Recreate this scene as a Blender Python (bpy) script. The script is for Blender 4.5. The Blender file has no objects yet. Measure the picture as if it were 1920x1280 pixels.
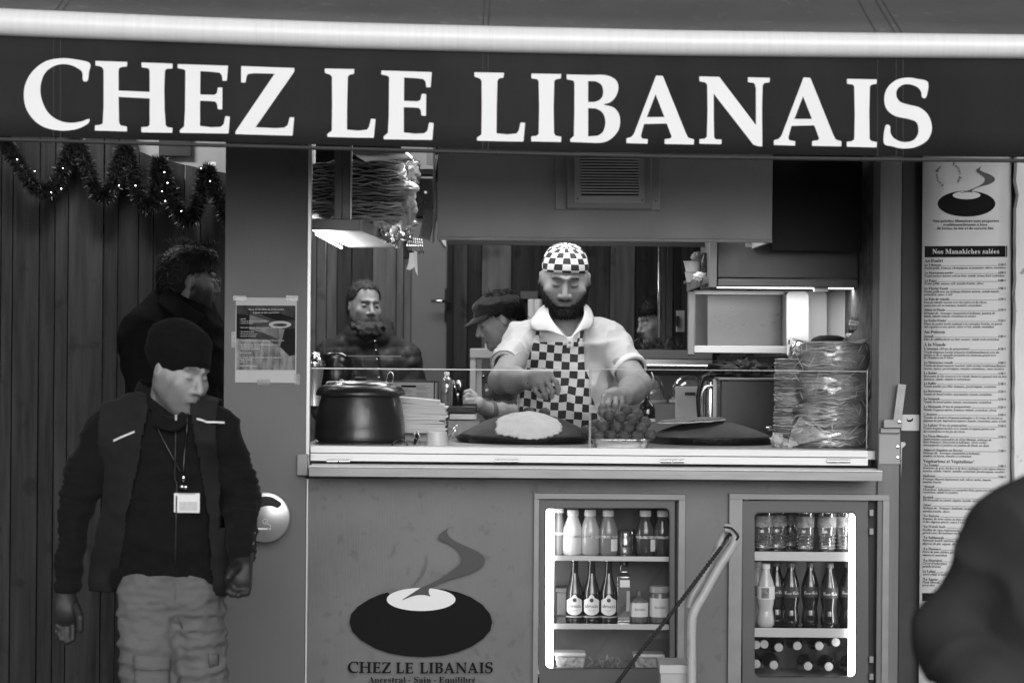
import bpy, math, random
import numpy as np
from mathutils import Vector, Matrix, Euler
random.seed(7); rng = np.random.RandomState(7)
S = bpy.context.scene; COL = S.collection
# ------------------------------------------------------------ camera
CAM = Vector((0.0, -7.6, 1.6)); FPX = 4533.0
cd = bpy.data.cameras.new('camera'); cam = bpy.data.objects.new('camera', cd); COL.objects.link(cam)
cd.lens = 85.0; cd.sensor_width = 36.0; cd.clip_start = 0.1; cd.clip_end = 300
CROT = (Euler((math.radians(90), 0, 0)).to_matrix() @ Matrix.Rotation(math.radians(0.5), 3, 'Z'))
cam.matrix_world = Matrix.Translation(CAM) @ CROT.to_4x4()
cd.dof.use_dof = True; cd.dof.focus_distance = 8.15; cd.dof.aperture_fstop = 5.0
S.camera = cam
# ------------------------------------------------------------ world, sun, exposure (a monochrome photograph: every value is a grey)
w = bpy.data.worlds.new('World'); S.world = w; w.use_nodes = True
nt = w.node_tree; nt.nodes.clear()
wo = nt.nodes.new('ShaderNodeOutputWorld'); bg = nt.nodes.new('ShaderNodeBackground')
sky = nt.nodes.new('ShaderNodeTexSky'); sky.sky_type = 'NISHITA'; sky.sun_disc = False
sky.sun_elevation = math.radians(16); sky.sun_rotation = math.radians(172); sky.air_density = 1.0; sky.dust_density = 4.0
bw = nt.nodes.new('ShaderNodeRGBToBW')
nt.links.new(sky.outputs[0], bw.inputs[0]); nt.links.new(bw.outputs[0], bg.inputs[0]); nt.links.new(bg.outputs[0], wo.inputs[0])
bg.inputs[1].default_value = 0.10
sd = bpy.data.lights.new('sun', 'SUN'); sd.energy = 1.4; sd.angle = math.radians(45); sd.color = (1, 1, 1)
sun = bpy.data.objects.new('sun', sd); COL.objects.link(sun)
sun.rotation_euler = Vector((-0.10, 1.0, -0.29)).to_track_quat('-Z', 'Y').to_euler()
S.view_settings.view_transform = 'Standard'; S.view_settings.look = 'None'
S.view_settings.exposure = 0.0; S.view_settings.gamma = 1.0
S.cycles.use_denoising = True; S.cycles.max_bounces = 8; S.cycles.transparent_max_bounces = 16
S.cycles.caustics_reflective = False; S.cycles.caustics_refractive = False; S.cycles.sample_clamp_indirect = 4

# ------------------------------------------------------------ helpers
def P(px, py, Y):
    """world point at depth Y on the line of sight of photo pixel (px, py)"""
    d = CROT @ Vector(((px - 960) / FPX, -(py - 640) / FPX, -1.0))
    return CAM + d * ((Y - CAM.y) / d.y)
def PPM(Y): return FPX / (Y - CAM.y)

class G:
    def __init__(s): s.v = []; s.f = []; s.mi = []; s.uv = None; s.smooth = None
    def add(s, vs, fs, mi=0):
        o = len(s.v); s.v.extend([tuple(map(float, p)) for p in vs]); s.f.extend([tuple(int(i) + o for i in f) for f in fs]); s.mi.extend([mi] * len(fs)); return s
    def box(s, x0, x1, y0, y1, z0, z1, mi=0):
        v = [(x, y, z) for x in (x0, x1) for y in (y0, y1) for z in (z0, z1)]
        return s.add(v, [(0, 1, 3, 2), (4, 6, 7, 5), (0, 4, 5, 1), (2, 3, 7, 6), (0, 2, 6, 4), (1, 5, 7, 3)], mi)
    def obox(s, c, size, R=None, mi=0):
        c = Vector(c); R = R or Matrix.Identity(3)
        v = [c + R @ Vector((x * size[0] / 2, y * size[1] / 2, z * size[2] / 2)) for x in (-1, 1) for y in (-1, 1) for z in (-1, 1)]
        return s.add(v, [(0, 1, 3, 2), (4, 6, 7, 5), (0, 4, 5, 1), (2, 3, 7, 6), (0, 2, 6, 4), (1, 5, 7, 3)], mi)
    def pbox(s, x0, y0, x1, y1, Y, depth, mi=0, yr=None, xr=None):
        """upright box whose front face stands at depth Y and spans the photo rectangle (x read at row yr, y at column xr)"""
        yr = (y0 + y1) / 2 if yr is None else yr; xr = (x0 + x1) / 2 if xr is None else xr
        a, b = P(x0, yr, Y).x, P(x1, yr, Y).x; c, d = P(xr, y1, Y).z, P(xr, y0, Y).z
        return s.box(min(a, b), max(a, b), Y, Y + depth, min(c, d), max(c, d), mi)
    def lathe(s, c, prof, n=32, R=None, mi=0, sx=1, sy=1, wob=None):
        c = Vector(c); R = R or Matrix.Identity(3); vs = []; fs = []
        for k, (r, z) in enumerate(prof):
            for i in range(n):
                a = 2 * math.pi * i / n; rr = r * (wob(a, k) if wob else 1)
                vs.append(c + R @ Vector((rr * math.cos(a) * sx, rr * math.sin(a) * sy, z)))
        for k in range(len(prof) - 1):
            for i in range(n):
                j = (i + 1) % n; fs.append((k * n + i, k * n + j, (k + 1) * n + j, (k + 1) * n + i))
        if prof[0][0] > 1e-6: fs.append(tuple(range(n))[::-1])
        if prof[-1][0] > 1e-6: fs.append(tuple((len(prof) - 1) * n + i for i in range(n)))
        return s.add(vs, fs, mi)
    def tube(s, pts, r, n=10, mi=0, closed=False, sq=1.0):
        pts = [Vector(p) for p in pts]; m = len(pts)
        rs = r if hasattr(r, '__len__') else [r] * m
        vs = []; fs = []; up = Vector((0.01, 0.02, 1)).normalized()
        t0 = (pts[1] - pts[0]).normalized(); u = t0.cross(up)
        if u.length < 1e-3: u = t0.cross(Vector((1, 0, 0)))
        u.normalize()
        for k in range(m):
            if closed: t = pts[(k + 1) % m] - pts[k - 1]
            else: t = pts[min(k + 1, m - 1)] - pts[max(k - 1, 0)]
            t.normalize(); u = (u - t * u.dot(t)).normalized(); v = t.cross(u)
            for i in range(n):
                a = 2 * math.pi * i / n; vs.append(pts[k] + (u * math.cos(a) + v * math.sin(a) * sq) * rs[k])
        for k in range(m if closed else m - 1):
            k2 = (k + 1) % m
            for i in range(n):
                j = (i + 1) % n; fs.append((k * n + i, k * n + j, k2 * n + j, k2 * n + i))
        if not closed: fs.append(tuple(range(n))[::-1]); fs.append(tuple((m - 1) * n + i for i in range(n)))
        return s.add(vs, fs, mi)
    def grid(s, A, mi=0, closeu=False):
        nu, nv = A.shape[:2]; vs = A.reshape(-1, 3); fs = []
        for i in range(nu if closeu else nu - 1):
            for j in range(nv - 1):
                i2 = (i + 1) % nu; fs.append((i * nv + j, i2 * nv + j, i2 * nv + j + 1, i * nv + j + 1))
        return s.add(vs, fs, mi)
    def ball(s, c, r, n=12, mi=0, R=None):
        r = r if hasattr(r, '__len__') else (r, r, r); c = Vector(c); R = R or Matrix.Identity(3)
        vs = []; fs = []; m = max(6, n // 2 + 2)
        for k in range(m + 1):
            th = math.pi * k / m
            for i in range(n):
                a = 2 * math.pi * i / n; vs.append(c + R @ Vector((r[0] * math.sin(th) * math.cos(a), r[1] * math.sin(th) * math.sin(a), r[2] * math.cos(th))))
        for k in range(m):
            for i in range(n):
                j = (i + 1) % n; fs.append((k * n + i, (k + 1) * n + i, (k + 1) * n + j, k * n + j))
        return s.add(vs, fs, mi)

def wloc(o):
    l = Vector((0, 0, 0))
    while o is not None: l += Vector(o.location); o = o.parent
    return l
def link(name, me, mats, parent=None, smooth=False, bevel=0, label=None, solid=0, sub=0, kind=None, autos=None):
    o = bpy.data.objects.new(name, me); COL.objects.link(o)
    for m in (mats if isinstance(mats, (list, tuple)) else [mats]): me.materials.append(m)
    if parent is not None: o.parent = parent
    if smooth: me.polygons.foreach_set('use_smooth', [True] * len(me.polygons))
    if autos is not None: me.polygons.foreach_set('use_smooth', [True] * len(me.polygons)); me.set_sharp_from_angle(angle=math.radians(autos))
    if solid: md = o.modifiers.new('thickness', 'SOLIDIFY'); md.thickness = solid; md.offset = 0
    if bevel: md = o.modifiers.new('bevel', 'BEVEL'); md.width = bevel; md.segments = 2; md.limit_method = 'ANGLE'
    if sub: md = o.modifiers.new('sub', 'SUBSURF'); md.levels = sub; md.render_levels = sub
    if label: o['label'] = label
    if kind: o['kind'] = kind
    return o
def obj(name, g, mats, parent=None, **k):
    off = wloc(parent); me = bpy.data.meshes.new(name)
    v = np.array(g.v, dtype=np.float64).reshape(-1, 3) - np.array(off)
    me.from_pydata(v.tolist(), [], g.f)
    if g.uv is not None:
        ul = me.uv_layers.new(name='UVMap'); uv = np.asarray(g.uv, dtype=np.float32)
        li = np.empty(len(me.loops), dtype=np.int32); me.loops.foreach_get('vertex_index', li); ul.data.foreach_set('uv', uv[li].ravel())
    o = link(name, me, mats, parent, **k)
    if any(g.mi): me.polygons.foreach_set('material_index', g.mi)
    me.update(); return o
def tag(o, label, cat, group=None, kind=None):
    o['label'] = label; o['category'] = cat
    if group: o['group'] = group
    if kind: o['kind'] = kind
    return o
def thing(name, label, cat, loc, group=None):
    o = bpy.data.objects.new(name, None); COL.objects.link(o); o.location = loc; o.empty_display_size = 0.05
    return tag(o, label, cat, group)
def dup(o, loc, label=None, parent=None):
    c = o.copy(); COL.objects.link(c)
    if parent is not None: c.parent = parent
    else: c.location = loc
    if label: c['label'] = label
    for ch in list(o.children): dup(ch, None, None, c)
    return c

# ------------------------------------------------------------ materials (all grey)
MATS = {}
def M(name, c=.5, rough=.5, metal=0, var=0, vs=8, st=(1, 1, 1), bump=0, bs=60, bst=None, spec=.5, coat=0, rvar=0, sss=0, sheen=0, spots=0, sps=30, alpha=1, trans=0, ior=1.45, attr=None, bmul=1.0, aniso=0):
    if name in MATS: return MATS[name]
    m = bpy.data.materials.new(name); m.use_nodes = True; n = m.node_tree.nodes; L = m.node_tree.links
    b = n['Principled BSDF']; b.inputs['Base Color'].default_value = (c, c, c, 1)
    b.inputs['Roughness'].default_value = rough; b.inputs['Metallic'].default_value = metal
    b.inputs['Specular IOR Level'].default_value = spec; b.inputs['Coat Weight'].default_value = coat
    b.inputs['Alpha'].default_value = alpha; b.inputs['Transmission Weight'].default_value = trans; b.inputs['IOR'].default_value = ior
    b.inputs['Anisotropic'].default_value = aniso
    if sss: b.inputs['Subsurface Weight'].default_value = sss; b.inputs['Subsurface Radius'].default_value = (.01, .01, .01); b.inputs['Subsurface Scale'].default_value = 1
    if sheen: b.inputs['Sheen Weight'].default_value = sheen; b.inputs['Sheen Roughness'].default_value = .5
    tc = n.new('ShaderNodeTexCoord'); oi = n.new('ShaderNodeObjectInfo')
    ad = n.new('ShaderNodeVectorMath'); ad.operation = 'MULTIPLY_ADD'; ad.inputs[1].default_value = (1, 1, 1)
    cx = n.new('ShaderNodeCombineXYZ'); mm = n.new('ShaderNodeMath'); mm.operation = 'MULTIPLY'; mm.inputs[1].default_value = 17.3
    L.new(oi.outputs['Random'], mm.inputs[0])
    for i in range(3): L.new(mm.outputs[0], cx.inputs[i])
    L.new(tc.outputs['Object'], ad.inputs[0]); L.new(cx.outputs[0], ad.inputs[2])
    def noise(scale, stretch, det=6, r=.6):
        mp = n.new('ShaderNodeMapping'); mp.inputs['Scale'].default_value = stretch; L.new(ad.outputs[0], mp.inputs[0])
        t = n.new('ShaderNodeTexNoise'); t.inputs['Scale'].default_value = scale; t.inputs['Detail'].default_value = det; t.inputs['Roughness'].default_value = r
        L.new(mp.outputs[0], t.inputs['Vector']); return t
    cur = None
    if attr:
        at = n.new('ShaderNodeAttribute'); at.attribute_name = attr; cur = at.outputs['Fac']
    if var:
        t = noise(vs, st); mr = n.new('ShaderNodeMapRange'); mr.inputs['From Min'].default_value = .3; mr.inputs['From Max'].default_value = .7
        mr.inputs['To Min'].default_value = (1 - var); mr.inputs['To Max'].default_value = (1 + var); L.new(t.outputs['Fac'], mr.inputs['Value'])
        q = n.new('ShaderNodeMath'); q.operation = 'MULTIPLY'; L.new(mr.outputs[0], q.inputs[0])
        if cur is not None: L.new(cur, q.inputs[1])
        else: q.inputs[1].default_value = c
        cur = q.outputs[0]
    if spots:
        t = noise(sps, (1, 1, 1), 3, .5); mr = n.new('ShaderNodeMapRange'); mr.inputs['From Min'].default_value = .62; mr.inputs['From Max'].default_value = .7
        mr.inputs['To Min'].default_value = 1; mr.inputs['To Max'].default_value = spots; L.new(t.outputs['Fac'], mr.inputs['Value'])
        q = n.new('ShaderNodeMath'); q.operation = 'MULTIPLY'; L.new(mr.outputs[0], q.inputs[0])
        if cur is not None: L.new(cur, q.inputs[1])
        else: q.inputs[1].default_value = c
        cur = q.outputs[0]
    if cur is not None:
        cc = n.new('ShaderNodeCombineColor')
        for i in range(3): L.new(cur, cc.inputs[i])
        L.new(cc.outputs[0], b.inputs['Base Color'])
    if rvar:
        t = noise(vs * 2, st); mr = n.new('ShaderNodeMapRange'); mr.inputs['From Min'].default_value = .3; mr.inputs['From Max'].default_value = .7
        mr.inputs['To Min'].default_value = rough - rvar; mr.inputs['To Max'].default_value = rough + rvar; L.new(t.outputs['Fac'], mr.inputs['Value']); L.new(mr.outputs[0], b.inputs['Roughness'])
    if bump:
        t = noise(bs, bst or st, 5, .6); bp = n.new('ShaderNodeBump'); bp.inputs['Strength'].default_value = 1; bp.inputs['Distance'].default_value = bump
        L.new(t.outputs['Fac'], bp.inputs['Height']); L.new(bp.outputs[0], b.inputs['Normal'])
    MATS[name] = m; return m
def EM(name, s):
    m = bpy.data.materials.new(name); m.use_nodes = True; n = m.node_tree.nodes; n.clear()
    o = n.new('ShaderNodeOutputMaterial'); e = n.new('ShaderNodeEmission'); e.inputs[1].default_value = s; m.node_tree.links.new(e.outputs[0], o.inputs[0]); MATS[name] = m; return m
def GLASS(name, refl=.08, tint=1.0, rough=.0, film=0.0):
    """thin window glass: clear, with a fresnel reflection"""
    m = bpy.data.materials.new(name); m.use_nodes = True; n = m.node_tree.nodes; L = m.node_tree.links; n.clear()
    o = n.new('ShaderNodeOutputMaterial'); mx = n.new('ShaderNodeMixShader'); t = n.new('ShaderNodeBsdfTransparent'); g = n.new('ShaderNodeBsdfGlossy')
    t.inputs[0].default_value = (tint, tint, tint, 1); g.inputs['Roughness'].default_value = rough
    fr = n.new('ShaderNodeFresnel'); fr.inputs[0].default_value = 1.45
    ml = n.new('ShaderNodeMath'); ml.operation = 'MULTIPLY'; ml.inputs[1].default_value = refl / .04; L.new(fr.outputs[0], ml.inputs[0])
    L.new(ml.outputs[0], mx.inputs[0]); L.new(t.outputs[0], mx.inputs[1]); L.new(g.outputs[0], mx.inputs[2])
    last = mx.outputs[0]
    if film:
        d = n.new('ShaderNodeBsdfDiffuse'); d.inputs[0].default_value = (.8, .8, .8, 1); m2 = n.new('ShaderNodeMixShader')
        tc = n.new('ShaderNodeTexCoord'); no = n.new('ShaderNodeTexNoise'); no.inputs['Scale'].default_value = 9; no.inputs['Detail'].default_value = 8
        L.new(tc.outputs['Object'], no.inputs['Vector'])
        mr = n.new('ShaderNodeMapRange'); mr.inputs['From Min'].default_value = .35; mr.inputs['From Max'].default_value = .75; mr.inputs['To Min'].default_value = 0; mr.inputs['To Max'].default_value = film
        L.new(no.outputs[0], mr.inputs['Value']); L.new(mr.outputs[0], m2.inputs[0]); L.new(last, m2.inputs[1]); L.new(d.outputs[0], m2.inputs[2]); last = m2.outputs[0]
    L.new(last, o.inputs[0]); MATS[name] = m; return m

# ------------------------------------------------------------ flat prints and lettering
def flat_mesh(loops, extrude=0, smooth=False):
    """2D outlines (holes allowed) -> vertices (n,3), faces"""
    cu = bpy.data.curves.new('t', 'CURVE'); cu.dimensions = '2D'; cu.fill_mode = 'BOTH'; cu.extrude = extrude
    for lp in loops:
        sp = cu.splines.new('POLY'); sp.points.add(len(lp) - 1); sp.use_cyclic_u = True
        for q, (x, y) in zip(sp.points, lp): q.co = (x, y, 0, 1)
    o = bpy.data.objects.new('t', cu); COL.objects.link(o)
    me = o.evaluated_get(bpy.context.evaluated_depsgraph_get()).to_mesh()
    v = [tuple(q.co) for q in me.vertices]; f = [tuple(p.vertices) for p in me.polygons]
    o.to_mesh_clear(); bpy.data.objects.remove(o); bpy.data.curves.remove(cu)
    return v, f
def flat(name, loops, Y, mat, parent=None, thick=0, **k):
    """a flat print (or, with thick, a cut sheet of that thickness in metres) at depth Y, outlines in photo pixels"""
    v, f = flat_mesh(loops, 0.5 if thick else 0); g = G()
    pts = []
    for x, y, z in v:
        q = P(x, y, Y); pts.append((q.x, q.y + (thick / 2 - z * thick if thick else 0), q.z))
    g.add(pts, f)
    return obj(name, g, mat, parent, **k)
def catmull(pts, n=4, closed=True):
    out = []; m = len(pts)
    for i in range(m if closed else m - 1):
        p = [pts[(i + j - 1) % m] if closed else pts[max(0, min(m - 1, i + j - 1))] for j in range(4)]
        for k in range(n):
            t = k / n
            out.append(tuple(.5 * ((2 * p[1][d]) + (-p[0][d] + p[2][d]) * t + (2 * p[0][d] - 5 * p[1][d] + 4 * p[2][d] - p[3][d]) * t * t + (-p[0][d] + 3 * p[1][d] - 3 * p[2][d] + p[3][d]) * t ** 3) for d in range(len(pts[0]))))
    if not closed: out.append(tuple(pts[-1]))
    return out
def rrect(x0, y0, x1, y1, r, n=5):
    o = []
    for cx, cy, a0 in ((x1 - r, y1 - r, 0), (x0 + r, y1 - r, 90), (x0 + r, y0 + r, 180), (x1 - r, y0 + r, 270)):
        for i in range(n + 1):
            a = math.radians(a0 + 90 * i / n); o.append((cx + r * math.cos(a), cy + r * math.sin(a)))
    return o
def ell(cx, cy, rx, ry, n=48): return [(cx + rx * math.cos(2 * math.pi * i / n), cy + ry * math.sin(2 * math.pi * i / n)) for i in range(n)]
def rnd(pts, d=1.0):
    """cut sharp corners by d"""
    o = []; m = len(pts)
    for i in range(m):
        a, b, c = np.array(pts[i - 1]), np.array(pts[i]), np.array(pts[(i + 1) % m])
        la, lc = np.linalg.norm(a - b), np.linalg.norm(c - b)
        if min(la, lc) < 2.2 * d: o.append(tuple(b)); continue
        o.append(tuple(b + (a - b) / la * d)); o.append(tuple(b + ((a - b) / la + (c - b) / lc) * d * .25)); o.append(tuple(b + (c - b) / lc * d))
    return o
_GL = {}
# serif glyph shapes as plain numbers: style, character, advance, count, then x y in 1/100 em, then triangles
GLYPHS = [[0,39,19,12,7,46,12,46,14,60,14,72,5,72,5,60,5,3,4,5,2,3,0,2,5,0,1,2],
[0,40,32,12,17,23,31,69,26,69,6,23,26,-23,31,-23,3,1,2,3,0,1,4,0,3,4,5,0],
[0,41,32,12,16,23,1,-23,7,-23,26,23,7,69,1,69,0,4,5,0,3,4,1,3,0,1,2,3],
[0,42,42,60,18,51,18,49,5,45,2,39,8,39,18,48,20,47,18,34,21,28,24,34,22,47,24,48,34,39,40,39,37,45,24,49,24,51,37,56,40,61,34,61,24,53,22,54,24,67,21,73,18,67,20,54,18,53,8,61,2,61,5,56,24,22,23,25,22,24,25,21,22,29,27,28,29,26,27,20,18,19,20,17,18,0,26,29,20,16,17,26,21,25,26,20,21,0,20,26,0,16,20,1,16,0,1,15,16,2,5,1,5,15,1,5,11,15,11,14,15,2,4,5,6,11,5,6,10,11,12,14,11,7,10,6,7,9,10,3,4,2,12,13,14,8,9,7],
[0,44,22,12,6,-12,18,3,11,12,5,7,10,1,6,-10,3,1,2,4,1,3,4,0,1,5,0,4],
[0,45,32,8,28,27,4,27,4,17,28,17,2,0,1,2,3,0],
[2,45,32,8,28,27,4,27,4,17,28,17,2,0,1,2,3,0],
[0,47,28,8,1,-1,8,-1,27,69,20,69,0,2,3,0,1,2],
[0,48,56,40,28,-1,14,4,6,16,3,36,6,55,14,68,28,72,42,68,50,55,53,36,50,16,42,4,28,5,35,14,37,36,35,58,28,66,21,58,19,36,21,14,5,7,6,4,16,5,16,7,5,16,8,7,4,17,16,15,8,16,4,18,17,14,8,15,3,18,4,14,9,8,2,18,3,2,19,18,13,9,14,13,10,9,1,19,2,13,11,10,1,12,19,12,11,13,1,11,12,0,11,1],
[0,49,56,38,10,0,10,5,18,5,22,7,23,12,23,62,16,54,10,52,6,53,4,59,11,61,20,67,27,72,38,72,38,12,39,7,43,5,51,5,51,0,11,13,12,11,5,13,5,14,13,10,5,11,10,6,5,4,14,5,9,6,10,8,6,9,8,7,6,3,14,4,3,15,14,3,16,15,2,16,3,0,2,1,0,16,2,0,17,16,0,18,17],
[0,51,56,74,24,-1,12,1,5,5,3,11,5,17,11,19,15,9,24,6,30,7,34,12,36,21,32,30,20,34,14,34,14,40,21,40,30,44,34,55,31,63,25,66,20,64,17,58,17,51,7,53,4,60,9,69,26,72,43,68,49,56,44,45,34,38,42,35,49,30,51,21,49,10,43,4,34,0,25,27,26,24,19,25,19,27,25,19,28,27,24,20,19,18,28,19,24,21,20,17,28,18,23,21,24,23,22,21,17,29,28,16,29,17,16,30,29,15,30,16,13,15,14,13,30,15,13,31,30,13,12,31,12,32,31,11,32,12,10,32,11,10,33,32,9,33,10,9,34,33,4,6,5,3,6,4,8,34,9,2,6,3,8,35,34,2,7,6,7,35,8,2,35,7,1,35,2,1,36,35,0,36,1],
[0,53,56,66,25,-1,12,1,6,5,4,11,6,16,12,18,13,12,17,8,23,6,29,7,34,12,35,22,32,33,22,37,15,36,11,35,6,37,9,71,47,71,48,53,42,53,41,57,40,59,36,60,16,60,14,42,19,43,25,43,44,38,51,22,48,11,42,4,34,0,16,24,17,24,18,17,24,23,18,23,22,18,22,19,18,16,25,24,21,19,22,20,19,21,26,28,27,25,28,26,16,28,25,16,13,28,13,12,28,12,29,28,15,14,16,14,13,16,11,29,12,10,29,11,10,30,29,4,6,5,3,6,4,3,7,6,9,30,10,2,7,3,9,31,30,2,8,7,8,31,9,2,31,8,1,31,2,1,32,31,0,32,1],
[0,54,56,62,29,-1,16,3,8,14,5,33,6,48,12,61,20,69,33,72,43,71,49,67,51,61,48,56,39,54,38,60,36,65,32,66,23,60,19,40,24,43,32,44,47,38,52,23,47,6,30,6,36,10,38,22,35,34,29,38,23,36,19,33,22,12,6,8,7,6,9,8,5,15,6,15,9,6,15,10,9,5,16,15,14,10,15,13,10,14,13,11,10,4,16,5,4,17,16,12,11,13,3,17,4,18,20,19,17,20,18,3,27,17,27,20,17,27,26,20,26,21,20,3,28,27,3,29,28,25,21,26,2,29,3,2,30,29,25,22,21,24,22,25,1,30,2,1,23,30,23,22,24,23,0,22,1,0,23],
[0,56,56,70,27,-1,14,2,6,9,3,18,7,29,18,36,9,44,5,54,8,63,15,70,29,72,44,67,50,55,46,45,36,39,49,30,53,19,46,4,30,42,36,47,37,55,36,61,33,65,28,67,22,63,19,55,22,47,28,5,36,8,39,17,36,25,24,32,19,27,17,18,20,8,9,11,10,8,23,9,23,11,9,23,22,11,22,12,11,8,24,23,21,12,22,8,25,24,7,25,8,20,12,21,7,26,25,19,12,20,19,13,12,6,26,7,6,18,26,18,13,19,18,14,13,5,18,6,5,14,18,5,15,14,4,31,5,31,15,5,4,32,31,30,15,31,30,16,15,3,32,4,3,33,32,29,16,30,29,17,16,2,33,3,2,34,33,28,17,29,1,34,2,1,27,34,27,17,28,1,17,27,1,0,17],
[0,58,22,16,11,11,5,5,11,-1,17,5,11,46,5,40,11,34,17,40,5,7,4,6,7,5,1,3,0,2,3,1],
[0,65,65,50,-1,0,-1,3,4,4,7,11,31,69,33,69,57,13,61,5,66,3,66,0,34,0,34,3,42,7,41,12,38,20,15,20,12,10,11,9,11,7,18,3,19,3,19,0,17,24,36,24,26,48,3,5,4,3,24,5,24,6,5,3,22,24,23,6,24,3,15,22,15,23,22,15,14,23,14,6,23,3,16,15,13,6,14,13,7,6,12,7,13,2,16,3,2,17,16,2,18,17,2,19,18,11,7,12,11,8,7,1,19,2,0,19,1,0,20,19,0,21,20,10,8,11,10,9,8],
[0,66,66,62,2,0,2,3,9,5,11,12,11,55,10,61,8,64,2,65,2,68,33,68,59,52,43,37,62,20,55,5,35,0,27,38,28,38,39,41,42,51,40,61,32,65,28,63,27,58,33,4,42,7,45,19,41,31,29,34,27,34,27,10,28,5,7,9,8,7,20,9,20,19,9,19,10,9,6,20,7,6,21,20,5,21,6,5,22,21,4,22,5,18,10,19,4,15,22,3,15,4,18,11,10,17,11,18,16,11,17,3,16,15,3,28,16,28,11,16,28,27,11,27,26,11,26,12,11,3,29,28,25,12,26,25,13,12,24,13,25,2,29,3,2,30,29,23,13,24,23,14,13,2,23,30,1,23,2,1,14,23,0,14,1],
[2,66,86,174,61,-1,55,1,53,6,54,10,57,14,61,16,63,17,64,16,62,14,58,11,56,6,59,3,63,5,67,10,71,17,72,24,72,28,70,30,66,29,65,30,64,31,65,33,66,33,71,33,75,35,79,41,81,48,78,57,72,53,68,46,63,33,39,4,23,0,10,3,6,12,8,18,15,21,21,20,23,16,21,12,18,10,16,10,15,10,13,8,15,4,22,3,30,5,37,12,45,28,55,43,65,53,70,56,75,58,62,60,49,59,37,54,27,47,21,36,27,30,33,32,40,37,45,43,48,50,49,52,51,48,48,37,40,29,29,26,21,29,18,37,21,45,29,52,42,59,63,63,80,60,86,61,88,60,86,59,83,58,90,53,93,46,88,38,74,31,84,19,82,12,77,6,70,1,72,53,73,53,74,73,74,76,75,72,54,53,52,74,53,74,77,76,52,77,74,52,78,77,71,54,72,71,55,54,51,78,52,51,27,78,27,79,78,51,28,27,26,79,27,50,28,51,71,56,55,26,80,79,49,28,50,49,29,28,70,56,71,62,64,63,61,64,62,25,80,26,61,65,64,70,57,56,25,81,80,49,30,29,69,57,70,60,65,61,48,30,49,24,81,25,24,82,81,59,65,60,59,66,65,68,57,69,68,58,57,23,82,24,48,31,30,21,23,22,20,23,21,20,82,23,58,66,59,19,82,20,19,17,82,17,83,82,68,66,58,18,17,19,16,83,17,67,66,68,15,83,16,47,31,48,14,83,15,35,37,36,35,38,37,14,84,83,34,38,35,5,7,6,13,84,14,5,8,7,4,8,5,34,39,38,4,9,8,3,9,4,46,31,47,34,40,39,13,85,84,33,43,34,43,42,34,42,41,34,41,40,34,3,10,9,2,10,3,12,85,13,33,44,43,2,11,10,1,11,2,12,86,85,45,31,46,11,86,12,33,45,44,45,32,31,32,45,33,1,86,11,0,86,1],
[0,67,70,40,38,-2,20,3,8,16,4,34,8,52,21,65,39,69,55,65,58,65,62,69,65,69,65,46,62,46,53,61,40,66,21,34,41,4,53,7,64,16,67,13,5,14,6,14,7,6,8,10,9,8,11,10,5,15,14,13,7,14,13,8,7,13,11,8,4,15,5,12,11,13,3,15,4,2,15,3,2,16,15,17,19,18,1,16,2,17,0,19,16,0,17,1,0,16],
[2,67,70,118,44,-1,34,2,26,7,24,16,26,24,13,37,18,49,30,59,47,63,52,61,49,60,38,57,29,51,22,42,20,34,27,26,33,37,43,46,53,55,64,60,73,62,80,60,82,55,80,49,74,41,65,34,54,28,41,25,36,10,44,2,52,3,59,7,64,12,65,17,64,22,59,24,54,22,50,18,49,16,48,12,47,9,45,10,44,13,46,20,51,25,59,26,66,24,68,17,66,11,60,5,53,1,43,28,52,31,61,37,68,44,74,51,76,57,74,60,61,51,7,9,8,19,21,20,7,10,9,19,57,21,57,22,21,18,57,19,18,58,57,56,22,57,7,11,10,6,11,7,55,22,56,6,12,11,55,23,22,17,58,18,54,23,55,6,13,12,17,51,58,5,13,6,54,24,23,16,51,17,53,24,54,5,14,13,53,25,24,4,14,5,52,25,53,15,51,16,52,26,25,4,15,14,51,26,52,51,27,26,15,27,51,44,46,45,4,27,15,4,28,27,43,35,44,35,46,44,3,28,4,35,34,46,34,47,46,43,36,35,43,37,36,33,47,34,42,37,43,42,38,37,33,48,47,32,48,33,2,28,3,42,39,38,41,39,42,41,40,39,31,48,32,31,49,48,2,29,28,1,29,2,30,49,31,30,50,49,29,50,30,1,50,29,0,50,1],
[0,68,74,40,3,0,3,3,9,4,11,11,11,56,9,63,2,65,2,68,33,68,60,59,70,34,34,0,33,4,48,11,52,34,33,65,28,63,27,57,27,11,28,5,6,8,7,6,15,8,15,9,8,5,15,6,5,16,15,14,9,15,4,16,5,4,17,16,14,10,9,4,18,17,3,18,4,13,10,14,11,13,10,12,11,13,2,18,3,2,19,18,2,12,19,1,12,2,1,11,12,0,11,1],
[0,69,66,70,2,0,2,2,9,4,11,12,11,55,9,63,2,65,2,68,59,68,59,48,57,48,51,60,35,64,30,64,28,62,27,58,27,37,29,37,39,40,43,51,45,51,45,18,43,18,41,27,36,32,28,33,27,33,27,10,29,5,34,4,47,6,55,11,61,21,64,21,60,0,6,8,7,6,12,8,12,11,8,11,9,8,5,12,6,5,13,12,5,14,13,4,14,5,4,15,14,10,9,11,4,16,15,3,16,4,18,20,19,18,21,20,17,24,18,24,23,18,23,21,18,3,17,16,3,26,17,26,25,17,25,24,17,3,27,26,22,21,23,31,33,32,31,34,33,2,27,3,30,34,31,2,28,27,29,34,30,2,29,28,1,29,2,1,34,29,0,34,1],
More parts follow.
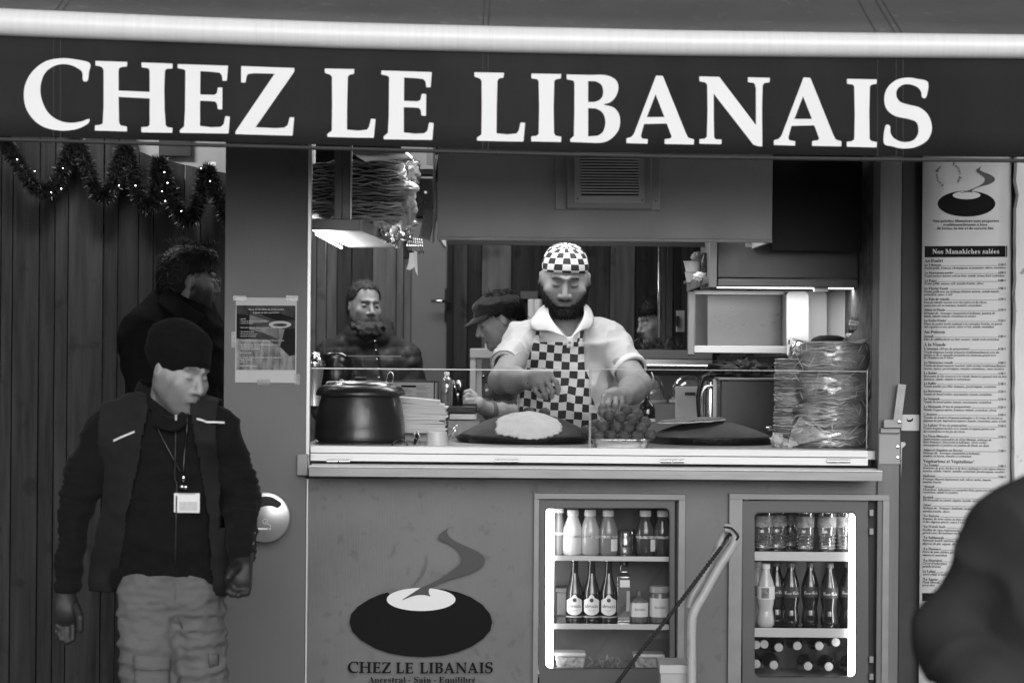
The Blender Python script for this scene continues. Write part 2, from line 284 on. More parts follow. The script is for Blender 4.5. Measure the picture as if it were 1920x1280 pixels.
[0,70,60,64,2,0,2,3,9,5,11,12,11,56,9,63,2,65,2,68,59,68,59,48,56,48,53,57,46,63,34,64,30,64,28,63,27,59,27,37,28,37,38,40,42,52,45,52,45,18,42,18,38,30,28,33,27,33,27,12,28,6,31,4,38,3,38,0,6,8,7,6,13,8,13,12,8,12,11,8,11,9,8,5,13,6,5,14,13,5,15,14,4,15,5,4,16,15,4,17,16,10,9,11,3,17,4,19,21,20,19,22,21,18,24,19,24,22,19,3,18,17,3,26,18,26,25,18,25,24,18,3,27,26,23,22,24,2,27,3,2,28,27,2,29,28,1,29,2,1,30,29,0,30,1,0,31,30],
[0,72,78,76,2,0,2,3,9,5,11,12,11,56,9,63,2,65,2,68,36,68,36,65,30,64,28,62,27,56,27,37,51,37,51,56,50,62,48,64,42,65,42,68,76,68,76,65,69,63,67,56,67,12,69,5,76,3,76,0,42,0,42,3,49,5,51,12,51,33,27,33,27,12,29,5,36,3,36,0,6,8,7,6,9,8,18,20,19,18,21,20,5,9,6,5,10,9,17,21,18,17,22,21,5,11,10,16,22,17,16,23,22,4,11,5,4,12,11,15,23,16,3,12,4,3,13,12,14,23,15,14,24,23,3,33,13,33,14,13,33,32,14,32,24,14,3,34,33,31,24,32,2,34,3,2,35,34,30,24,31,30,25,24,30,26,25,1,35,2,1,36,35,29,26,30,0,36,1,0,37,36,28,26,29,28,27,26],
[0,73,39,34,2,0,2,3,9,5,11,11,11,58,9,64,2,65,2,68,36,68,36,65,29,64,27,58,27,12,28,7,31,4,37,3,37,0,6,8,7,6,9,8,5,9,6,5,10,9,4,10,5,4,11,10,3,11,4,3,12,11,3,13,12,2,13,3,2,14,13,1,14,2,1,15,14,0,15,1,0,16,15],
[0,74,49,48,16,-10,8,-8,2,-3,-1,3,2,9,7,11,12,9,14,4,13,0,11,-3,16,-6,21,-4,22,3,22,55,21,61,18,64,12,65,12,68,47,68,47,65,41,64,39,61,38,55,38,13,16,18,17,16,19,18,15,19,16,15,20,19,15,21,20,14,21,15,14,22,21,13,22,14,12,22,13,12,23,22,12,11,23,11,0,23,4,6,5,4,7,6,3,7,4,3,8,7,2,8,3,2,9,8,2,10,9,1,10,2,10,0,11,1,0,10],
[0,75,76,78,2,0,2,3,9,5,11,12,11,56,9,63,3,65,3,68,36,68,36,65,31,64,28,62,27,56,27,35,48,56,52,62,43,65,43,68,72,68,72,65,71,65,51,54,40,42,69,7,73,4,77,3,77,0,42,0,42,3,46,3,48,3,50,5,47,10,30,32,27,29,27,12,29,5,36,3,36,0,6,8,7,6,9,8,16,18,17,16,19,18,5,9,6,5,10,9,15,20,16,20,19,16,15,21,20,5,11,10,4,11,5,14,21,15,4,12,11,3,12,4,3,13,12,13,21,14,13,22,21,13,23,22,3,34,13,34,33,13,33,23,13,32,23,33,3,35,34,2,35,3,2,36,35,31,23,32,31,24,23,30,24,31,1,36,2,1,37,36,30,25,24,29,25,30,28,25,29,0,37,1,0,38,37,27,25,28,27,26,25],
[0,76,64,44,2,0,2,3,9,5,11,12,11,56,9,63,2,65,2,68,37,68,37,65,31,65,28,62,27,56,27,12,28,7,30,5,35,4,47,6,55,12,61,23,64,23,60,0,6,8,7,6,9,8,5,9,6,5,10,9,5,11,10,4,11,5,4,12,11,3,12,4,3,13,12,18,20,19,18,21,20,3,14,13,2,14,3,17,21,18,2,15,14,16,21,17,1,15,2,1,16,15,1,21,16,0,21,1],
[0,77,94,68,2,0,2,3,9,5,11,12,11,57,11,62,8,64,2,65,2,68,28,68,47,21,67,68,92,68,92,65,85,63,83,56,83,13,84,6,87,3,92,3,92,0,59,0,59,3,64,4,67,7,68,12,68,59,43,0,40,0,16,58,16,12,18,4,25,3,25,0,7,9,8,7,6,9,6,29,9,29,10,9,10,26,11,26,12,11,26,13,12,26,14,13,5,29,6,26,15,14,4,29,5,10,27,26,25,15,26,4,30,29,28,10,29,3,30,4,25,16,15,28,27,10,25,17,16,24,17,25,3,31,30,2,31,3,23,17,24,23,18,17,1,31,2,1,32,31,22,18,23,22,19,18,0,32,1,0,33,32,21,19,22,21,20,19],
[0,78,74,54,60,-2,16,52,16,12,18,5,25,3,25,0,3,0,3,3,8,3,11,6,11,12,11,58,5,65,3,65,3,68,23,68,58,25,58,56,58,62,55,64,49,65,49,68,71,68,71,65,65,63,63,56,63,-2,13,15,14,13,12,15,12,16,15,20,22,21,20,23,22,19,23,20,19,24,23,11,16,12,18,24,19,18,25,24,17,25,18,10,1,11,1,16,11,16,25,17,16,26,25,10,2,1,0,16,1,0,26,16,9,2,10,9,3,2,8,3,9,8,4,3,7,4,8,6,4,7,6,5,4],
[0,79,78,44,39,-2,25,1,14,9,7,20,4,34,7,48,14,59,25,67,40,69,53,67,64,59,72,48,74,34,72,20,64,9,53,1,39,2,56,34,52,58,39,66,22,34,26,10,7,9,8,7,19,9,19,10,9,6,19,7,6,20,19,18,10,19,18,11,10,5,20,6,17,11,18,17,12,11,4,20,5,3,20,4,3,21,20,16,12,17,16,13,12,2,21,3,16,14,13,2,16,21,1,16,2,16,15,14,1,15,16,0,15,1],
[0,80,62,54,2,0,2,3,9,5,11,12,11,56,9,63,2,65,2,68,32,68,50,65,58,59,61,49,55,36,36,31,27,31,27,12,29,5,36,3,36,0,27,34,30,34,40,38,44,49,41,60,32,64,28,63,27,59,6,8,7,6,9,8,6,24,9,24,10,9,5,24,6,5,25,24,23,10,24,4,25,5,4,26,25,22,10,23,4,19,26,22,11,10,3,19,4,22,12,11,21,12,22,20,12,21,20,13,12,3,20,19,3,14,20,14,13,20,3,15,14,2,15,3,2,16,15,1,16,2,1,17,16,0,17,1,0,18,17],
[2,80,69,130,24,-1,12,2,8,10,11,17,17,20,22,18,24,14,22,11,17,9,15,7,17,4,23,2,35,7,45,25,41,23,40,23,38,22,37,22,35,22,35,23,36,24,41,26,47,28,73,58,61,60,43,57,28,48,21,36,23,32,28,30,34,32,41,37,45,43,47,48,48,52,50,55,51,49,49,38,41,30,31,27,22,29,18,36,21,44,28,52,40,58,61,62,77,59,82,61,86,61,87,60,85,59,80,58,85,52,87,46,84,37,74,30,60,26,52,12,39,3,61,29,69,33,75,41,77,50,76,56,68,47,44,24,45,24,46,45,47,49,48,46,49,47,46,50,49,44,25,24,23,46,24,23,50,46,23,51,50,43,25,44,22,63,23,63,51,23,63,52,51,43,26,25,22,64,63,62,52,63,34,36,35,62,53,52,42,26,43,33,36,34,61,53,62,33,37,36,32,37,33,42,27,26,22,59,64,61,54,53,41,27,42,31,37,32,60,54,61,31,38,37,60,55,54,30,38,31,41,28,27,40,28,41,59,55,60,29,38,30,40,29,28,59,56,55,40,38,29,40,39,38,22,56,59,21,56,22,20,56,21,20,13,56,13,57,56,20,14,13,12,57,13,19,14,20,19,15,14,19,16,15,18,16,19,18,17,16,3,5,4,3,6,5,2,6,3,2,7,6,12,58,57,2,8,7,1,9,2,9,8,2,11,58,12,1,10,9,1,11,10,11,0,58,0,11,1],
[0,82,70,62,2,0,2,3,9,5,11,12,11,56,9,63,2,65,2,68,32,68,55,63,62,50,47,33,64,7,67,4,71,3,72,3,72,0,50,0,30,32,27,32,27,12,29,5,36,3,36,0,27,35,30,35,42,38,45,50,33,64,28,63,27,57,6,8,7,6,28,8,28,9,8,5,28,6,5,29,28,27,9,28,27,10,9,4,29,5,4,30,29,4,24,30,3,24,4,26,10,27,26,11,10,25,11,26,3,19,24,19,25,24,19,11,25,19,18,11,18,12,11,3,20,19,17,12,18,2,20,3,2,21,20,17,13,12,1,21,2,1,22,21,17,14,13,0,22,1,0,23,22,17,15,14,17,16,15],
[0,83,58,84,6,-2,6,23,9,23,17,7,29,2,38,5,42,13,34,24,24,28,11,38,7,49,10,60,17,67,28,69,34,69,42,67,43,66,45,66,48,69,50,69,50,48,48,48,44,57,37,64,29,66,21,64,18,57,20,50,28,45,38,41,47,35,52,28,54,20,50,9,42,1,29,-2,24,-1,19,0,15,1,13,2,10,1,9,-2,12,14,13,17,19,18,17,20,19,12,15,14,11,24,12,24,15,12,24,16,15,24,17,16,11,25,24,23,17,24,23,22,17,22,20,17,11,26,25,10,26,11,21,20,22,10,27,26,10,28,27,9,28,10,9,29,28,9,30,29,8,30,9,8,31,30,7,31,8,7,32,31,6,32,7,0,2,1,0,3,2,6,33,32,5,33,6,5,34,33,0,40,3,40,39,3,39,4,3,4,34,5,39,34,4,38,34,39,37,34,38,37,35,34,0,41,40,36,35,37],
[0,84,63,38,14,0,14,3,21,5,23,12,23,64,22,64,10,60,4,47,2,47,2,68,61,68,61,47,59,47,40,64,39,64,39,12,41,5,49,3,49,0,8,6,9,6,5,9,5,10,9,5,4,10,4,14,10,14,13,10,13,11,10,3,14,4,3,15,14,12,11,13,8,7,6,2,15,3,2,16,15,1,16,2,1,17,16,0,17,1,0,18,17],
[0,86,64,42,32,-2,7,57,3,63,-2,65,-2,68,31,68,31,65,25,64,23,61,24,56,39,21,52,56,53,61,51,64,45,65,45,68,66,68,66,65,61,64,57,57,34,-2,3,5,4,3,6,5,14,16,15,14,17,16,2,6,3,2,7,6,13,17,14,13,18,17,2,8,7,12,18,13,12,19,18,1,8,2,1,9,8,11,19,12,11,20,19,0,9,1,0,10,9,10,20,11,0,20,10],
[0,87,91,68,25,-2,5,58,2,64,-2,65,-2,68,27,68,27,65,22,64,21,61,22,55,33,23,45,52,43,59,40,64,34,65,34,68,65,68,65,65,59,61,59,58,71,25,81,55,82,61,80,64,75,65,75,68,93,68,93,65,89,63,86,57,66,-2,64,-2,47,46,28,-2,3,5,4,3,6,5,14,16,15,14,17,16,24,26,25,24,27,26,2,6,3,2,7,6,13,17,14,13,18,17,23,27,24,23,28,27,2,8,7,22,28,23,12,18,13,1,8,2,22,29,28,12,19,18,1,9,8,21,29,22,11,19,12,0,9,1,11,20,19,21,30,29,0,10,9,20,30,21,10,32,11,32,20,11,10,33,32,31,20,32,31,30,20,0,33,10],
[0,90,66,34,3,0,3,2,41,64,32,64,21,63,14,57,9,47,7,47,9,68,61,68,61,66,23,4,36,4,52,9,61,24,63,24,61,0,7,5,8,5,4,8,4,3,8,3,9,8,3,10,9,3,2,10,2,11,10,1,11,2,7,6,5,13,15,14,13,16,15,12,16,13,1,12,11,1,16,12,0,16,1],
[0,97,51,64,38,-2,30,5,14,-1,6,2,3,9,9,20,30,28,30,36,28,42,22,44,16,41,17,38,18,34,16,30,12,28,7,30,5,35,7,41,14,46,24,47,39,43,44,31,44,9,44,6,45,5,48,6,49,4,23,5,26,6,30,9,30,25,18,12,18,20,19,17,9,18,9,20,18,17,10,9,8,20,9,8,21,20,7,21,8,16,10,17,16,11,10,16,12,11,6,21,7,15,12,16,15,13,12,6,22,21,14,13,15,5,30,6,30,22,6,5,31,30,29,22,30,4,31,5,4,27,31,3,27,4,28,22,29,28,23,22,24,26,25,27,23,28,27,1,23,1,24,23,27,2,1,0,24,1,0,26,24,3,2,27],
[2,97,53,68,31,-1,27,1,25,6,12,-1,5,2,2,9,5,16,11,23,19,29,28,31,35,26,37,30,48,31,39,12,37,7,36,5,37,4,39,6,43,8,46,11,48,9,39,2,15,2,22,6,29,16,33,24,32,27,29,28,26,26,21,22,17,16,13,9,12,4,13,3,8,27,9,27,10,9,11,13,12,10,13,11,7,27,8,7,28,27,26,10,27,25,10,26,25,13,10,7,29,28,24,13,25,6,29,7,6,30,29,5,30,6,23,13,24,5,31,30,23,14,13,18,20,19,5,32,31,18,21,20,4,32,5,17,21,18,23,2,14,2,15,14,23,3,2,1,15,2,22,3,23,16,21,17,1,16,15,1,21,16,4,33,32,4,22,33,3,22,4,1,0,21],
[3,97,43,40,41,8,36,6,35,8,35,31,18,46,4,40,4,30,18,37,26,29,26,27,18,24,3,10,14,-1,26,4,33,-1,41,3,26,9,18,5,12,12,26,22,5,7,4,7,3,4,6,7,5,8,3,7,8,2,3,9,2,8,10,19,9,19,2,9,11,19,10,11,18,19,16,2,19,11,17,18,12,17,11,17,2,16,1,15,0,17,1,2,17,15,1,12,13,17,13,15,17,14,15,13],
[0,98,54,48,6,-2,6,58,5,64,1,65,1,68,21,68,21,42,33,47,42,45,49,36,51,25,48,11,40,2,29,-2,16,4,8,-2,27,2,35,7,37,24,34,37,27,42,23,40,21,36,21,10,3,5,4,3,2,5,2,6,5,1,6,2,0,6,1,6,8,7,6,20,8,20,9,8,6,21,20,19,9,20,0,22,6,22,21,6,18,9,19,18,10,9,0,23,22,18,11,10,17,11,18,17,12,11,0,14,23,14,16,23,16,12,17,0,15,14,13,16,14,13,12,16],
[0,99,44,40,23,-2,13,2,6,10,3,22,6,35,14,44,26,48,37,44,41,36,40,32,35,30,29,37,29,39,29,40,25,44,17,28,20,11,30,6,40,11,42,9,5,7,6,5,14,7,14,8,7,4,14,5,4,15,14,13,8,14,12,8,13,11,8,12,10,8,11,10,9,8,3,15,4,3,16,15,2,16,3,2,17,16,17,19,18,1,17,2,17,0,19,1,0,17],
[2,99,39,56,14,-1,6,2,3,10,5,17,11,24,19,29,27,31,34,29,37,24,35,21,31,19,29,20,28,23,29,25,31,27,30,28,26,26,22,21,18,15,15,9,14,5,17,2,21,3,24,5,28,8,31,11,33,9,24,2,5,7,6,5,15,7,15,14,7,14,8,7,4,15,5,4,16,15,13,8,14,4,17,16,12,8,13,12,9,8,3,17,4,11,9,12,3,18,17,11,10,9,2,18,3,2,19,18,24,26,25,1,19,2,1,20,19,24,27,26,23,27,24,22,27,23,1,21,20,21,27,22,1,27,21,0,27,1],
[0,100,55,56,21,-2,12,2,5,10,3,22,5,35,12,44,22,47,33,42,33,60,32,64,26,65,26,68,48,68,48,11,48,6,53,4,53,2,33,-2,33,6,26,4,30,6,33,11,33,36,31,40,26,42,19,37,18,23,19,9,10,12,11,10,9,12,9,8,12,8,13,12,7,13,8,5,7,6,4,24,5,24,7,5,4,25,24,23,7,24,23,22,7,22,13,7,4,26,25,21,13,22,3,26,4,3,27,26,2,27,3,20,13,21,20,14,13,1,27,2,1,19,27,19,18,20,18,14,20,18,15,14,19,0,18,17,15,18,1,0,19,17,16,15],
[0,101,45,40,23,-2,13,2,6,10,3,23,6,36,13,44,23,47,37,42,42,26,42,25,17,25,30,6,40,13,42,11,17,29,30,29,30,32,29,41,24,44,17,30,5,18,6,18,7,6,4,18,5,4,19,18,17,7,18,17,8,7,16,8,17,3,19,4,15,8,16,3,14,19,3,15,14,3,10,15,10,8,15,10,9,8,3,11,10,2,11,3,11,13,12,11,0,13,1,11,2,1,0,11],
[2,101,41,50,15,-1,5,2,2,10,4,17,11,24,19,29,27,31,33,29,36,24,33,18,25,13,15,10,13,4,16,2,25,4,34,11,36,9,25,2,16,13,22,15,27,19,29,25,27,28,24,26,19,20,5,7,6,5,22,7,22,8,7,4,22,5,4,23,22,21,8,22,4,24,23,20,8,21,20,9,8,3,24,4,3,18,24,19,9,20,19,10,9,2,18,3,18,10,19,18,11,10,2,11,18,14,16,15,2,12,11,1,12,2,14,17,16,1,13,12,13,17,14,0,13,1,0,17,13],
[0,102,32,64,2,0,2,2,6,3,7,5,8,11,8,41,2,41,2,46,8,46,8,53,13,65,26,69,36,66,39,60,38,55,33,53,29,54,28,58,29,63,29,64,29,64,27,66,23,64,22,58,22,46,30,46,30,41,22,41,22,10,24,4,30,2,30,0,10,21,11,21,12,11,21,13,12,10,22,21,20,13,21,9,22,10,19,13,20,9,23,22,18,13,19,17,13,18,17,14,13,16,14,17,9,24,23,16,15,14,8,24,9,6,8,7,6,24,8,6,25,24,6,26,25,5,26,6,4,27,5,27,26,5,4,28,27,3,28,4,3,29,28,2,29,3,2,30,29,1,30,2,0,30,1,0,31,30],
[0,103,49,88,22,-21,7,-18,2,-11,10,-4,4,5,6,11,15,16,3,32,6,40,13,45,23,47,35,45,47,45,47,40,40,40,43,30,41,23,35,17,26,15,23,15,21,15,17,14,15,11,21,7,26,7,39,6,45,2,47,-5,41,-17,23,18,28,22,30,31,28,41,23,44,18,41,17,31,18,22,24,-17,39,-10,37,-6,31,-5,14,-5,11,-11,14,-15,9,11,10,8,33,9,33,11,9,33,12,11,33,13,12,8,34,33,32,13,33,8,35,34,31,14,32,14,13,32,31,15,14,7,35,8,6,35,7,6,36,35,30,15,31,30,16,15,30,17,16,6,29,36,29,17,30,6,17,29,6,18,17,5,20,6,20,18,6,5,21,20,19,18,20,5,22,21,4,22,5,4,23,22,4,24,23,4,25,24,4,26,25,3,26,4,3,27,26,2,41,3,41,40,3,40,27,3,2,42,41,39,27,40,39,38,27,38,28,27,37,28,38,2,43,42,1,43,2,1,37,43,37,0,28,1,0,37],
[0,104,57,56,3,0,3,2,7,4,8,8,8,59,7,64,3,65,3,68,22,68,22,40,36,47,49,32,49,8,50,4,54,2,54,0,30,0,30,2,31,2,35,8,35,32,34,38,30,40,22,35,22,8,23,4,27,2,27,0,6,8,7,6,5,8,5,9,8,4,9,5,3,9,4,9,22,10,22,11,10,9,23,22,21,11,22,3,23,9,20,11,21,3,24,23,19,11,20,19,12,11,2,24,3,2,25,24,18,12,19,18,13,12,2,26,25,18,14,13,1,26,2,0,26,1,0,27,26,16,18,17,16,14,18,16,15,14],
[0,105,30,42,3,0,3,2,7,4,8,8,8,38,7,42,3,44,3,46,22,46,22,8,23,4,27,2,27,0,15,54,10,56,8,61,10,67,15,69,20,67,23,61,20,56,16,18,17,15,18,16,15,19,18,14,19,15,14,20,19,13,20,14,6,8,7,6,5,8,5,9,8,4,9,5,3,9,4,2,9,3,2,10,9,2,11,10,1,11,2,0,11,1,0,12,11],
[2,105,34,54,29,9,23,4,19,1,13,-1,5,6,7,12,12,22,10,20,7,17,5,19,8,21,12,26,16,30,30,31,20,12,16,4,16,3,20,5,27,11,27,36,24,37,22,41,24,45,29,46,32,45,34,42,32,38,22,24,23,22,25,24,21,25,22,21,26,25,20,26,21,20,19,26,12,14,13,11,14,12,10,6,11,6,14,11,10,7,6,5,14,6,9,7,10,9,8,7,5,15,14,4,15,5,17,0,18,17,1,0,3,15,4,16,1,17,3,16,15,16,2,1,3,2,16],
[0,106,31,56,5,-21,-2,-20,-7,-16,-8,-10,-7,-6,-2,-4,2,-6,4,-10,3,-13,2,-15,5,-17,9,-15,10,-8,10,37,8,42,3,44,3,46,24,46,24,-3,19,-16,16,54,10,56,8,62,11,67,16,69,21,67,23,62,21,56,23,25,24,22,25,23,22,26,25,21,26,22,21,27,26,21,20,27,15,17,16,15,14,17,14,18,17,13,18,14,12,18,13,12,19,18,4,6,5,4,7,6,3,7,4,11,19,12,3,8,7,2,8,3,2,9,8,10,19,11,2,10,9,1,10,2,10,0,19,1,0,10],
[0,107,53,66,3,0,3,2,7,4,8,8,8,59,7,64,3,65,3,68,22,68,22,25,34,37,36,41,31,44,31,44,31,46,51,46,51,44,41,39,33,31,52,5,56,2,56,0,31,0,31,2,32,2,36,5,35,7,24,22,22,20,22,8,23,4,27,2,27,0,6,8,7,6,5,8,5,9,8,4,9,5,3,9,4,13,15,14,13,16,15,12,16,13,11,16,12,11,17,16,10,17,11,10,18,17,9,18,10,9,19,18,3,27,9,27,19,9,3,28,27,26,19,27,3,29,28,2,29,3,2,30,29,25,19,26,25,20,19,24,20,25,2,31,30,1,31,2,0,31,1,0,32,31,22,24,23,22,20,24,22,21,20],
[0,108,30,26,3,0,3,2,7,4,8,8,8,59,7,64,3,65,3,68,22,68,22,8,23,4,27,2,27,0,6,8,7,6,5,8,5,9,8,4,9,5,3,9,4,2,9,3,2,10,9,2,11,10,1,11,2,0,11,1,0,12,11],
[2,108,42,38,30,9,22,2,14,-1,8,1,6,7,10,18,12,21,7,17,5,18,12,25,18,33,33,57,45,59,23,20,18,10,16,5,18,3,21,5,28,11,11,13,12,10,13,11,9,13,10,8,6,9,6,13,9,8,7,6,5,13,6,5,14,13,4,14,5,17,0,18,4,15,14,17,1,0,3,15,4,16,1,17,3,16,15,3,1,16,3,2,1],
[3,108,22,8,15,68,7,68,7,0,15,0,2,0,1,2,3,0],
[0,109,82,84,3,0,3,2,7,4,8,8,8,38,7,42,3,44,3,46,22,46,22,39,35,47,48,39,62,47,75,32,75,8,76,4,80,2,80,0,56,0,56,2,60,4,61,8,61,32,60,38,56,40,48,35,48,8,49,4,53,2,53,0,30,0,30,2,34,4,35,8,35,32,34,38,30,40,22,35,22,8,23,4,26,2,26,0,9,36,10,36,11,10,11,24,12,24,13,12,6,8,7,6,9,8,5,9,6,4,9,5,9,37,36,35,11,36,11,25,24,23,13,24,4,37,9,35,25,11,22,13,23,34,25,35,3,37,4,34,26,25,3,38,37,33,26,34,21,13,22,21,14,13,2,38,3,2,39,38,32,26,33,32,27,26,20,14,21,20,15,14,2,40,39,31,27,32,31,28,27,19,15,20,19,16,15,1,40,2,0,40,1,0,41,40,30,28,31,30,29,28,18,16,19,18,17,16],
[3,109,77,38,6,45,6,0,15,0,15,33,26,38,34,28,34,0,43,0,43,33,53,38,62,28,62,0,71,0,71,28,56,46,41,38,28,46,15,39,15,45,17,15,16,15,9,14,9,13,14,1,18,0,1,17,18,1,3,17,3,4,17,4,15,17,5,15,4,15,8,9,10,13,9,5,8,15,1,2,3,5,7,8,10,12,13,6,7,5,11,12,10],
[0,110,57,56,3,0,3,2,7,4,8,8,8,38,7,42,3,44,3,46,22,46,22,40,36,47,49,32,49,8,50,4,54,2,54,0,30,0,30,2,31,2,35,8,35,32,34,38,30,40,22,35,22,8,23,4,27,2,27,0,9,22,10,22,11,10,6,8,7,6,9,8,5,9,6,4,9,5,9,23,22,21,11,22,4,23,9,20,11,21,3,23,4,3,24,23,19,11,20,19,12,11,2,24,3,2,25,24,18,12,19,18,13,12,2,26,25,18,14,13,1,26,2,0,26,1,0,27,26,16,18,17,16,14,18,16,15,14],
[2,110,58,76,0,-1,7,9,12,16,15,23,15,23,13,22,8,17,6,19,14,27,22,31,26,24,25,20,42,31,47,29,49,22,48,18,45,13,41,8,39,4,40,3,43,5,50,11,52,9,47,4,43,2,40,0,37,-1,32,2,30,8,31,12,36,20,41,26,42,27,42,27,41,28,32,21,24,12,15,0,11,34,12,34,13,12,8,10,9,34,14,13,11,35,34,33,14,34,7,4,8,4,10,8,32,14,33,31,14,32,30,14,31,4,11,10,7,5,4,3,11,4,2,11,3,30,15,14,7,6,5,11,36,35,2,36,11,29,15,30,29,16,15,1,36,2,29,17,16,1,37,36,28,17,29,20,22,21,0,37,1,20,23,22,28,18,17,27,18,28,19,23,20,19,24,23,27,19,18,27,24,19,27,25,24,26,25,27],
[0,111,50,44,25,-2,13,2,6,10,3,23,6,36,13,44,25,47,37,44,44,36,47,23,44,10,37,2,25,2,31,6,32,12,33,23,31,40,25,45,19,40,17,23,18,12,19,6,5,17,6,17,7,6,5,18,17,16,7,17,16,8,7,4,18,5,4,19,18,15,8,16,15,9,8,3,19,4,3,20,19,2,20,3,14,9,15,14,10,9,2,21,20,13,10,14,1,21,2,13,11,10,1,12,21,12,11,13,0,12,1,0,11,12],
[2,111,45,56,14,-1,6,2,3,10,5,17,11,24,19,29,28,31,36,28,38,22,37,15,31,8,35,10,38,12,40,10,33,6,26,4,16,3,21,5,21,6,22,9,26,11,33,25,30,28,25,24,22,20,18,14,15,9,14,5,5,7,6,4,22,5,22,7,5,22,8,7,4,23,22,21,8,22,20,8,21,4,24,23,3,24,4,20,9,8,3,25,24,2,25,3,20,10,9,2,26,25,11,13,12,19,10,20,11,14,13,10,14,11,1,26,2,18,10,19,1,27,26,18,14,10,17,14,18,17,15,14,1,16,27,16,15,17,16,0,15,1,0,16],
[0,112,55,62,3,-21,3,-18,6,-17,8,-15,8,-10,8,36,7,42,3,44,3,46,21,46,21,39,34,48,44,44,50,36,52,24,50,11,43,2,34,-2,22,5,22,-9,23,-15,25,-17,29,-18,29,-21,29,4,36,9,38,23,36,37,30,41,22,35,22,10,10,28,11,28,12,11,7,9,8,7,10,9,28,13,12,6,10,7,5,10,6,10,29,28,27,13,28,5,29,10,26,13,27,4,29,5,26,14,13,4,30,29,26,15,14,25,15,26,25,16,15,4,18,30,18,24,30,24,16,25,4,19,18,17,24,18,17,16,24,4,20,19,3,20,4,3,21,20,2,21,3,1,21,2,1,22,21,1,23,22,0,23,1],
[0,113,54,54,26,-21,26,-18,32,-17,33,-12,33,4,21,-1,12,2,5,10,3,21,6,35,14,44,25,48,38,42,46,48,48,48,48,-12,49,-17,53,-18,53,-21,27,4,31,6,33,10,33,36,27,44,20,39,17,23,19,9,12,14,13,12,15,14,10,23,11,23,12,11,9,23,10,9,24,23,22,12,23,22,15,12,9,25,24,21,15,22,8,25,9,8,26,25,7,26,8,20,4,21,4,15,21,6,26,7,6,19,26,19,4,20,6,4,19,6,5,4,3,15,4,2,15,3,2,16,15,2,17,16,1,17,2,0,17,1,0,18,17],
[0,114,43,50,3,0,3,2,7,4,8,8,8,38,7,42,3,44,3,46,22,46,22,38,28,45,35,47,41,45,43,40,41,35,37,33,33,34,31,37,28,39,24,36,22,29,22,8,24,4,29,2,29,0,10,12,11,6,8,7,6,5,8,5,9,8,10,13,12,9,18,10,18,13,10,4,9,5,18,14,13,9,19,18,17,14,18,3,9,4,3,19,9,16,14,17,3,20,19,16,15,14,3,21,20,2,21,3,2,22,21,1,22,2,1,23,22,0,23,1,0,24,23],
[2,114,41,68,35,9,29,4,26,1,20,-1,13,1,10,7,11,13,16,19,22,24,18,24,15,24,11,21,7,17,5,19,9,22,12,25,14,32,16,33,17,33,17,31,17,31,17,30,21,28,26,27,30,26,32,22,31,19,28,15,25,11,23,8,22,4,23,3,26,5,34,11,16,18,17,16,19,18,15,19,16,15,20,19,15,21,20,15,22,21,15,23,22,15,24,23,15,8,24,8,25,24,14,10,15,10,8,15,10,9,8,7,25,8,14,11,10,7,26,25,13,11,14,13,12,11,7,27,26,6,27,7,6,28,27,5,28,6,32,0,33,5,29,28,32,1,0,5,30,29,4,30,5,31,1,32,4,31,30,31,2,1,4,2,31,3,2,4],
[0,115,43,70,23,-2,13,1,11,1,8,-1,5,-1,5,16,8,16,13,6,21,2,27,4,29,9,23,16,16,19,8,25,6,33,10,43,21,48,25,47,30,46,31,46,32,45,34,48,36,48,36,33,34,33,29,41,22,44,17,43,16,39,17,35,22,32,29,28,36,23,38,14,34,3,15,17,16,20,22,21,20,23,22,15,18,17,15,19,18,15,20,19,15,26,20,26,25,20,25,23,20,15,27,26,14,27,15,14,28,27,24,23,25,14,29,28,14,30,29,13,30,14,13,31,30,13,32,31,12,32,13,12,33,32,11,33,12,4,6,5,4,7,6,10,33,11,10,34,33,9,34,10,4,2,7,2,8,7,8,34,9,8,0,34,2,1,8,1,0,8,4,3,2],
[2,115,35,68,31,10,22,3,16,0,10,-1,3,1,1,6,2,10,5,11,8,10,10,7,8,4,6,3,5,3,8,2,14,8,16,14,16,22,16,23,16,25,14,23,10,20,7,17,5,19,10,23,17,30,18,31,21,34,23,32,22,30,21,28,22,26,26,15,24,8,29,12,25,27,26,25,28,27,24,28,25,24,29,28,23,29,24,23,18,29,18,30,29,18,31,30,23,19,18,17,31,18,22,19,23,16,31,17,22,20,19,15,31,16,22,21,20,15,32,31,14,32,15,32,0,33,6,8,7,32,1,0,6,9,8,5,9,6,14,1,32,13,1,14,5,10,9,4,12,5,12,10,5,12,11,10,4,13,12,13,2,1,4,2,13,3,2,4],
[0,116,34,36,18,-1,10,2,7,11,7,42,3,42,3,45,13,55,19,63,22,63,22,46,31,46,31,42,22,42,22,12,22,8,25,6,31,11,33,10,6,8,7,6,9,8,5,9,6,5,10,9,5,11,10,4,11,5,3,11,4,2,12,3,12,11,3,2,13,12,2,14,13,15,17,16,1,14,2,15,0,17,1,15,14,1,0,15],
[0,117,56,48,20,-2,10,3,7,14,7,37,6,42,2,44,2,46,21,46,21,11,22,7,26,5,34,10,34,37,33,42,28,44,28,46,48,46,48,10,49,6,54,4,54,2,34,-2,34,6,28,1,5,7,6,5,4,7,4,8,7,14,16,15,14,13,16,13,17,16,12,17,13,3,8,4,2,8,3,11,17,12,1,8,2,1,9,8,11,18,17,10,22,11,22,18,11,1,10,9,10,23,22,21,18,22,21,19,18,1,23,10,21,20,19,0,23,1],
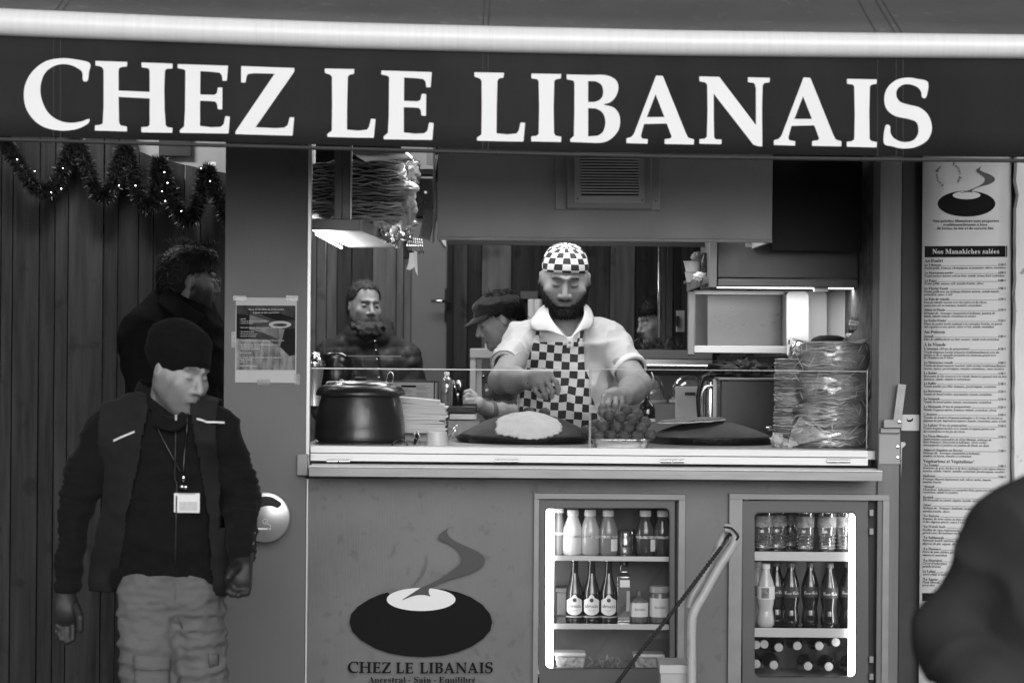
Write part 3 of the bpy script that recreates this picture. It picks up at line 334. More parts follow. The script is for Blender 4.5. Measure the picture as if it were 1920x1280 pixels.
[0,118,46,40,21,-2,6,37,3,42,0,44,0,46,24,46,24,44,23,44,19,41,19,40,28,18,35,38,36,40,30,44,30,46,45,46,45,44,41,42,39,36,24,-2,3,5,4,3,7,5,7,6,5,13,15,14,13,16,15,13,17,16,3,8,7,12,17,13,2,8,3,1,8,2,12,18,17,1,9,8,11,18,12,1,10,9,10,18,11,0,10,1,10,19,18,0,19,10],
[0,119,65,72,18,-2,3,39,1,42,-2,44,-2,46,21,46,21,44,18,43,17,41,17,40,18,38,25,19,31,35,30,40,28,43,25,44,25,46,48,46,48,44,44,41,44,40,44,39,50,21,57,38,58,41,57,43,53,44,53,46,66,46,66,44,63,42,61,38,45,-2,43,-2,33,29,21,-2,3,5,4,3,6,5,15,17,16,15,18,17,26,28,27,26,29,28,14,18,15,25,29,26,25,30,29,2,6,3,2,7,6,14,19,18,2,8,7,24,30,25,13,19,14,1,8,2,24,31,30,1,9,8,13,20,19,23,31,24,13,21,20,12,21,13,1,10,9,0,10,1,12,22,21,23,32,31,22,32,23,0,11,10,11,34,12,34,22,12,11,35,34,33,22,34,33,32,22,0,35,11],
[0,120,48,72,1,0,1,2,9,8,18,20,6,39,1,44,1,46,25,46,25,44,21,42,22,39,27,31,33,38,35,42,34,43,30,44,30,46,46,46,46,44,38,38,30,27,43,5,45,3,48,2,48,0,23,0,23,2,27,3,28,5,26,9,21,17,15,9,13,5,17,2,18,2,18,0,5,7,6,5,8,7,15,17,16,15,18,17,15,14,18,14,19,18,5,9,8,4,9,5,13,19,14,4,10,9,12,19,13,3,10,4,3,11,10,11,19,12,11,20,19,3,20,11,3,21,20,2,30,3,30,21,3,2,31,30,29,21,30,2,32,31,28,21,29,1,32,2,28,22,21,1,33,32,27,22,28,27,23,22,26,23,27,25,23,26,25,24,23,0,33,1,0,34,33,0,35,34],
[0,121,45,78,8,-21,2,-19,-1,-12,1,-8,5,-6,10,-7,11,-11,11,-12,11,-13,13,-15,17,-11,19,-7,21,-1,5,37,4,41,2,43,-1,44,-1,44,-1,46,24,46,24,44,20,43,19,41,19,40,20,38,28,18,34,36,35,39,35,41,34,43,30,44,30,46,45,46,45,44,41,42,39,36,24,-4,19,-14,14,-19,17,19,18,17,20,19,30,32,31,30,33,32,16,20,17,15,20,16,15,21,20,29,33,30,29,34,33,15,22,21,28,34,29,14,22,15,28,35,34,13,22,14,13,23,22,27,35,28,13,24,23,26,35,27,13,25,24,12,25,13,26,36,35,25,36,26,12,36,25,11,36,12,11,37,36,3,5,4,10,37,11,3,6,5,2,6,3,9,37,10,2,7,6,2,8,7,1,8,2,1,9,8,9,38,37,1,38,9,0,38,1],
[0,122,44,32,2,0,2,2,25,43,19,43,11,40,7,32,4,32,5,46,41,46,41,43,19,4,23,4,33,7,39,16,41,16,40,0,6,4,7,4,3,7,3,8,7,3,9,8,3,2,9,2,10,9,1,10,2,6,5,4,12,14,13,12,15,14,11,15,12,1,11,10,1,15,11,0,15,1],
[3,122,42,16,40,45,2,45,2,37,25,37,1,0,41,0,41,8,17,8,2,0,1,2,3,0,3,7,0,4,7,3,4,6,7,4,5,6],
[0,8226,35,8,18,46,5,34,18,22,30,34,1,3,0,2,3,1],
[0,8364,66,64,52,47,49,40,2,40,5,47,46,33,43,26,2,26,5,33,61,66,57,59,52,62,47,64,41,65,30,62,23,52,20,36,23,21,30,11,41,8,47,8,52,11,57,14,60,6,52,1,41,-1,26,4,15,16,11,36,15,56,26,69,41,74,52,72,29,31,30,29,8,31,28,13,29,13,12,29,12,8,29,12,11,8,11,10,8,10,9,8,28,14,13,27,14,28,27,15,14,2,0,3,2,1,0,26,15,27,26,16,15,6,4,7,6,5,4,26,17,16,25,17,26,20,22,21,25,18,17,19,22,20,18,22,19,25,22,18,25,23,22,24,23,25]]
ACC = {'é': ('e', '´'), 'è': ('e', '`'), 'à': ('a', '`'), 'ê': ('e', '^'), 'î': ('i', '^'), 'â': ('a', '^'), 'É': ('E', '´'), 'œ': ('oe', ''), 'û': ('u', '^')}
_ST = {0: 'b', 1: 'bi', 2: 's', 3: 'sans'}
_RAW = {(chr(r[1]), _ST[r[0]]): (r[2], r[4:4 + r[3]], r[4 + r[3]:]) for r in GLYPHS}
def glyph(ch, st):
    k = (ch, st)
    if k in _GL: return _GL[k]
    r = _RAW.get((ch, 'b') if st == 'bi' else k)
    _GL[k] = (None, None, .26) if r is None else (np.array(r[1], dtype=float).reshape(-1, 2) / 100, [tuple(r[2][i:i + 3]) for i in range(0, len(r[2]), 3)], r[0] / 100)
    if st == 'bi' and r is not None: v_ = _GL[k][0]; v_[:, 0] = v_[:, 0] * .92 + v_[:, 1] * .2
    return _GL[k]
def text(s, st='b', track=0):
    """-> list of (verts2d, faces), total width, em units"""
    x = 0; out = []
    for ch in s:
        acc = ''
        if ch in ACC: base, acc = ACC[ch]
        else: base = ch
        for bch in base:
            v, f, a = glyph(bch, st)
            if v is not None: out.append((v + [x, 0], f))
            if acc:
                t = .13 if bch.isupper() else 0; m = x + a * .5
                if acc == '´': q = [(m - .02, .53 + t), (m + .04, .53 + t), (m + .13, .7 + t), (m + .05, .7 + t)]
                elif acc == '`': q = [(m - .1, .7 + t), (m - .02, .7 + t), (m + .04, .53 + t), (m, .53 + t)]
                else: q = [(m - .12, .53 + t), (m, .62 + t), (m + .12, .53 + t), (m, .7 + t)]
                out.append((np.array(q), [(0, 1, 2, 3)] if acc != '^' else [(0, 1, 3), (1, 2, 3)]))
            x += a + track
    return out, x
def put_text(g, s, st, size, mapf, align='l', width=None, track=0):
    """mapf(u, v) -> world point, u right and v up in the units of size"""
    gl, wd = text(s, st, track)
    if not gl: return
    sc = size; sx = size
    if width: sx = width / wd
    o = {'l': 0, 'c': -wd * sx / 2, 'r': -wd * sx}[align]
    for v, f in gl: g.add([mapf(a * sx + o, b * sc) for a, b in v], f)
def pxmap(x, y, Y, ang=0):
    """text origin at photo pixel x,y (baseline); size in photo pixels"""
    c, s_ = math.cos(ang), math.sin(ang)
    return lambda u, v: P(x + u * c + v * s_, y + u * s_ - v * c, Y)
# ============================================================ materials
M('pale_paving', .30, .8, var=.2, vs=5, bump=.004, bs=90)  # unseen ground made pale to bounce light up under the awning
M('deck', .07, .6, var=.3, vs=3, st=(1, 12, 1), bump=.002, bs=30)
M('steel', .24, .42, .5, var=.07, vs=6, st=(1, 1, 3), rvar=.05)
M('steel_dark', .22, .45, .6, var=.12, vs=4, st=(1, 1, 5), rvar=.08)
M('steel_panel', .15, .45, .4, var=.12, vs=4.5, rvar=.08, bump=.0005, bs=250, bst=(1, 1, .05), spots=.82, sps=26)
M('steel_bright', .62, .3, .8, var=.08, vs=8, st=(1, 1, 6))
M('post_panel', .14, .5, .12, var=.06, vs=3, rvar=.06, bump=.0004, bs=260, bst=(1, 1, .05), spots=.85, sps=6)
M('ledge_white', .85, .35, .0, var=.03, vs=5)
M('ledge_face', .26, .4, .6, var=.12, vs=7, st=(1, 1, 6))
M('wood', .11, .7, var=.5, vs=7, st=(5, 5, .35), bump=.004, bs=16, bst=(9, 9, .4), spots=.35, sps=7)
M('wood_light', .12, .65, var=.4, vs=6, st=(6, 6, .4), bump=.003, bs=14, bst=(9, 9, .4), spots=.5, sps=6)
M('fabric_dark', .024, .9, spec=.2, var=.3, vs=2.5, st=(1, 1, .35), sheen=.03, bump=.0012, bs=500)
M('canopy', .10, .85, var=.14, vs=3, bump=.001, bs=300, spots=1.35, sps=25)
M('letter_white', .85, .7, var=.03, vs=3)
M('bar_white', .8, .3, var=.05, vs=4, st=(22, 1, 1))
M('print_black', .008, .6, spec=.12)
M('print_grey', .055, .5)
M('print_white', .82, .5)
M('paint_white', .6, .5, var=.05)
M('black', .012, .5)
M('black_gloss', .012, .22, var=.2, vs=20)
M('rubber', .02, .7)
M('concrete_rough', .10, .9, var=.5, vs=20, bump=.008, bs=50)
M('chrome', .75, .12, 1.0)
M('wallboard', .42, .7, var=.05)
GLASS('glass', .022, .985, .0, film=.004)
GLASS('glass_clean', .06, .96)
EM('tube_light', 14.0); EM('led_strip', 9.0); EM('fairy', 11.0)
STEEL = MATS['steel']

# ============================================================ ground and shell
def struct(name, g, m, **k): o = obj(name, g, MATS[m], kind='structure', **k); return o
struct('ground', G().box(-60, 60, -60, 60, -.3, 0), 'pale_paving')
struct('deck', G().box(-6, 6, .16, 7.5, .002, .2), 'deck')
M('blocker_dark', .05, .9, var=.4, vs=1.5, bump=.01, bs=6)
struct('reflection_blocker', G().box(-30, 30, -14.2, -13.8, 0, 1.7), 'blocker_dark')   # unseen dark wall, added to keep the bright horizon out of the glass reflections
# stall ceiling, far room shell
struct('ceiling', G().box(-6, 6, .4, 7.5, 2.75, 2.8), 'steel_dark')
struct('far_wall', G().box(-6, 6, 7.4, 7.5, .2, 2.75), 'wood')

def plank_wall(name, label, xs, Y, ytop, ybot, mat, seed, ref=640, group=None):
    r = random.Random(seed); x0 = P(xs[0], 900, Y)
    t = thing(name, label, 'wall', (x0.x, Y, .2))
    for a, b in zip(xs[:-1], xs[1:]):
        g = G(); d = r.uniform(0, .012)
        za, zb = P(a, ytop(a), Y).z, P(b, ytop(b), Y).z; zl = .2
        xa, xb = P(a, ref, Y).x + .002, P(b, ref, Y).x - .002
        v = [(xa, Y + d, zl), (xb, Y + d, zl), (xb, Y + d, zb), (xa, Y + d, za), (xa, Y + .03, zl), (xb, Y + .03, zl), (xb, Y + .03, zb), (xa, Y + .03, za)]
        g.add(v, [(0, 1, 2, 3), (5, 4, 7, 6), (4, 0, 3, 7), (1, 5, 6, 2), (3, 2, 6, 7), (4, 5, 1, 0)])
        obj('plank', g, MATS[r.choice(mat)], t, bevel=.002)
    return t
for i, c in enumerate((.016, .026, .038, .02)):
    M('wood%d' % i, c, .75, var=.75, vs=5 + i, st=(4, 4, .28), bump=.004, bs=16, bst=(9, 9, .4), spots=.4, sps=6 + i)
WM = ['wood0', 'wood1', 'wood2', 'wood3']
ltop = lambda x: 150 if x < 232 else (275 + (x - 232) * .36 if x < 300 else 300 + (x - 300) * .2)
plank_wall('plank_wall', 'weathered vertical plank wall behind the garland and the passers-by', [-260, -190, -120, -60, 0, 22, 72, 101, 126, 192, 219, 258, 286, 343, 374, 423, 470, 520, 575], 1.3, ltop, 1500, WM, 3)
struct('upper_wall', G().pbox(180, 80, 590, 420, 1.42, .05), 'wallboard')
obj_pf = obj('picture_frame', G().pbox(298, 240, 358, 293, 1.38, .03), MATS['black'], bevel=.002); tag(obj_pf, 'dark frame hanging on the pale wall above the planks', 'picture frame')
g = G(); c = P(397, 322, 1.32); g.lathe(c, [(.012, 0), (.016, .035), (.014, .035), (.011, .004)], 14); o = obj('paper_cup', g, MATS['print_white'], smooth=True); tag(o, 'small white cup standing on the plank wall top', 'cup')

# back wall of the interior (planks, far side) and door
plank_wall('back_plank_wall', 'vertical plank wall at the back of the kitchen, behind the cook', [848, 876, 902, 958, 1016, 1038, 1084, 1100, 1143, 1190, 1234, 1262, 1300, 1350, 1400, 1470, 1540, 1640, 1720], 4.6, lambda x: 330, 1500, ['wood_light', 'wood2', 'wood3'], 8)
plank_wall('side_plank_wall', 'plank wall behind the customer in the puffer jacket', [520, 560, 592, 611, 631, 658, 697, 742, 756, 770], 4.6, lambda x: 330, 1500, ['wood_light', 'wood_light2'] if 'wood_light2' in MATS else ['wood_light', 'wood2'], 5)
M('door_grey', .17, .55, var=.05)
t = thing('interior_door', 'plain grey door with a lever handle behind the kitchen', 'door', (P(810, 800, 4.62).x, 4.62, .2))
g = G(); c0 = P(770, 600, 4.62).x; c1 = P(838, 600, 4.62).x; g.box(c0, c1, 4.62, 4.66, .2, 2.4); obj('door_leaf', g, MATS['door_grey'], t, bevel=.003)
g = G(); g.box(c1, c1 + .03, 4.58, 4.66, .2, 2.42); obj('door_frame', g, MATS['wood0'], t)
h = obj('handle_plate', G().pbox(834, 540, 844, 602, 4.6, .02), MATS['black'], t, bevel=.003)
obj('handle', G().tube([P(841, 565, 4.59), P(841, 565, 4.54), P(808, 564, 4.54)], .009, 8), MATS['chrome'], h, smooth=True)
o = obj('notice', G().pbox(976, 546, 1008, 560, 4.58, .003), M('notice', .12, .6)); tag(o, 'small dark notice pinned to the back plank wall', 'notice')

# ============================================================ awning
T = lambda x: np.interp(x, [-400, 0, 320, 640, 960, 1280, 1600, 1920, 2300], [-12, 16, 30, 42, 50, 57, 61.5, 65, 68])
B = lambda x: np.interp(x, [-400, 0, 320, 640, 960, 1280, 1600, 1920, 2300], [40, 68, 80, 92, 100, 106, 109, 111, 113])
H = lambda x: np.interp(x, [-400, 0, 320, 640, 960, 1280, 1600, 1920, 2300], [250, 268, 277, 285.5, 294, 301, 305, 308, 310])
AY = -1.3; XS = np.linspace(-260, 2180, 60)
aw = thing('awning', 'dark fabric shop awning with a pale front bar and white lettering', 'awning', (0, .35, 2.95))
A = []
for x in XS:
    a, b = P(x, T(x) + 6, AY), None; col = []
    for k in range(12):
        u = k / 11; X = a.x * (1 - 0.0 * u); col.append((X, AY + 1.7 * u, a.z + .75 * u - .03 * math.sin(math.pi * u)))
    A.append(col)
obj('canopy', G().grid(np.array(A)), MATS['canopy'], aw, smooth=True, solid=.003)
k = PPM(AY)
obj('front_bar', G().tube([P(x, (T(x) + B(x)) / 2, AY - .0) for x in XS], [(B(x) - T(x)) / 2 / k for x in XS], 28), MATS['bar_white'], aw, smooth=True)
A = [[P(x, y, AY) for y in np.linspace(B(x) - 4, H(x) - 13, 5)] for x in XS]
obj('valance', G().grid(np.array([[tuple(p) for p in c] for c in A])), MATS['fabric_dark'], aw, smooth=True, solid=.003)
M('hem', .05, .8, var=.1, bump=.001, bs=300)
obj('hem', G().tube([P(x, H(x) - 6.5, AY) for x in XS], 6.7 / k, 14, sq=.55), MATS['hem'], aw, smooth=True)
M('seam', .07, .8)
for x, dx in ((100, 14), (113, 14), (905, 8), (915, 8), (1645, -6), (1680, -8), (1693, -8)):
    g = G(); pts = [P(x, B(x) + 1, AY - .003), P(x + .8, B(x) + 1, AY - .003), P(x + .8, H(x), AY - .004), P(x, H(x), AY - .004)]
    g.add(pts, [(0, 1, 2, 3)]); obj('seam', g, MATS['seam'], aw)
    a = P(x, T(x) + 6, AY); g = G(); q = []
    for kx in range(8):
        u = kx / 7; q += [(a.x, AY + 1.7 * u, a.z + .75 * u - .03 * math.sin(math.pi * u) + .005), (a.x + .002, AY + 1.7 * u, a.z + .75 * u - .03 * math.sin(math.pi * u) + .005)]
    g.add(q, [(2 * i, 2 * i + 1, 2 * i + 3, 2 * i + 2) for i in range(7)]); obj('seam', g, MATS['seam'], aw)
# lettering, traced outlines in photo pixels (3x zooms)
def z3(pts, ox=0): return [(ox + x / 3, y / 3) for x, y in pts]
LC = z3([(506, 358), (440, 338), (350, 329), (260, 345), (190, 395), (148, 460), (134, 530), (145, 605), (185, 670), (240, 712), (310, 732), (380, 735), (440, 724), (490, 700), (504, 680), (497, 670), (455, 685), (395, 692), (335, 680), (280, 645), (245, 590), (228, 525), (232, 465), (255, 410), (300, 375), (350, 362), (400, 368), (445, 390), (463, 410), (468, 455), (493, 455), (500, 410)])
LH = z3([(537, 344), (716, 350), (714, 376), (690, 377), (670, 385), (667, 400), (667, 511), (842, 518), (842, 400), (835, 385), (797, 380), (796, 353), (971, 359), (970, 387), (940, 388), (928, 398), (924, 500), (926, 620), (932, 705), (942, 716), (971, 720), (969, 748), (795, 745), (795, 716), (828, 715), (842, 704), (842, 555), (667, 546), (670, 690), (678, 706), (714, 713), (714, 740), (534, 735), (534, 706), (565, 703), (578, 695), (583, 600), (583, 395), (575, 380), (562, 374), (537, 370)])
LE = z3([(999, 362), (1283, 371), (1276, 456), (1252, 456), (1248, 425), (1235, 410), (1190, 405), (1127, 401), (1126, 533), (1205, 535), (1220, 525), (1226, 493), (1251, 494), (1250, 617), (1225, 615), (1221, 585), (1210, 572), (1170, 569), (1125, 568), (1125, 710), (1190, 717), (1240, 715), (1258, 700), (1268, 654), (1293, 657), (1286, 752), (1012, 748), (1012, 732), (1036, 712), (1041, 620), (1043, 400), (1036, 392), (999, 384)])
LZ = z3([(1357, 373), (1656, 384), (1655, 405), (1437, 717), (1560, 722), (1600, 718), (1618, 705), (1630, 660), (1655, 661), (1646, 764), (1325, 755), (1325, 740), (1545, 416), (1430, 413), (1395, 418), (1387, 430), (1381, 466), (1356, 465)])
LL = z3([(748, 408), (915, 411), (912, 438), (888, 442), (878, 455), (874, 600), (873, 751), (935, 757), (985, 752), (998, 735), (1008, 690), (1034, 692), (1024, 797), (930, 796), (763, 792), (763, 775), (788, 757), (790, 620), (789, 455), (780, 443), (749, 432)], 640)
LI = z3([(1069, 415), (1237, 418), (1235, 443), (1212, 446), (1198, 455), (1194, 600), (1196, 750), (1205, 764), (1237, 770), (1236, 800), (1068, 796), (1068, 768), (1095, 766), (1110, 755), (1113, 620), (1110, 460), (1103, 447), (1069, 442)], 640)
LB = z3([(1267, 420), (1400, 423), (1480, 423), (1530, 440), (1555, 470), (1557, 510), (1540, 550), (1510, 578), (1475, 589), (1530, 605), (1560, 640), (1568, 680), (1560, 730), (1525, 775), (1480, 800), (1430, 805), (1288, 799), (1288, 783), (1308, 765), (1311, 620), (1311, 470), (1305, 455), (1268, 447)], 640)
LB1 = z3([(1388, 457), (1430, 458), (1460, 475), (1472, 505), (1470, 540), (1450, 565), (1420, 575), (1388, 575)], 640)
LB2 = z3([(1388, 609), (1430, 611), (1465, 630), (1483, 665), (1484, 705), (1470, 745), (1440, 765), (1388, 768)], 640)
LA = z3([(680, 437), (718, 439), (848, 762), (860, 785), (893, 796), (892, 824), (728, 821), (728, 795), (760, 790), (768, 780), (740, 706), (612, 709), (594, 775), (600, 790), (633, 795), (632, 820), (513, 816), (513, 790), (540, 782), (555, 765)], 1280)
LA1 = z3([(677, 542), (628, 670), (727, 670)], 1280)
LN = z3([(93, 431), (206, 434), (412, 705), (412, 500), (408, 478), (400, 468), (367, 463), (367, 436), (490, 439), (488, 465), (460, 468), (450, 480), (446, 600), (448, 824), (430, 824), (398, 815), (174, 527), (175, 700), (177, 775), (188, 785), (219, 786), (218, 812), (94, 809), (94, 784), (125, 780), (136, 770), (140, 620), (138, 480), (130, 466), (94, 458)], 1280)
LS = z3([(1380, 465), (1370, 547), (1346, 547), (1342, 520), (1325, 495), (1290, 478), (1255, 475), (1225, 485), (1204, 510), (1203, 545), (1225, 575), (1270, 590), (1330, 605), (1375, 640), (1398, 690), (1400, 740), (1380, 785), (1340, 815), (1290, 833), (1230, 835), (1175, 823), (1131, 805), (1140, 710), (1166, 710), (1168, 745), (1185, 775), (1220, 795), (1260, 800), (1300, 788), (1323, 755), (1325, 715), (1310, 685), (1270, 670), (1200, 655), (1155, 625), (1136, 585), (1136, 535), (1155, 490), (1200, 452), (1260, 438), (1320, 445)], 1280)
sm = lambda p: catmull(p, 4)
tr = lambda lp, dx, dy: [(x + dx, y + dy) for x, y in lp]
BIG = [('C', [sm(LC)]), ('H', [rnd(LH)]), ('E', [rnd(LE)]), ('Z', [rnd(LZ)]), ('L', [tr(rnd(LL), -280.5, -7)]), ('E', [tr(rnd(LE), 382, 12)]),
       ('L', [rnd(LL)]), ('I', [rnd(LI)]), ('B', [sm(LB[:1] + LB[1:16]) if 0 else rnd(LB), rnd(LB1), rnd(LB2)]), ('A', [tr(rnd(LA), -276.5, -3.5), tr(LA1, -276.5, -3.5)]), ('N', [rnd(LN)]),
       ('A', [rnd(LA), LA1]), ('I', [tr(rnd(LI), 591.7, 10)]), ('S', [sm(LS)])]
def smoothB(lp):  # round the bowls only
    a = catmull(lp[1:16], 3, False); return [lp[0]] + a + lp[16:]
BIG[8] = ('B', [smoothB(LB), catmull(LB1[1:7], 3, False) + [LB1[7], LB1[0]], catmull(LB2[1:7], 3, False) + [LB2[7], LB2[0]]])
for ch, lps in BIG: flat('letter', lps, AY - .005, MATS['letter_white'], aw)

# ============================================================ stall front
st = thing('stall_front', 'brushed metal front of the food stall with its printed logo', 'stall', (0, 0, 0))
obj('post_panel', G().pbox(419, 250, 575.5, 1594, 0, .12, yr=783), MATS['post_panel'], st, bevel=.002)
obj('edge_trim', G().pbox(576, 250, 582.5, 878, -.004, .03, yr=560), M('trim_bright', .75, .3, .3), st, bevel=.001)
obj('edge_trim', G().pbox(573.6, 898, 576.2, 1594, -.004, .02, yr=1090), MATS['trim_bright'], st)
flat('front_panel', [[(577, 897), (1668, 899), (1668, 1594), (570, 1594)], [(1002, 925), (1284, 927), (1281, 1330), (999, 1330)][::-1], [(1367, 925), (1664, 928), (1660, 1330), (1364, 1330)][::-1]], .015, MATS['steel_panel'], st, thick=.03)
# logo print
LY = -.0025
z4 = lambda pts: [(640 + x / 4.13, 970 + y / 4.13) for x, y in pts]
flat('logo', [z4([(62, 810), (75, 745), (130, 685), (215, 630), (300, 593), (360, 577), (372, 585), (371, 600), (355, 625), (360, 660), (420, 695), (520, 716), (620, 722), (720, 715), (810, 693), (870, 660), (884, 630), (865, 600), (810, 570), (730, 548)] + [(800, 553), (900, 575), (1000, 612), (1090, 670), (1150, 740), (1168, 805), (1155, 870), (1100, 935), (1010, 995), (900, 1040), (780, 1066), (640, 1077), (500, 1070), (370, 1048), (260, 1010), (150, 945), (85, 880)])], LY, MATS['print_black'], st)
flat('logo', [z4(ell(618, 632, 266, 89, 56))], LY - .002, MATS['print_white'], st)
smoke = [(868, 64), (830, 85), (818, 115), (850, 160), (920, 200), (1000, 235), (1070, 270), (1110, 315), (1095, 370), (1040, 410), (960, 443), (850, 475), (760, 505), (700, 535), (678, 560), (680, 590), (690, 607), (640, 597), (580, 600), (520, 618), (468, 637), (540, 590), (610, 545), (690, 510), (790, 455), (880, 390), (925, 345), (932, 310), (905, 255), (840, 205), (770, 175), (750, 155), (765, 125), (810, 90)]
flat('logo', [z4(catmull(smoke, 3))], LY - .004, MATS['print_grey'], st)
# panel words: the same letters as the awning, smaller
def place_word(seq, x0, x1, ybase, h, Y, mat, parent, thin=0):
    """seq of (loops) laid out with the awning's own spacing, squeezed into x0..x1"""
    xa, xb = 44.5, 1747; kx = (x1 - x0) / (xb - xa)
    for ch, lps in BIG:
        xs_ = [p[0] for p in lps[0]]; ys_ = [p[1] for p in lps[0]]; yb = max(ys_)
        ang = .0075
        out = []
        for lp in lps: out.append([(x0 + (x - xa) * kx, ybase + (y - ((x - 44) * .0194 + 245)) * h / 129) for x, y in lp])
        flat('letter', out, Y, mat, parent)
place_word(BIG, 652, 924, 1261, 20.5, LY, MATS['print_black'], st)
gl, wd = text('Ancestral - Sain - Equilibré', 'b'); s_ = 201 / wd
g = G(); put_text(g, 'Ancestral - Sain - Equilibré', 'b', 15.5, lambda u, v: P(691 + u, 1278.5 - v, LY), width=201); obj('logo_text', g, MATS['print_black'], st)

# scuffs and rub marks on the sheet metal
g = G(); r = random.Random(12)
def mark(pts, w_):
    c = catmull(pts, 4, False)
    for i in range(len(c) - 1):
        a, b = np.array(c[i][:2]), np.array(c[i + 1][:2]); d = b - a; n_ = np.array((-d[1], d[0])) / (np.linalg.norm(d) + 1e-6); u = math.sin(math.pi * i / (len(c) - 1)); v = math.sin(math.pi * (i + 1) / (len(c) - 1))
        g.add([P(*(a - n_ * w_ * u), -.0012), P(*(b - n_ * w_ * v), -.0012), P(*(b + n_ * w_ * v), -.0012), P(*(a + n_ * w_ * u), -.0012)], [(0, 1, 2, 3)])
mark([(800, 1035), (797, 1062), (785, 1085), (768, 1100)], 1.6); mark([(727, 1100), (745, 1108), (772, 1103)], 1.2); mark([(740, 1018), (738, 1032), (732, 1046)], .8); mark([(692, 1215), (700, 1240)], .5); mark([(890, 1212), (897, 1228)], .8)
for i in range(46):
    x, y = r.uniform(585, 995), r.uniform(930, 1275); a = r.uniform(-.6, .6); L_ = r.uniform(2, 14); mark([(x, y), (x + L_ * math.sin(a) * .5, y + L_ * .5), (x + L_ * math.sin(a), y + L_ * math.cos(a))], r.uniform(.25, .6))
for i in range(30):
    x, y = r.uniform(425, 570), r.uniform(300, 1275); L_ = r.uniform(3, 16); mark([(x, y), (x + r.uniform(-2, 2), y + L_ * .5), (x + r.uniform(-3, 3), y + L_)], r.uniform(.2, .5))
for x, y in ((548, 1134), (532, 1146), (600, 1080), (604, 1110), (690, 1205), (660, 1000), (811, 906), (925, 1196), (930, 1150), (975, 960)): mark([(x, y), (x + 2, y + .4), (x + 4, y + 1)], r.uniform(.8, 1.6))
obj('scuff_marks', g, M('scuff', .118, .6), st, kind='stuff')
# sill, ledge
obj('upper_sill', G().pbox(582, 840, 1627, 852.5, -.01, .06), MATS['ledge_white'], st, bevel=.0015)
obj('lower_sill', G().pbox(582, 854, 1627.5, 868, -.016, .06), MATS['ledge_white'], st, bevel=.0015)
zl = P(1115, 884, -.16).z
lg = thing('counter_ledge', 'white topped metal serving ledge across the stall front', 'ledge', (0, -.1, zl))
xl, xr_ = P(579, 885, -.16).x, P(1655, 885, -.16).x
zt = P(1115, 877.5, -.16).z; zb_ = P(1115, 897, -.16).z
obj('ledge_top', G().box(xl, xr_, -.16, -.02, zt - .004, zt), MATS['ledge_white'], lg, bevel=.001)
obj('ledge_face', G().box(xl, xr_, -.162, -.15, zb_, zt - .005), MATS['ledge_face'], lg, bevel=.001)
obj('ledge_underside', G().box(xl + .01, xr_ - .01, -.148, -.02, zb_ + .006, zb_ + .012), MATS['steel_dark'], lg)
for x in (635, 951, 1261, 1573):
    for dx in (-13, 10):
        a = P(x + dx - 9, 864, -.022); b = P(x + dx + 11, 864, -.022)
        obj('hinge', G().tube([a, b], 3.2 / PPM(0), 12), MATS['chrome'], lg, autos=40)
obj('bracket', G().pbox(557, 851, 577, 891, -.03, .03), MATS['steel'], lg, bevel=.0015)
# right post with its clamp
rp = thing('right_post', 'metal faced right hand post of the serving window with a clamp', 'post', (P(1668, 1500, 0).x, 0, 0))
M('post_right', .16, .5, .2, var=.12, vs=9, st=(3, 3, .4), bump=.0008, bs=20, bst=(3, 3, .4))
obj('post_face', G().pbox(1648, 250, 1689, 1594, 0, .14, yr=600), MATS['post_right'], rp, bevel=.002)
M('lever', .33, .5, .4, var=.15, vs=20)
g = G(); a, b = P(1691, 720, -.03), P(1682, 790, -.03); d = (b - a).normalized(); R = Matrix(((d.z, 0, d.x), (0, 1, 0), (-d.x, 0, d.z)))
g.obox((a + b) / 2, (.026, .012, (b - a).length), Matrix.Rotation(math.atan2(-(a.x - b.x), -(a.z - b.z)) + math.pi, 3, 'Y') if 0 else Matrix.Rotation(math.radians(7.0), 3, 'Y')); obj('lever', g, MATS['lever'], rp, bevel=.001)
obj('clamp_plate', G().pbox(1657, 786, 1691, 802, -.035, .012), MATS['steel'], rp, bevel=.0015)
obj('clamp_jaw', G().pbox(1651, 802, 1688, 812, -.02, .02), MATS['steel_dark'], rp, bevel=.0015)
for x, y, Y in ((1686, 791, -.036), (1683, 838, -.002), (1683, 858, -.002)):
    c = P(x, y, Y); obj('screw', G().lathe(c, [(.006, 0), (.005, .003), (.0, .0035)], 12, Matrix.Rotation(math.radians(90), 3, 'X')), MATS['chrome'], rp)
obj('lower_bracket', G().pbox(1648, 812, 1688, 870, -.004, .004), MATS['steel'], rp, bevel=.001)
# right side wall: dark felt board, menu, peeling jamb
struct('side_wall', G().pbox(1690, 250, 1990, 1594, .03, .1, yr=600), 'black')
M('felt', .06, .9, var=.1)
t = thing('felt_board', 'dark board between the post and the printed menu', 'board', (P(1708, 1500, .02).x, .02, 0))
obj('felt_panel', G().pbox(1690, 250, 1727, 1594, .01, .02, yr=600), MATS['felt'], t)
o = obj('card', G().pbox(1690, 777, 1723.5, 807, .004, .002), MATS['paint_white']); tag(o, 'white card with a small black mark, stuck beside the clamp', 'card')
flat('card_print', [catmull([(1700, 783), (1703, 787), (1709, 786), (1711, 783), (1712, 787), (1708, 790), (1702, 790)], 3)], .002, MATS['print_black'], o)
o = obj('torn_paper', None or G().add([P(1689, 828, .005), P(1697, 829, .005), P(1698, 834, .005), P(1691, 840, .005), P(1690, 870, .005), P(1689, 900, .005)], [(0, 1, 2, 3), (0, 3, 4, 5)]), MATS['paint_white'], solid=.001); tag(o, 'torn scrap of white paper under the clamp', 'paper scrap')
jm = thing('peeling_jamb', 'white painted wooden jamb with peeling edges beside the menu', 'jamb', (P(1915, 1500, -.05).x, -.05, 0))
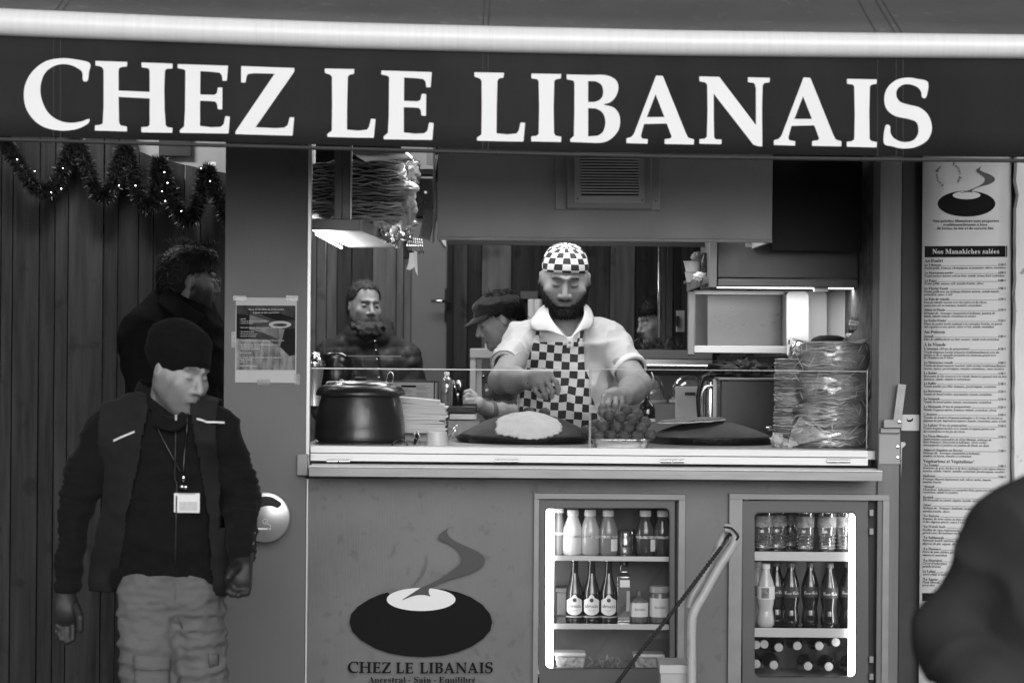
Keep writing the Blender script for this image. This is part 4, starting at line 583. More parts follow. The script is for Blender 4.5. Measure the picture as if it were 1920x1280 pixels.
M('peel', .72, .7, var=.12, vs=14, st=(1, 1, .4), bump=.002, bs=40, spots=.3, sps=22)
r = random.Random(4); zs = np.linspace(0, 2.6, 60); xj = P(1903, 640, -.05).x
pr = [(xj + r.uniform(-.001, .003) + (.008 if r.random() < .08 else 0), z) for z in zs]
g = G(); n_ = len(pr); vs = [(x, -.05, z) for x, z in pr] + [(xj + .12, -.05, z) for z in zs] + [(x, .03, z) for x, z in pr]
g.add(vs, [(i, n_ + i, n_ + i + 1, i + 1) for i in range(n_ - 1)] + [(2 * n_ + i, i, i + 1, 2 * n_ + i + 1) for i in range(n_ - 1)]); obj('jamb_board', g, MATS['peel'], jm)
# ============================================================ printed menu board
MY = -.03
mb = thing('menu_board', 'tall pale printed menu board with rows of French dishes and prices', 'menu board', (P(1810, 1500, MY).x, MY, 0))
def myc(x): return MY + (.03 * max(0, (x - 1868) / 28) ** 2)
M('menu_paper', .62, .38, var=.03, vs=2)
lx = lambda y: 1730 - (y - 310) * .0075
rx = lambda y: 1896 - (y - 310) * .003
A = []
for u in list(np.linspace(0, .84, 4)) + list(np.linspace(.86, 1, 10)):
    col = []
    for y in np.linspace(250, 1594, 12):
        x = lx(y) + (rx(y) - lx(y)) * u; col.append(tuple(P(x, y, myc(x))))
    A.append(col)
obj('board_face', G().grid(np.array(A)), MATS['menu_paper'], mb, smooth=True, solid=.003)
obj('gap_strip', G().pbox(1896.5, 250, 1902, 1594, .0, .03, yr=600), MATS['black'], mb)  # black strip put in for the shade of the gap beside the jamb
def mmap(x, y, ang):
    c, s_ = math.cos(ang), math.sin(ang)
    def f(u, v):
        X = x + u * c + v * s_; q = P(X, y + u * s_ - v * c, myc(X) - .0035); return q
    return f
ROWS = [  # baseline, kind (h heading, n name, d description), text, price
(491.7,'h','Au Poulet'),(498.9,'n','Le Libanais','6,50 €'),(504.4,'d','Poulet grillé, fromage, champignon, mayonnaise, olives, cornichon'),
(513.7,'n','Le Shawarma poulet','6,00 €'),(519.2,'d','Poulet émincé mariné cuit au four, salade, crème d\'ail, cornichon'),
(528.5,'n','Le Dajaj','6,00 €'),(533.6,'d','Poulet grillé, ananas cuit, menthe fraiche, olives'),
(543,'n','Le Chiche Taouk','6,00 €'),(548.6,'d','Poulet grillé avec un mélange d\'épices maison, salade,tomate,'),(554,'d','cornichon, sauce à l\'ail'),
(563,'n','Le Foie de volaille','5,50 €'),(568.7,'d','Foie de volaille mariné avec des épices et du citron,'),(574.4,'d','garni avec ail ou hommos, tomates, cornichons'),
(583,'n','Jebné et Dinde','5,50 €'),(589,'d','Mélange de 2 fromages (emmental et halloum), jambon de'),(594.5,'d','dinde, salade, tomate, cornichon et savora'),
(603,'n','Le Kafta Poulet','5,50 €'),(609,'d','Blanc de poulet haché mélangé à la coriandre fraiche, au persil,'),(614.4,'d','aux oignons et aux épices, sauce a l\'ail, salade, cornichon'),
(624.7,'h','Au Poisson'),(632.3,'n','Samak','6,00 €'),(637.8,'d','Filet de cabillaudcuit au four, tarator, salade verte,cornichon'),
(648.4,'h','A la Viande'),(655.7,'n','L\'Awarma','6,50 €','(10 mn de préparation)'),(661.9,'d','Viande d\'agneau hachée préparée traditionnellement avec du'),(667.3,'d','laurier et de la cannelle présentée en chausson garnie avec'),(672,'d','de l\'hommos ou le labne'),
(681.4,'n','Le Shawarma viande','6,00 €'),(687,'d','Viande de boeuf émincée marinée cuite au four traditionnellement,'),(692.6,'d','laurier, épices, persil-oignon, tomates, cornichons, sauce taratore'),
(701.3,'n','Le Kebbé','5,50 €'),(706.8,'d','Morceaux de blé concassé à la viande (boeuf et agneau) cuit au four'),(712.3,'d','hommos, salade, tomate et cornichons'),
(720.4,'n','Le Kafta','5,50 €'),(725.8,'d','Viande hachée persillée, hommos, persil-oignon, cornichon'),
(734.9,'n','Le Bastorma','5,50 €'),(740.4,'d','Viande de boeuf sechée, mayonnaise, tomate, cornichon'),
(749.3,'n','Le Soujouk','5,50 €'),(755,'d','Viande de boeuf épicée, tomate, mayonnaise, cornichon'),
(763.9,'n','Le Makanek','5,50 €','(6 mn de préparation)'),(769.6,'d','Viande d\'agneau épicée, hommos, tomate, cornichon, citron'),
(778.2,'n','L\'Arayess','5,50 €'),(784.2,'d','Viandes de boeuf et d\'agneau mélangées a la crème de sésame et'),(789.9,'d','pignons de pin, légèrement épicées, tomate, cornichon, sauce à l\'ail'),
(798.8,'n','Le Lahmé','5,50 €','(6 mn de préparation)'),(804.3,'d','Viande d\'agneau hachée avec tomate et oignon garnie avec'),(810,'d','des cornichons et du jus de citron'),
(819.3,'n','La Pizza libanaise','5,50 €'),(824.8,'d','Sauce tomate saupoudrée de thym libanais, mélange de'),(830,'d','deux fromages (emmental et halloum), olives vertes,'),(835.6,'d','champignons et jambon ou jambon de dinde au choix'),
(845.2,'n','Jebné et (Jambon ou Bacon)','5,50 €'),(850.4,'d','Mélange de 2 fromages (emmental et halloum),'),(855.9,'d','jambon ou bacon, tomates et cornichon'),
(866.7,'h','Végétariens et Végétaliens*'),(873.6,'n','*Le Falafel','5,00 €'),(878.7,'d','Boulettes de pois chiches et de fèves mélangées à des épices dosées'),(884,'d','maison, salade, tomate, menthe, cornichon, persil-oignon, taratore'),
(893.7,'n','Halloum','5,00 €'),(899.3,'d','Fromage libanais légèrement salé, olives vertes, tomate,'),(904.9,'d','menthe fraiche'),
(913.8,'n','*Makali','5,00 €'),(919,'d','Chou-fleur, aubergines et courgettes fries, garni avec tomate,'),(924,'d','cornichon, salade et taratore'),
(933.6,'n','Kechek','5,00 €'),(938.7,'d','Blé fermenté au yaourt, oignon, menthe séchée, huile d\'olive'),
(948,'n','Jebné','5,00 €'),(953.4,'d','Mélange de 2 fromages (halloum, emmental), tomate,'),(959.5,'d','menthe fraîche, olives'),
(968.3,'n','*Le Battata','5,00 €'),(973.8,'d','Pommes de terre cuites au four avec de la coriandre'),(979.2,'d','et des oignons garnis, sauce à l\'ail, tomates, salade'),
(988.4,'n','*Le Warak Inab','5,00 €'),(994.5,'d','Feuilles de vigne végétariennes farcies au riz'),(999.7,'d','garnies avec du hommos ou du labne, tomates'),
(1008.8,'n','*Le Sabbanegh','5,00 €'),(1014,'d','Epinards hachés marinés au citron'),(1020,'d','pignons de pin, oignon, citron'),
(1030,'n','*Le Hommos','5,00 €'),(1035.3,'d','Purée de pois chiches garnie avec'),(1041.4,'d','oignon et cornichon'),
(1051.7,'n','*Le Moutabal','5,00 €'),(1057,'d','Caviar d\'aubergines'),(1062.7,'d','menthe fraîche'),
(1072,'n','Le Labné','5,00 €'),(1077.3,'d','Yaourt séché et huile d\'olive'),(1087,'n','*Le Zaatar','5,00 €'),(1092.3,'d','Thym libanais'),(1097.7,'d','garni avec')]
gt = G(); gl_ = G()
DW = 153 / text('Poulet grillé, fromage, champignon, mayonnaise, olives, cornichon', 'bi')[1]
for row in ROWS:
    y = row[0]; ang = (y - 600) * 5e-5; x0 = 1733.5 - (y - 490) * .0065; kd = row[1]
    if kd == 'h': wd = text(row[2], 'b')[1] * 8.2; put_text(gt, row[2], 'b', 8.6, mmap(x0, y, ang), width=wd)
    elif kd == 'd': wd = text(row[2], 'bi')[1] * DW; put_text(gt, row[2], 'bi', 6.2, mmap(x0 - .5, y, ang), width=wd)
    else:
        wd = text(row[2], 'b')[1] * 6.1; put_text(gt, row[2], 'b', 6.6, mmap(x0, y, ang), width=wd); xe = x0 + wd + 2
        if len(row) > 4: w2 = text(row[4], 'bi')[1] * 5.6; put_text(gt, row[4], 'bi', 6.3, mmap(xe, y, ang), width=w2); xe += w2 + 2
        yy = y + (xe - x0) * ang
        m_ = mmap(x0, y, ang); a = m_(xe - x0, .1); b = m_(1871 - x0, .1); c = m_(1871 - x0, .65); d = m_(xe - x0, .65); gl_.add([a, b, c, d], [(0, 1, 2, 3)])
        put_text(gt, row[3], 'b', 6.2, m_ if 0 else (lambda u, v, m_=m_, x0=x0: m_(1871.5 - x0 + u, v)), width=15)
for s_, y, wpx in (('Nos galettes libanaises sont préparées', 416.5, 124), ('traditionnellement à base', 423.5, 83), ('de farine de blé et de sarasin bio', 430.2, 106)):
    put_text(gt, s_, 'b', 7.2, mmap(1811 - (y - 416) * .1, y, -.003), align='c', width=wpx)
for a0, seg in ((238, -1), (45, -1)):
    pass
def ring(s, cx, cy, R_, a0, a1, size):
    gl, wd = text(s, 'b')
    for v, f in gl:
        m = (v[:, 0].min() + v[:, 0].max()) / 2; a = math.radians(a0 + (a1 - a0) * m / wd); ca, sa = math.cos(a), math.sin(a)
        out = []
        for p in v:
            u = (p[0] - m) * size; h = p[1] * size
            X = cx + (R_ + h) * sa + u * ca; Y = cy - (R_ + h) * ca + u * sa; out.append(P(X, Y, myc(X) - .0035))
        gt.add(out, f)
ring('Farine Bio', 1778.5, 328, 20, 18, 132, 7.5)
ring('Farine Bio', 1778.5, 328, 20, 205, 318, 7.5)
obj('menu_text', gt, MATS['print_black'], mb, kind='stuff'); obj('menu_rules', gl_, MATS['print_black'], mb)
z6 = lambda pts: [(1700 + x / 6.4, 300 + y / 6.4) for x, y in pts]
flat('logo', [z6(ell(718, 525, 346, 155, 50))], MY - .0025, MATS['print_black'], mb)
flat('logo', [z6(ell(718, 424, 166, 48, 40))], MY - .0035, MATS['print_white'], mb)
flat('logo', [z6(catmull([(905, 76), (865, 95), (835, 125), (870, 160), (925, 200), (943, 235), (915, 280), (840, 325), (740, 365), (640, 398), (720, 386), (770, 388), (785, 400), (783, 370), (830, 340), (900, 315), (980, 295), (1040, 265), (1060, 232), (1040, 200), (990, 170), (920, 145), (880, 120), (885, 95)], 3))], MY - .0045, MATS['print_grey'], mb)
flat('title_bar', [rrect(1733.7, 461, 1888.5, 482.5, 2.5)], MY - .0025, MATS['print_black'], mb) if 0 else None
g = G(); q = rrect(1733.7, 461, 1888.5, 482.5, 2.5); v_, f_ = flat_mesh([[(x, y) for x, y in q]]); 
A = []
for x in np.linspace(1733.7, 1888.5, 24):
    A.append([tuple(P(x, yy - (x - 1733) * .004, myc(x) - .0025)) for yy in (461.5, 472, 482.5)])
obj('title_bar', G().grid(np.array(A)), MATS['print_black'], mb)
g = G(); put_text(g, 'Nos Manakiches salées', 'b', 13, lambda u, v: (lambda X: P(X, 476 - v - u * .004, myc(X) - .004))(1748 + u), width=126); obj('title_text', g, MATS['menu_paper'], mb)
A = [[tuple(P(x, yy, myc(x) - .0025)) for yy in (1111, 1118, 1126)] for x in np.linspace(1729, 1884, 20)]
obj('title_bar', G().grid(np.array(A)), MATS['print_black'], mb)

# ============================================================ poster on the post
po = thing('poster', 'taped menu poster of a bar photograph with small white text on the post', 'poster', tuple(P(498, 717, -.003)))
M('poster_paper', .5, .3, var=.06, vs=6)
obj('paper', G().pbox(441.5, 558, 556, 717, -.0035, .002), MATS['poster_paper'], po)
# procedural photograph: greys of beams, bottles and a round ceiling lamp
def poster_mat():
    m = bpy.data.materials.new('poster_print'); m.use_nodes = True; n = m.node_tree.nodes; L = m.node_tree.links; b = n['Principled BSDF']; b.inputs['Roughness'].default_value = .35
    tc = n.new('ShaderNodeTexCoord'); mp = n.new('ShaderNodeMapping'); mp.inputs['Scale'].default_value = (60, 1, 18); no = n.new('ShaderNodeTexNoise'); no.inputs['Scale'].default_value = 1; no.inputs['Detail'].default_value = 5
    L.new(tc.outputs['Object'], mp.inputs[0]); L.new(mp.outputs[0], no.inputs['Vector'])
    mr = n.new('ShaderNodeMapRange'); mr.inputs['From Min'].default_value = .35; mr.inputs['From Max'].default_value = .7; mr.inputs['To Min'].default_value = .02; mr.inputs['To Max'].default_value = .3
    L.new(no.outputs[0], mr.inputs['Value']); cc = n.new('ShaderNodeCombineColor'); [L.new(mr.outputs[0], cc.inputs[i]) for i in range(3)]; L.new(cc.outputs[0], b.inputs['Base Color']); return m
PM = poster_mat(); MATS['poster_print'] = PM
fy = -.0045
zp = lambda pts: [(430 + x / 6.736, 540 + y / 6.736) for x, y in pts]
flat('photo', [zp([(90, 218), (835, 222), (832, 1034), (88, 1030)])], fy, M('ph_mid', .055, .6, var=.5, vs=30, spec=.15), po)
flat('photo', [zp([(92, 320), (240, 345), (240, 240), (255, 240), (250, 700), (240, 800), (88, 780)])], fy - .0005, M('ph_dark', .012, .6, spec=.12), po)
flat('photo', [zp([(256, 340), (520, 420), (500, 430), (256, 450)])], fy - .0005, M('ph_light', .2, .6, var=.35, vs=30, spec=.15), po)
flat('photo', [zp([(250, 500), (610, 505), (615, 640), (420, 560), (250, 520)])], fy - .0005, MATS['ph_light'], po)
flat('photo', [zp([(620, 500), (700, 520), (720, 560), (640, 740), (620, 740)])], fy - .0007, MATS['ph_light'], po)
flat('photo', [zp([(255, 250), (330, 290), (480, 370), (600, 410), (832, 400), (832, 380), (640, 320), (500, 290)])], fy - .0007, MATS['ph_dark'], po)
flat('photo', [zp(ell(640, 460, 142, 45, 30)), zp(ell(640, 465, 92, 20, 24))[::-1]], fy - .001, M('ph_ring', .4, .35), po)
flat('photo', [zp([(90, 640), (480, 650), (620, 740), (832, 600), (832, 1034), (88, 1030)])], fy - .0008, PM, po)
flat('photo', [zp([(700, 520), (832, 510), (832, 840), (760, 860), (640, 740)])], fy - .0011, MATS['ph_dark'], po)
g = G(); PT = [(278, 'Menu du Réveillon du 31 Décembre', 240, 690, 0), (318, 'à partir de deux personnes', 298, 630, 0), (396, '• Apéritif :', 132, 215), (424, '• Canapés de foie gras et de saumon fumé', 132, 480), (450, '• Assiette de Mezzés', 132, 305), (505, '• Ouverture d\'appétit : houmos, moutabal, taboulé', 132, 582), (558, '• Plat chaud au choix', 132, 312), (586, '• Riz au poulet à l\'oriental', 132, 352), (612, '• Riz au poisson à l\'oriental', 132, 338), (668, '• Dessert : Salade de fruits ou gâteaux libanais et café', 132, 690), (720, 'Vins blanc ou rouge, une bouteille pour deux personnes', 132, 620), (746, '• Chateau cuvée reserve', 132, 385), (772, '• Chateau rosé de la Bekaa', 132, 385), (825, 'Thé ou café', 132, 280), (882, 'Et à minuit : Champagne accompagné de ses mignardises', 132, 660), (908, 'Danse et musique', 132, 290), (934, 'à volonté', 132, 200), (990, 'Menu à 80€/personne', 130, 352)]
for row in PT:
    y = row[0]; put_text(g, row[1], 'b', 4.4 if y < 330 or y > 950 else 3.4, pxmap(430 + row[2] / 6.736, 540 + y / 6.736, fy - .002), width=(row[3] - row[2]) / 6.736)
obj('poster_text', g, M('poster_ink', .62, .5), po, kind='stuff')
GLASS('tape', .08, .93, .2, film=.25)
for x0, y0, x1, y1 in ((437, 554.5, 462, 563.5), (536, 554, 559, 564), (482, 711.5, 506, 721.5), (552, 701, 562, 721), (434, 622, 442, 652)): obj('tape', G().pbox(x0, y0, x1, y1, -.0062, .0006), MATS['tape'], po)

# ============================================================ wall ashtray
c = P(496.5, 969, -.06); k = PPM(-.06); RX = Matrix.Rotation(math.radians(90), 3, 'X')
at = thing('wall_ashtray', 'round brushed metal wall ashtray with a smoking pictogram', 'ashtray', (c.x, 0, c.z))
g = G(); g.lathe((c.x, -.002, c.z), [(47 / k, 0), (48 / k, .05), (47 / k, .056), (44 / k, .059), (0, .0605)], 56, RX); obj('ashtray_body', g, M('ash_steel', .5, .33, .75, var=.06, vs=5), at, autos=40)
zo = lambda pts: [(x / 3, 853 + y / 3) for x, y in pts]
arc = [(1425, 262), (1450, 240), (1490, 231), (1530, 236), (1565, 255), (1584, 273), (1563, 296), (1535, 287), (1505, 284), (1475, 290), (1440, 308)]
flat('slot', [zo(catmull(arc, 3))], -.0635, MATS['black'], at)
flat('pictogram', [zo([(1452, 408), (1505, 408), (1505, 419), (1452, 419)])], -.0632, MATS['ledge_white'], at)
for x in (1511, 1519): flat('pictogram', [zo([(x, 408), (x + 4, 408), (x + 4, 419), (x, 419)])], -.0632, MATS['ledge_white'], at)
g = G(); g.tube([P(x / 3, 853 + y / 3, -.0632) for x, y in catmull([(1492, 360), (1482, 362), (1478, 375), (1486, 386), (1500, 385), (1512, 388), (1521, 395), (1521, 405)], 3, False)], .0011, 6); obj('pictogram', g, MATS['ledge_white'], at)
g = G(); g.tube([P(x / 3, 853 + y / 3, -.0632) for x, y in catmull([(1492, 360), (1503, 362), (1503, 372), (1492, 378)], 3, False)], .0011, 6); obj('pictogram', g, MATS['ledge_white'], at)

# ============================================================ fridges
M('fridge_in', .42, .45, .1, var=.08); M('fridge_door', .10, .42, .5, var=.08, vs=4); M('shelf_face', .5, .35, .4)
M('fridge_back', .16, .4, .3, var=.3, vs=5)
def fridge(label, fx0, fx1, dx0, dx1, gx0, gx1, gy0, gy1, ytop, shelves, light_left):
    t = thing('glass_door_fridge', label, 'fridge', (P((gx0 + gx1) / 2, 1594, .2).x, .2, 0), 'fridges built into the stall front')
    obj('frame', G().pbox(fx0, ytop, dx0 - 1, 1340, -.006, .04, yr=1100), STEEL, t, bevel=.001)
    obj('frame', G().pbox(fx0, ytop, fx1, ytop + 11, -.008, .04, yr=1100), STEEL, t, bevel=.001)
    obj('frame', G().pbox(fx1 - 13, ytop + 11, fx1, 1340, -.006, .04, yr=1100), STEEL, t, bevel=.001)
    obj('gap', G().pbox(dx1, ytop + 11, fx1 - 13, 1340, .03, .02, yr=1100), MATS['black'], t)
    flat('door', [rrect(dx0, ytop + 12, dx1, 1330, 1), rrect(gx0, gy0, gx1, gy1, 9)[::-1]], .012, MATS['fridge_door'], t, thick=.02)
    flat('glass', [rrect(gx0 - 2, gy0 - 2, gx1 + 2, gy1 + 2, 9)], .012, MATS['glass_clean'], t)
    a, b = P(gx0 - 14, 1100, .03).x, P(gx1 + 14, 1100, .03).x; zt, zb = P(1200, gy0 - 14, .03).z, P(1200, gy1 + 12, .03).z
    if gx0 > 1300: zt, zb = P(1500, gy0 - 14, .03).z, P(1500, gy1 + 12, .03).z
    if gx0 > 1300: zt = P(1500, gy0 - 52, .03).z
    D = .40
    g = G(); g.box(a - .01, a, .025, D, zb, zt); g.box(b, b + .01, .025, D, zb, zt); g.box(a - .01, b + .01, .025, D, zt, zt + .01); g.box(a - .01, b + .01, .025, D, zb - .01, zb)
    obj('cabinet_wall', g, MATS['fridge_in'], t); obj('cabinet_back', G().box(a, b, D - .01, D, zb, zt), MATS['fridge_back'], t)
    Z = []
    for y0, y1 in shelves:
        xm = (gx0 + gx1) / 2; z0 = P(xm, y1, .06).z; z1 = P(xm, y0, .06).z
        s_ = obj('shelf', G().box(a + .004, b - .004, .07, D - .02, z1 - .006, z1), MATS['glass_clean'], t); obj('shelf_edge', G().box(a + .004, b - .004, .055, .065, z0, z1), MATS['shelf_face'], s_, bevel=.001); Z.append(z1)
    Z.append(zb)
    lx_ = (gx0 + 6) if light_left else (gx1 - 7)
    lt = thing('lamp_tube', 'lit white light strip on the %s side of the %s fridge' % (('left', 'left') if light_left else ('right', 'right')), 'light', tuple(P(lx_, gy1, .06)))
    obj('tube', G().pbox(lx_ - (6 if light_left else 5), gy0 + 2, lx_ + (9 if light_left else 6), gy1 - 2, .045, .012, yr=1100), MATS['tube_light'], lt, bevel=.002)
    return t, Z
F1, Z1 = fridge('left glass door fridge with milk bottles, beer and jars, lit on its left edge', 1000, 1284, 1011, 1265, 1023, 1255, 952, 1252, 925, [(1042, 1051), (1169, 1179)], True)
F2, Z2 = fridge('right glass door fridge filled with water, cola and lying bottles', 1366, 1667, 1392, 1628, 1415, 1604, 961, 1268, 926, [(1034, 1051), (1177, 1194)], False)
obj('hinge_strip', G().pbox(1378, 938, 1391, 1330, .015, .02, yr=1100), MATS['steel_dark'], F2)
for y in (955, 990, 1230, 1262): obj('hinge', G().pbox(1630, y, 1638, y + 12, -.004, .03), STEEL, F2, bevel=.001)
obj('latch', G().pbox(1380, 1030, 1390, 1106, .004, .02), MATS['black'], F2, bevel=.001)

# ---- bottles
M('cap_white', .7, .4); M('cap_grey', .4, .4); M('cap_dark', .03, .3); M('milk', .62, .25, coat=.5); M('milk2', .38, .2, coat=.6); M('milk3', .2, .2, coat=.6); M('juice_dark', .06, .12, coat=.8); M('beer_glass', .018, .06, coat=1); M('cola', .01, .08, coat=1); M('label_white', .7, .5); M('label_grey', .35, .5); M('jar_fill', .12, .4, coat=.7); M('lemonade', .5, .2, coat=.5)
GLASS('clear_plastic', .3, .9, .06, film=.3); GLASS('clear_plastic2', .3, .8, .06, film=.2)
def ringstrip(g, r, z0, z1, a0, a1, n=14, mi=0):
    """curved label hugging a round bottle; angles in degrees, -90 faces the street"""
    vs = []
    for i in range(n + 1):
        a = math.radians(a0 + (a1 - a0) * i / n); vs += [(r * math.cos(a), r * math.sin(a), z0), (r * math.cos(a), r * math.sin(a), z1)]
    g.add(vs, [(2 * i, 2 * i + 2, 2 * i + 3, 2 * i + 1) for i in range(n)], mi)
def label_text(name, s, st, r, z, size, width, mat, parent, a_c=-90):
    g = G()
    def f(u, v):
        a = math.radians(a_c) + u / r; return (r * math.cos(a), r * math.sin(a), z + v)
    put_text(g, s, st, size, f, align='c', width=width)
    g.v = [tuple(Vector(v) + wloc(parent)) for v in g.v]; return obj(name, g, mat, parent)
def bottle(name, label, cat, prof, mat, cap=None, capmat=None, labels=(), group=None, n=24):
    """prof in metres; parts: body, cap, label strips (r, z0, z1, a0, a1, mat)"""
    t = thing(name, label, cat, (0, 0, 0), group)
    obj('body', G().lathe((0, 0, 0), prof, n), mat, t, autos=50)
    if cap: obj('cap', G().lathe((0, 0, 0), cap, 20), capmat, t, autos=40)
    for r, z0, z1, a0, a1, m in labels:
        g = G(); ringstrip(g, r, z0, z1, a0, a1); obj('label', g, m, t, smooth=True)
    return t
def setat(t, px, zbase, Y):
    t.location = (P(px, 1100, Y).x, Y, zbase); return t
kk = PPM(.12)
def milk(label, px, m, lm, a0=-150, a1=-60, group='bottles with white caps on the top shelf of the left fridge'):
    t = bottle('milk_bottle', label, 'bottle', [(.0, 0), (.028, 0), (.031, .004), (.031, .075), (.029, .085), (.017, .118), (.0155, .126), (.0155, .13)], m, [(.0185, .122), (.0185, .137), (.017, .141), (0, .1415)], MATS['cap_white'],
               [(.0313, .053, .061, -180, 0, M('label_mixed3', .4, .4, var=.8, vs=120)), (.0314, .012, .05, a0, a1, MATS['label_white'])], group)
    setat(t, px, Z1[0], .13); return t
milk('leftmost white capped bottle, palest milk, top shelf of the left fridge', 1073, MATS['milk'], MATS['label_white'], -170, -100)
milk('second white capped bottle, grey drink, top shelf of the left fridge', 1105.5, MATS['milk2'], MATS['cap_grey'], -185, -150)
milk('third white capped bottle, label turned right, top shelf of the left fridge', 1139.5, MATS['milk3'], MATS['cap_grey'], -75, -20)
milk('dark juice bottle with white cap right of the glass jars', 1209, MATS['juice_dark'], MATS['cap_grey'], -60, -10)
milk('rightmost dark juice bottle with white cap, top shelf of the left fridge', 1241, MATS['juice_dark'], MATS['cap_grey'], -175, -140)
t = bottle('jar_bottle', 'tall dark bottle half hidden by the light strip, top shelf', 'bottle', [(0, 0), (.018, 0), (.018, .10), (.014, .12), (.014, .135)], MATS['milk3'], [(.016, .13), (.016, .143), (0, .144)], MATS['cap_white'], [(.0183, .06, .068, -180, 0, MATS['label_white'])]); setat(t, 1047, Z1[0], .15)
for px, Y in ((1168, .14), (1181, .22)):
    t = bottle('glass_jar', 'small clear glass jar %s on the top shelf' % ('in front of another' if px == 1168 else 'behind another'), 'jar', [(0, 0), (.022, 0), (.024, .004), (.024, .055), (.02, .06), (.022, .075)], MATS['clear_plastic2'], None, None); setat(t, px + 3, Z1[0], Y)
    obj('contents', G().lathe((0, 0, 0), [(0, .003), (.019, .003), (.02, .04), (0, .045)], 12, wob=lambda a, k: 1 + .12 * math.sin(5 * a + k)), MATS['milk2'], t).location = (0, 0, 0)
beer0 = None
BP = [(0, 0), (.0265, 0), (.028, .004), (.028, .085), (.0265, .10), (.018, .128), (.0125, .15), (.0115, .19), (.0135, .192), (.0135, .196), (.011, .2)]
for i, (px, lb) in enumerate(((1077, 'first beer bottle with a white label, next to the light strip'), (1109, 'middle one of the three beer bottles with white labels'), (1141, 'third beer bottle with a white label, beside the square bottle'))):
    if beer0 is None:
        t = bottle('beer_bottle', lb, 'bottle', BP, MATS['beer_glass'], [(.0125, .192), (.0145, .193), (.0145, .199), (.011, .203), (0, .203)], MATS['chrome'], (), 'beer bottles on the middle shelf')
        g = G(); vs = []; N_ = 20
        for i_ in range(N_ + 1):
            u = -1 + 2 * i_ / N_; a = math.radians(-90 + u * 58); r_ = .0284; top = .078 - .010 * u * u + (.010 * max(0, 1 - (u / .35) ** 2)); bot = .022 + .012 * u * u
            vs += [(r_ * math.cos(a), r_ * math.sin(a), bot), (r_ * math.cos(a), r_ * math.sin(a), top)]
        g.add(vs, [(2 * q, 2 * q + 2, 2 * q + 3, 2 * q + 1) for q in range(N_)]); lbp = obj('label', g, MATS['label_white'], t, smooth=True)
        label_text('label_text', 'almaza', 'sans', .0288, .046, .017, .046, MATS['print_black'], lbp)
        label_text('label_text', 'Pilsener Beer', 's', .0288, .036, .006, .022, MATS['print_grey'], lbp)
        g = G(); g.lathe((0, -.0285, .070), [(.0065, 0), (.0065, .0008), (0, .001)], 18, RX); g.v = [tuple(v) for v in g.v]; obj('label_crest', g, MATS['print_grey'], lbp)
        g = G(); ringstrip(g, .0285, .0145, .019, -160, -20); obj('lower_label', g, MATS['label_grey'], t); beer0 = t
    else: t = dup(beer0, (0, 0, 0), lb)
    setat(t, px, Z1[1], .13)
# square bottle and jars
t = thing('square_bottle', 'tall square glass bottle with two small white labels, middle shelf', 'bottle', (P(1169.5, 1100, .13).x, .13, Z1[1])); z_ = Z1[1]; x_ = t.location.x
g = G(); hw = .0215
for r_, z0, z1 in ((hw, 0, .148), (.012, .148, .165), (.0115, .165, .20)): pass
g.add([(x_ + a * w_, .13 + b * w_, z_ + zz) for w_, zz in ((hw, 0), (hw, .145), (.013, .158), (.0125, .175), (.0125, .178)) for a, b in ((-1, -1), (1, -1), (1, 1), (-1, 1))], [(4 * k_ + i_, 4 * k_ + (i_ + 1) % 4, 4 * k_ + 4 + (i_ + 1) % 4, 4 * k_ + 4 + i_) for k_ in range(4) for i_ in range(4)] + [(3, 2, 1, 0)])
obj('body', g, MATS['clear_plastic2'], t, bevel=.003, autos=30); obj('cap', G().lathe((x_, .13, z_), [(.014, .175), (.014, .205), (.012, .208), (0, .208)], 16), MATS['black_gloss'], t, autos=40)
obj('label', G().box(x_ - .013, x_ + .018, .13 - hw - .001, .13 - hw, z_ + .112, z_ + .135), MATS['label_white'], t); obj('label', G().box(x_ + .008, x_ + .018, .13 - hw - .001, .13 - hw, z_ + .035, z_ + .10), MATS['label_grey'], t)
t = bottle('jam_jar', 'jar with a cream label and narrow neck, left of the wide jar', 'jar', [(0, 0), (.028, 0), (.030, .004), (.030, .065), (.022, .075), (.01, .082), (.009, .1)], MATS['jar_fill'], None, None, [(.0304, .018, .062, -170, -15, MATS['label_white'])]); setat(t, 1198, Z1[1], .13)
label_text('label_text', 'Nocciolata', 'bi', .0307, .038, .012, .036, MATS['print_grey'], t, -85)
t = bottle('spread_jar', 'wide jar with pale lid and cream label, right end of the shelf', 'jar', [(0, 0), (.031, 0), (.0325, .004), (.0325, .09), (.028, .098)], MATS['jar_fill'], [(.0325, .095), (.0335, .098), (.0335, .112), (.03, .115), (0, .115)], MATS['cap_grey'], [(.0329, .018, .078, -170, -15, MATS['label_white'])]); setat(t, 1237, Z1[1], .13)
label_text('label_text', 'Nocciolata', 'bi', .0332, .045, .013, .04, MATS['print_grey'], t, -90)
t = thing('tupperware', 'stack of pale boxes behind the beer bottles', 'container', (P(1060, 1168, .3).x, .3, Z1[1])); c = t.location
obj('box', G().box(c.x - .03, c.x + .05, .28, .36, c.z, c.z + .075), MATS['cap_grey'], t, bevel=.004); obj('lid', G().box(c.x - .034, c.x + .054, .276, .364, c.z + .076, c.z + .09), MATS['label_grey'], t, bevel=.003)
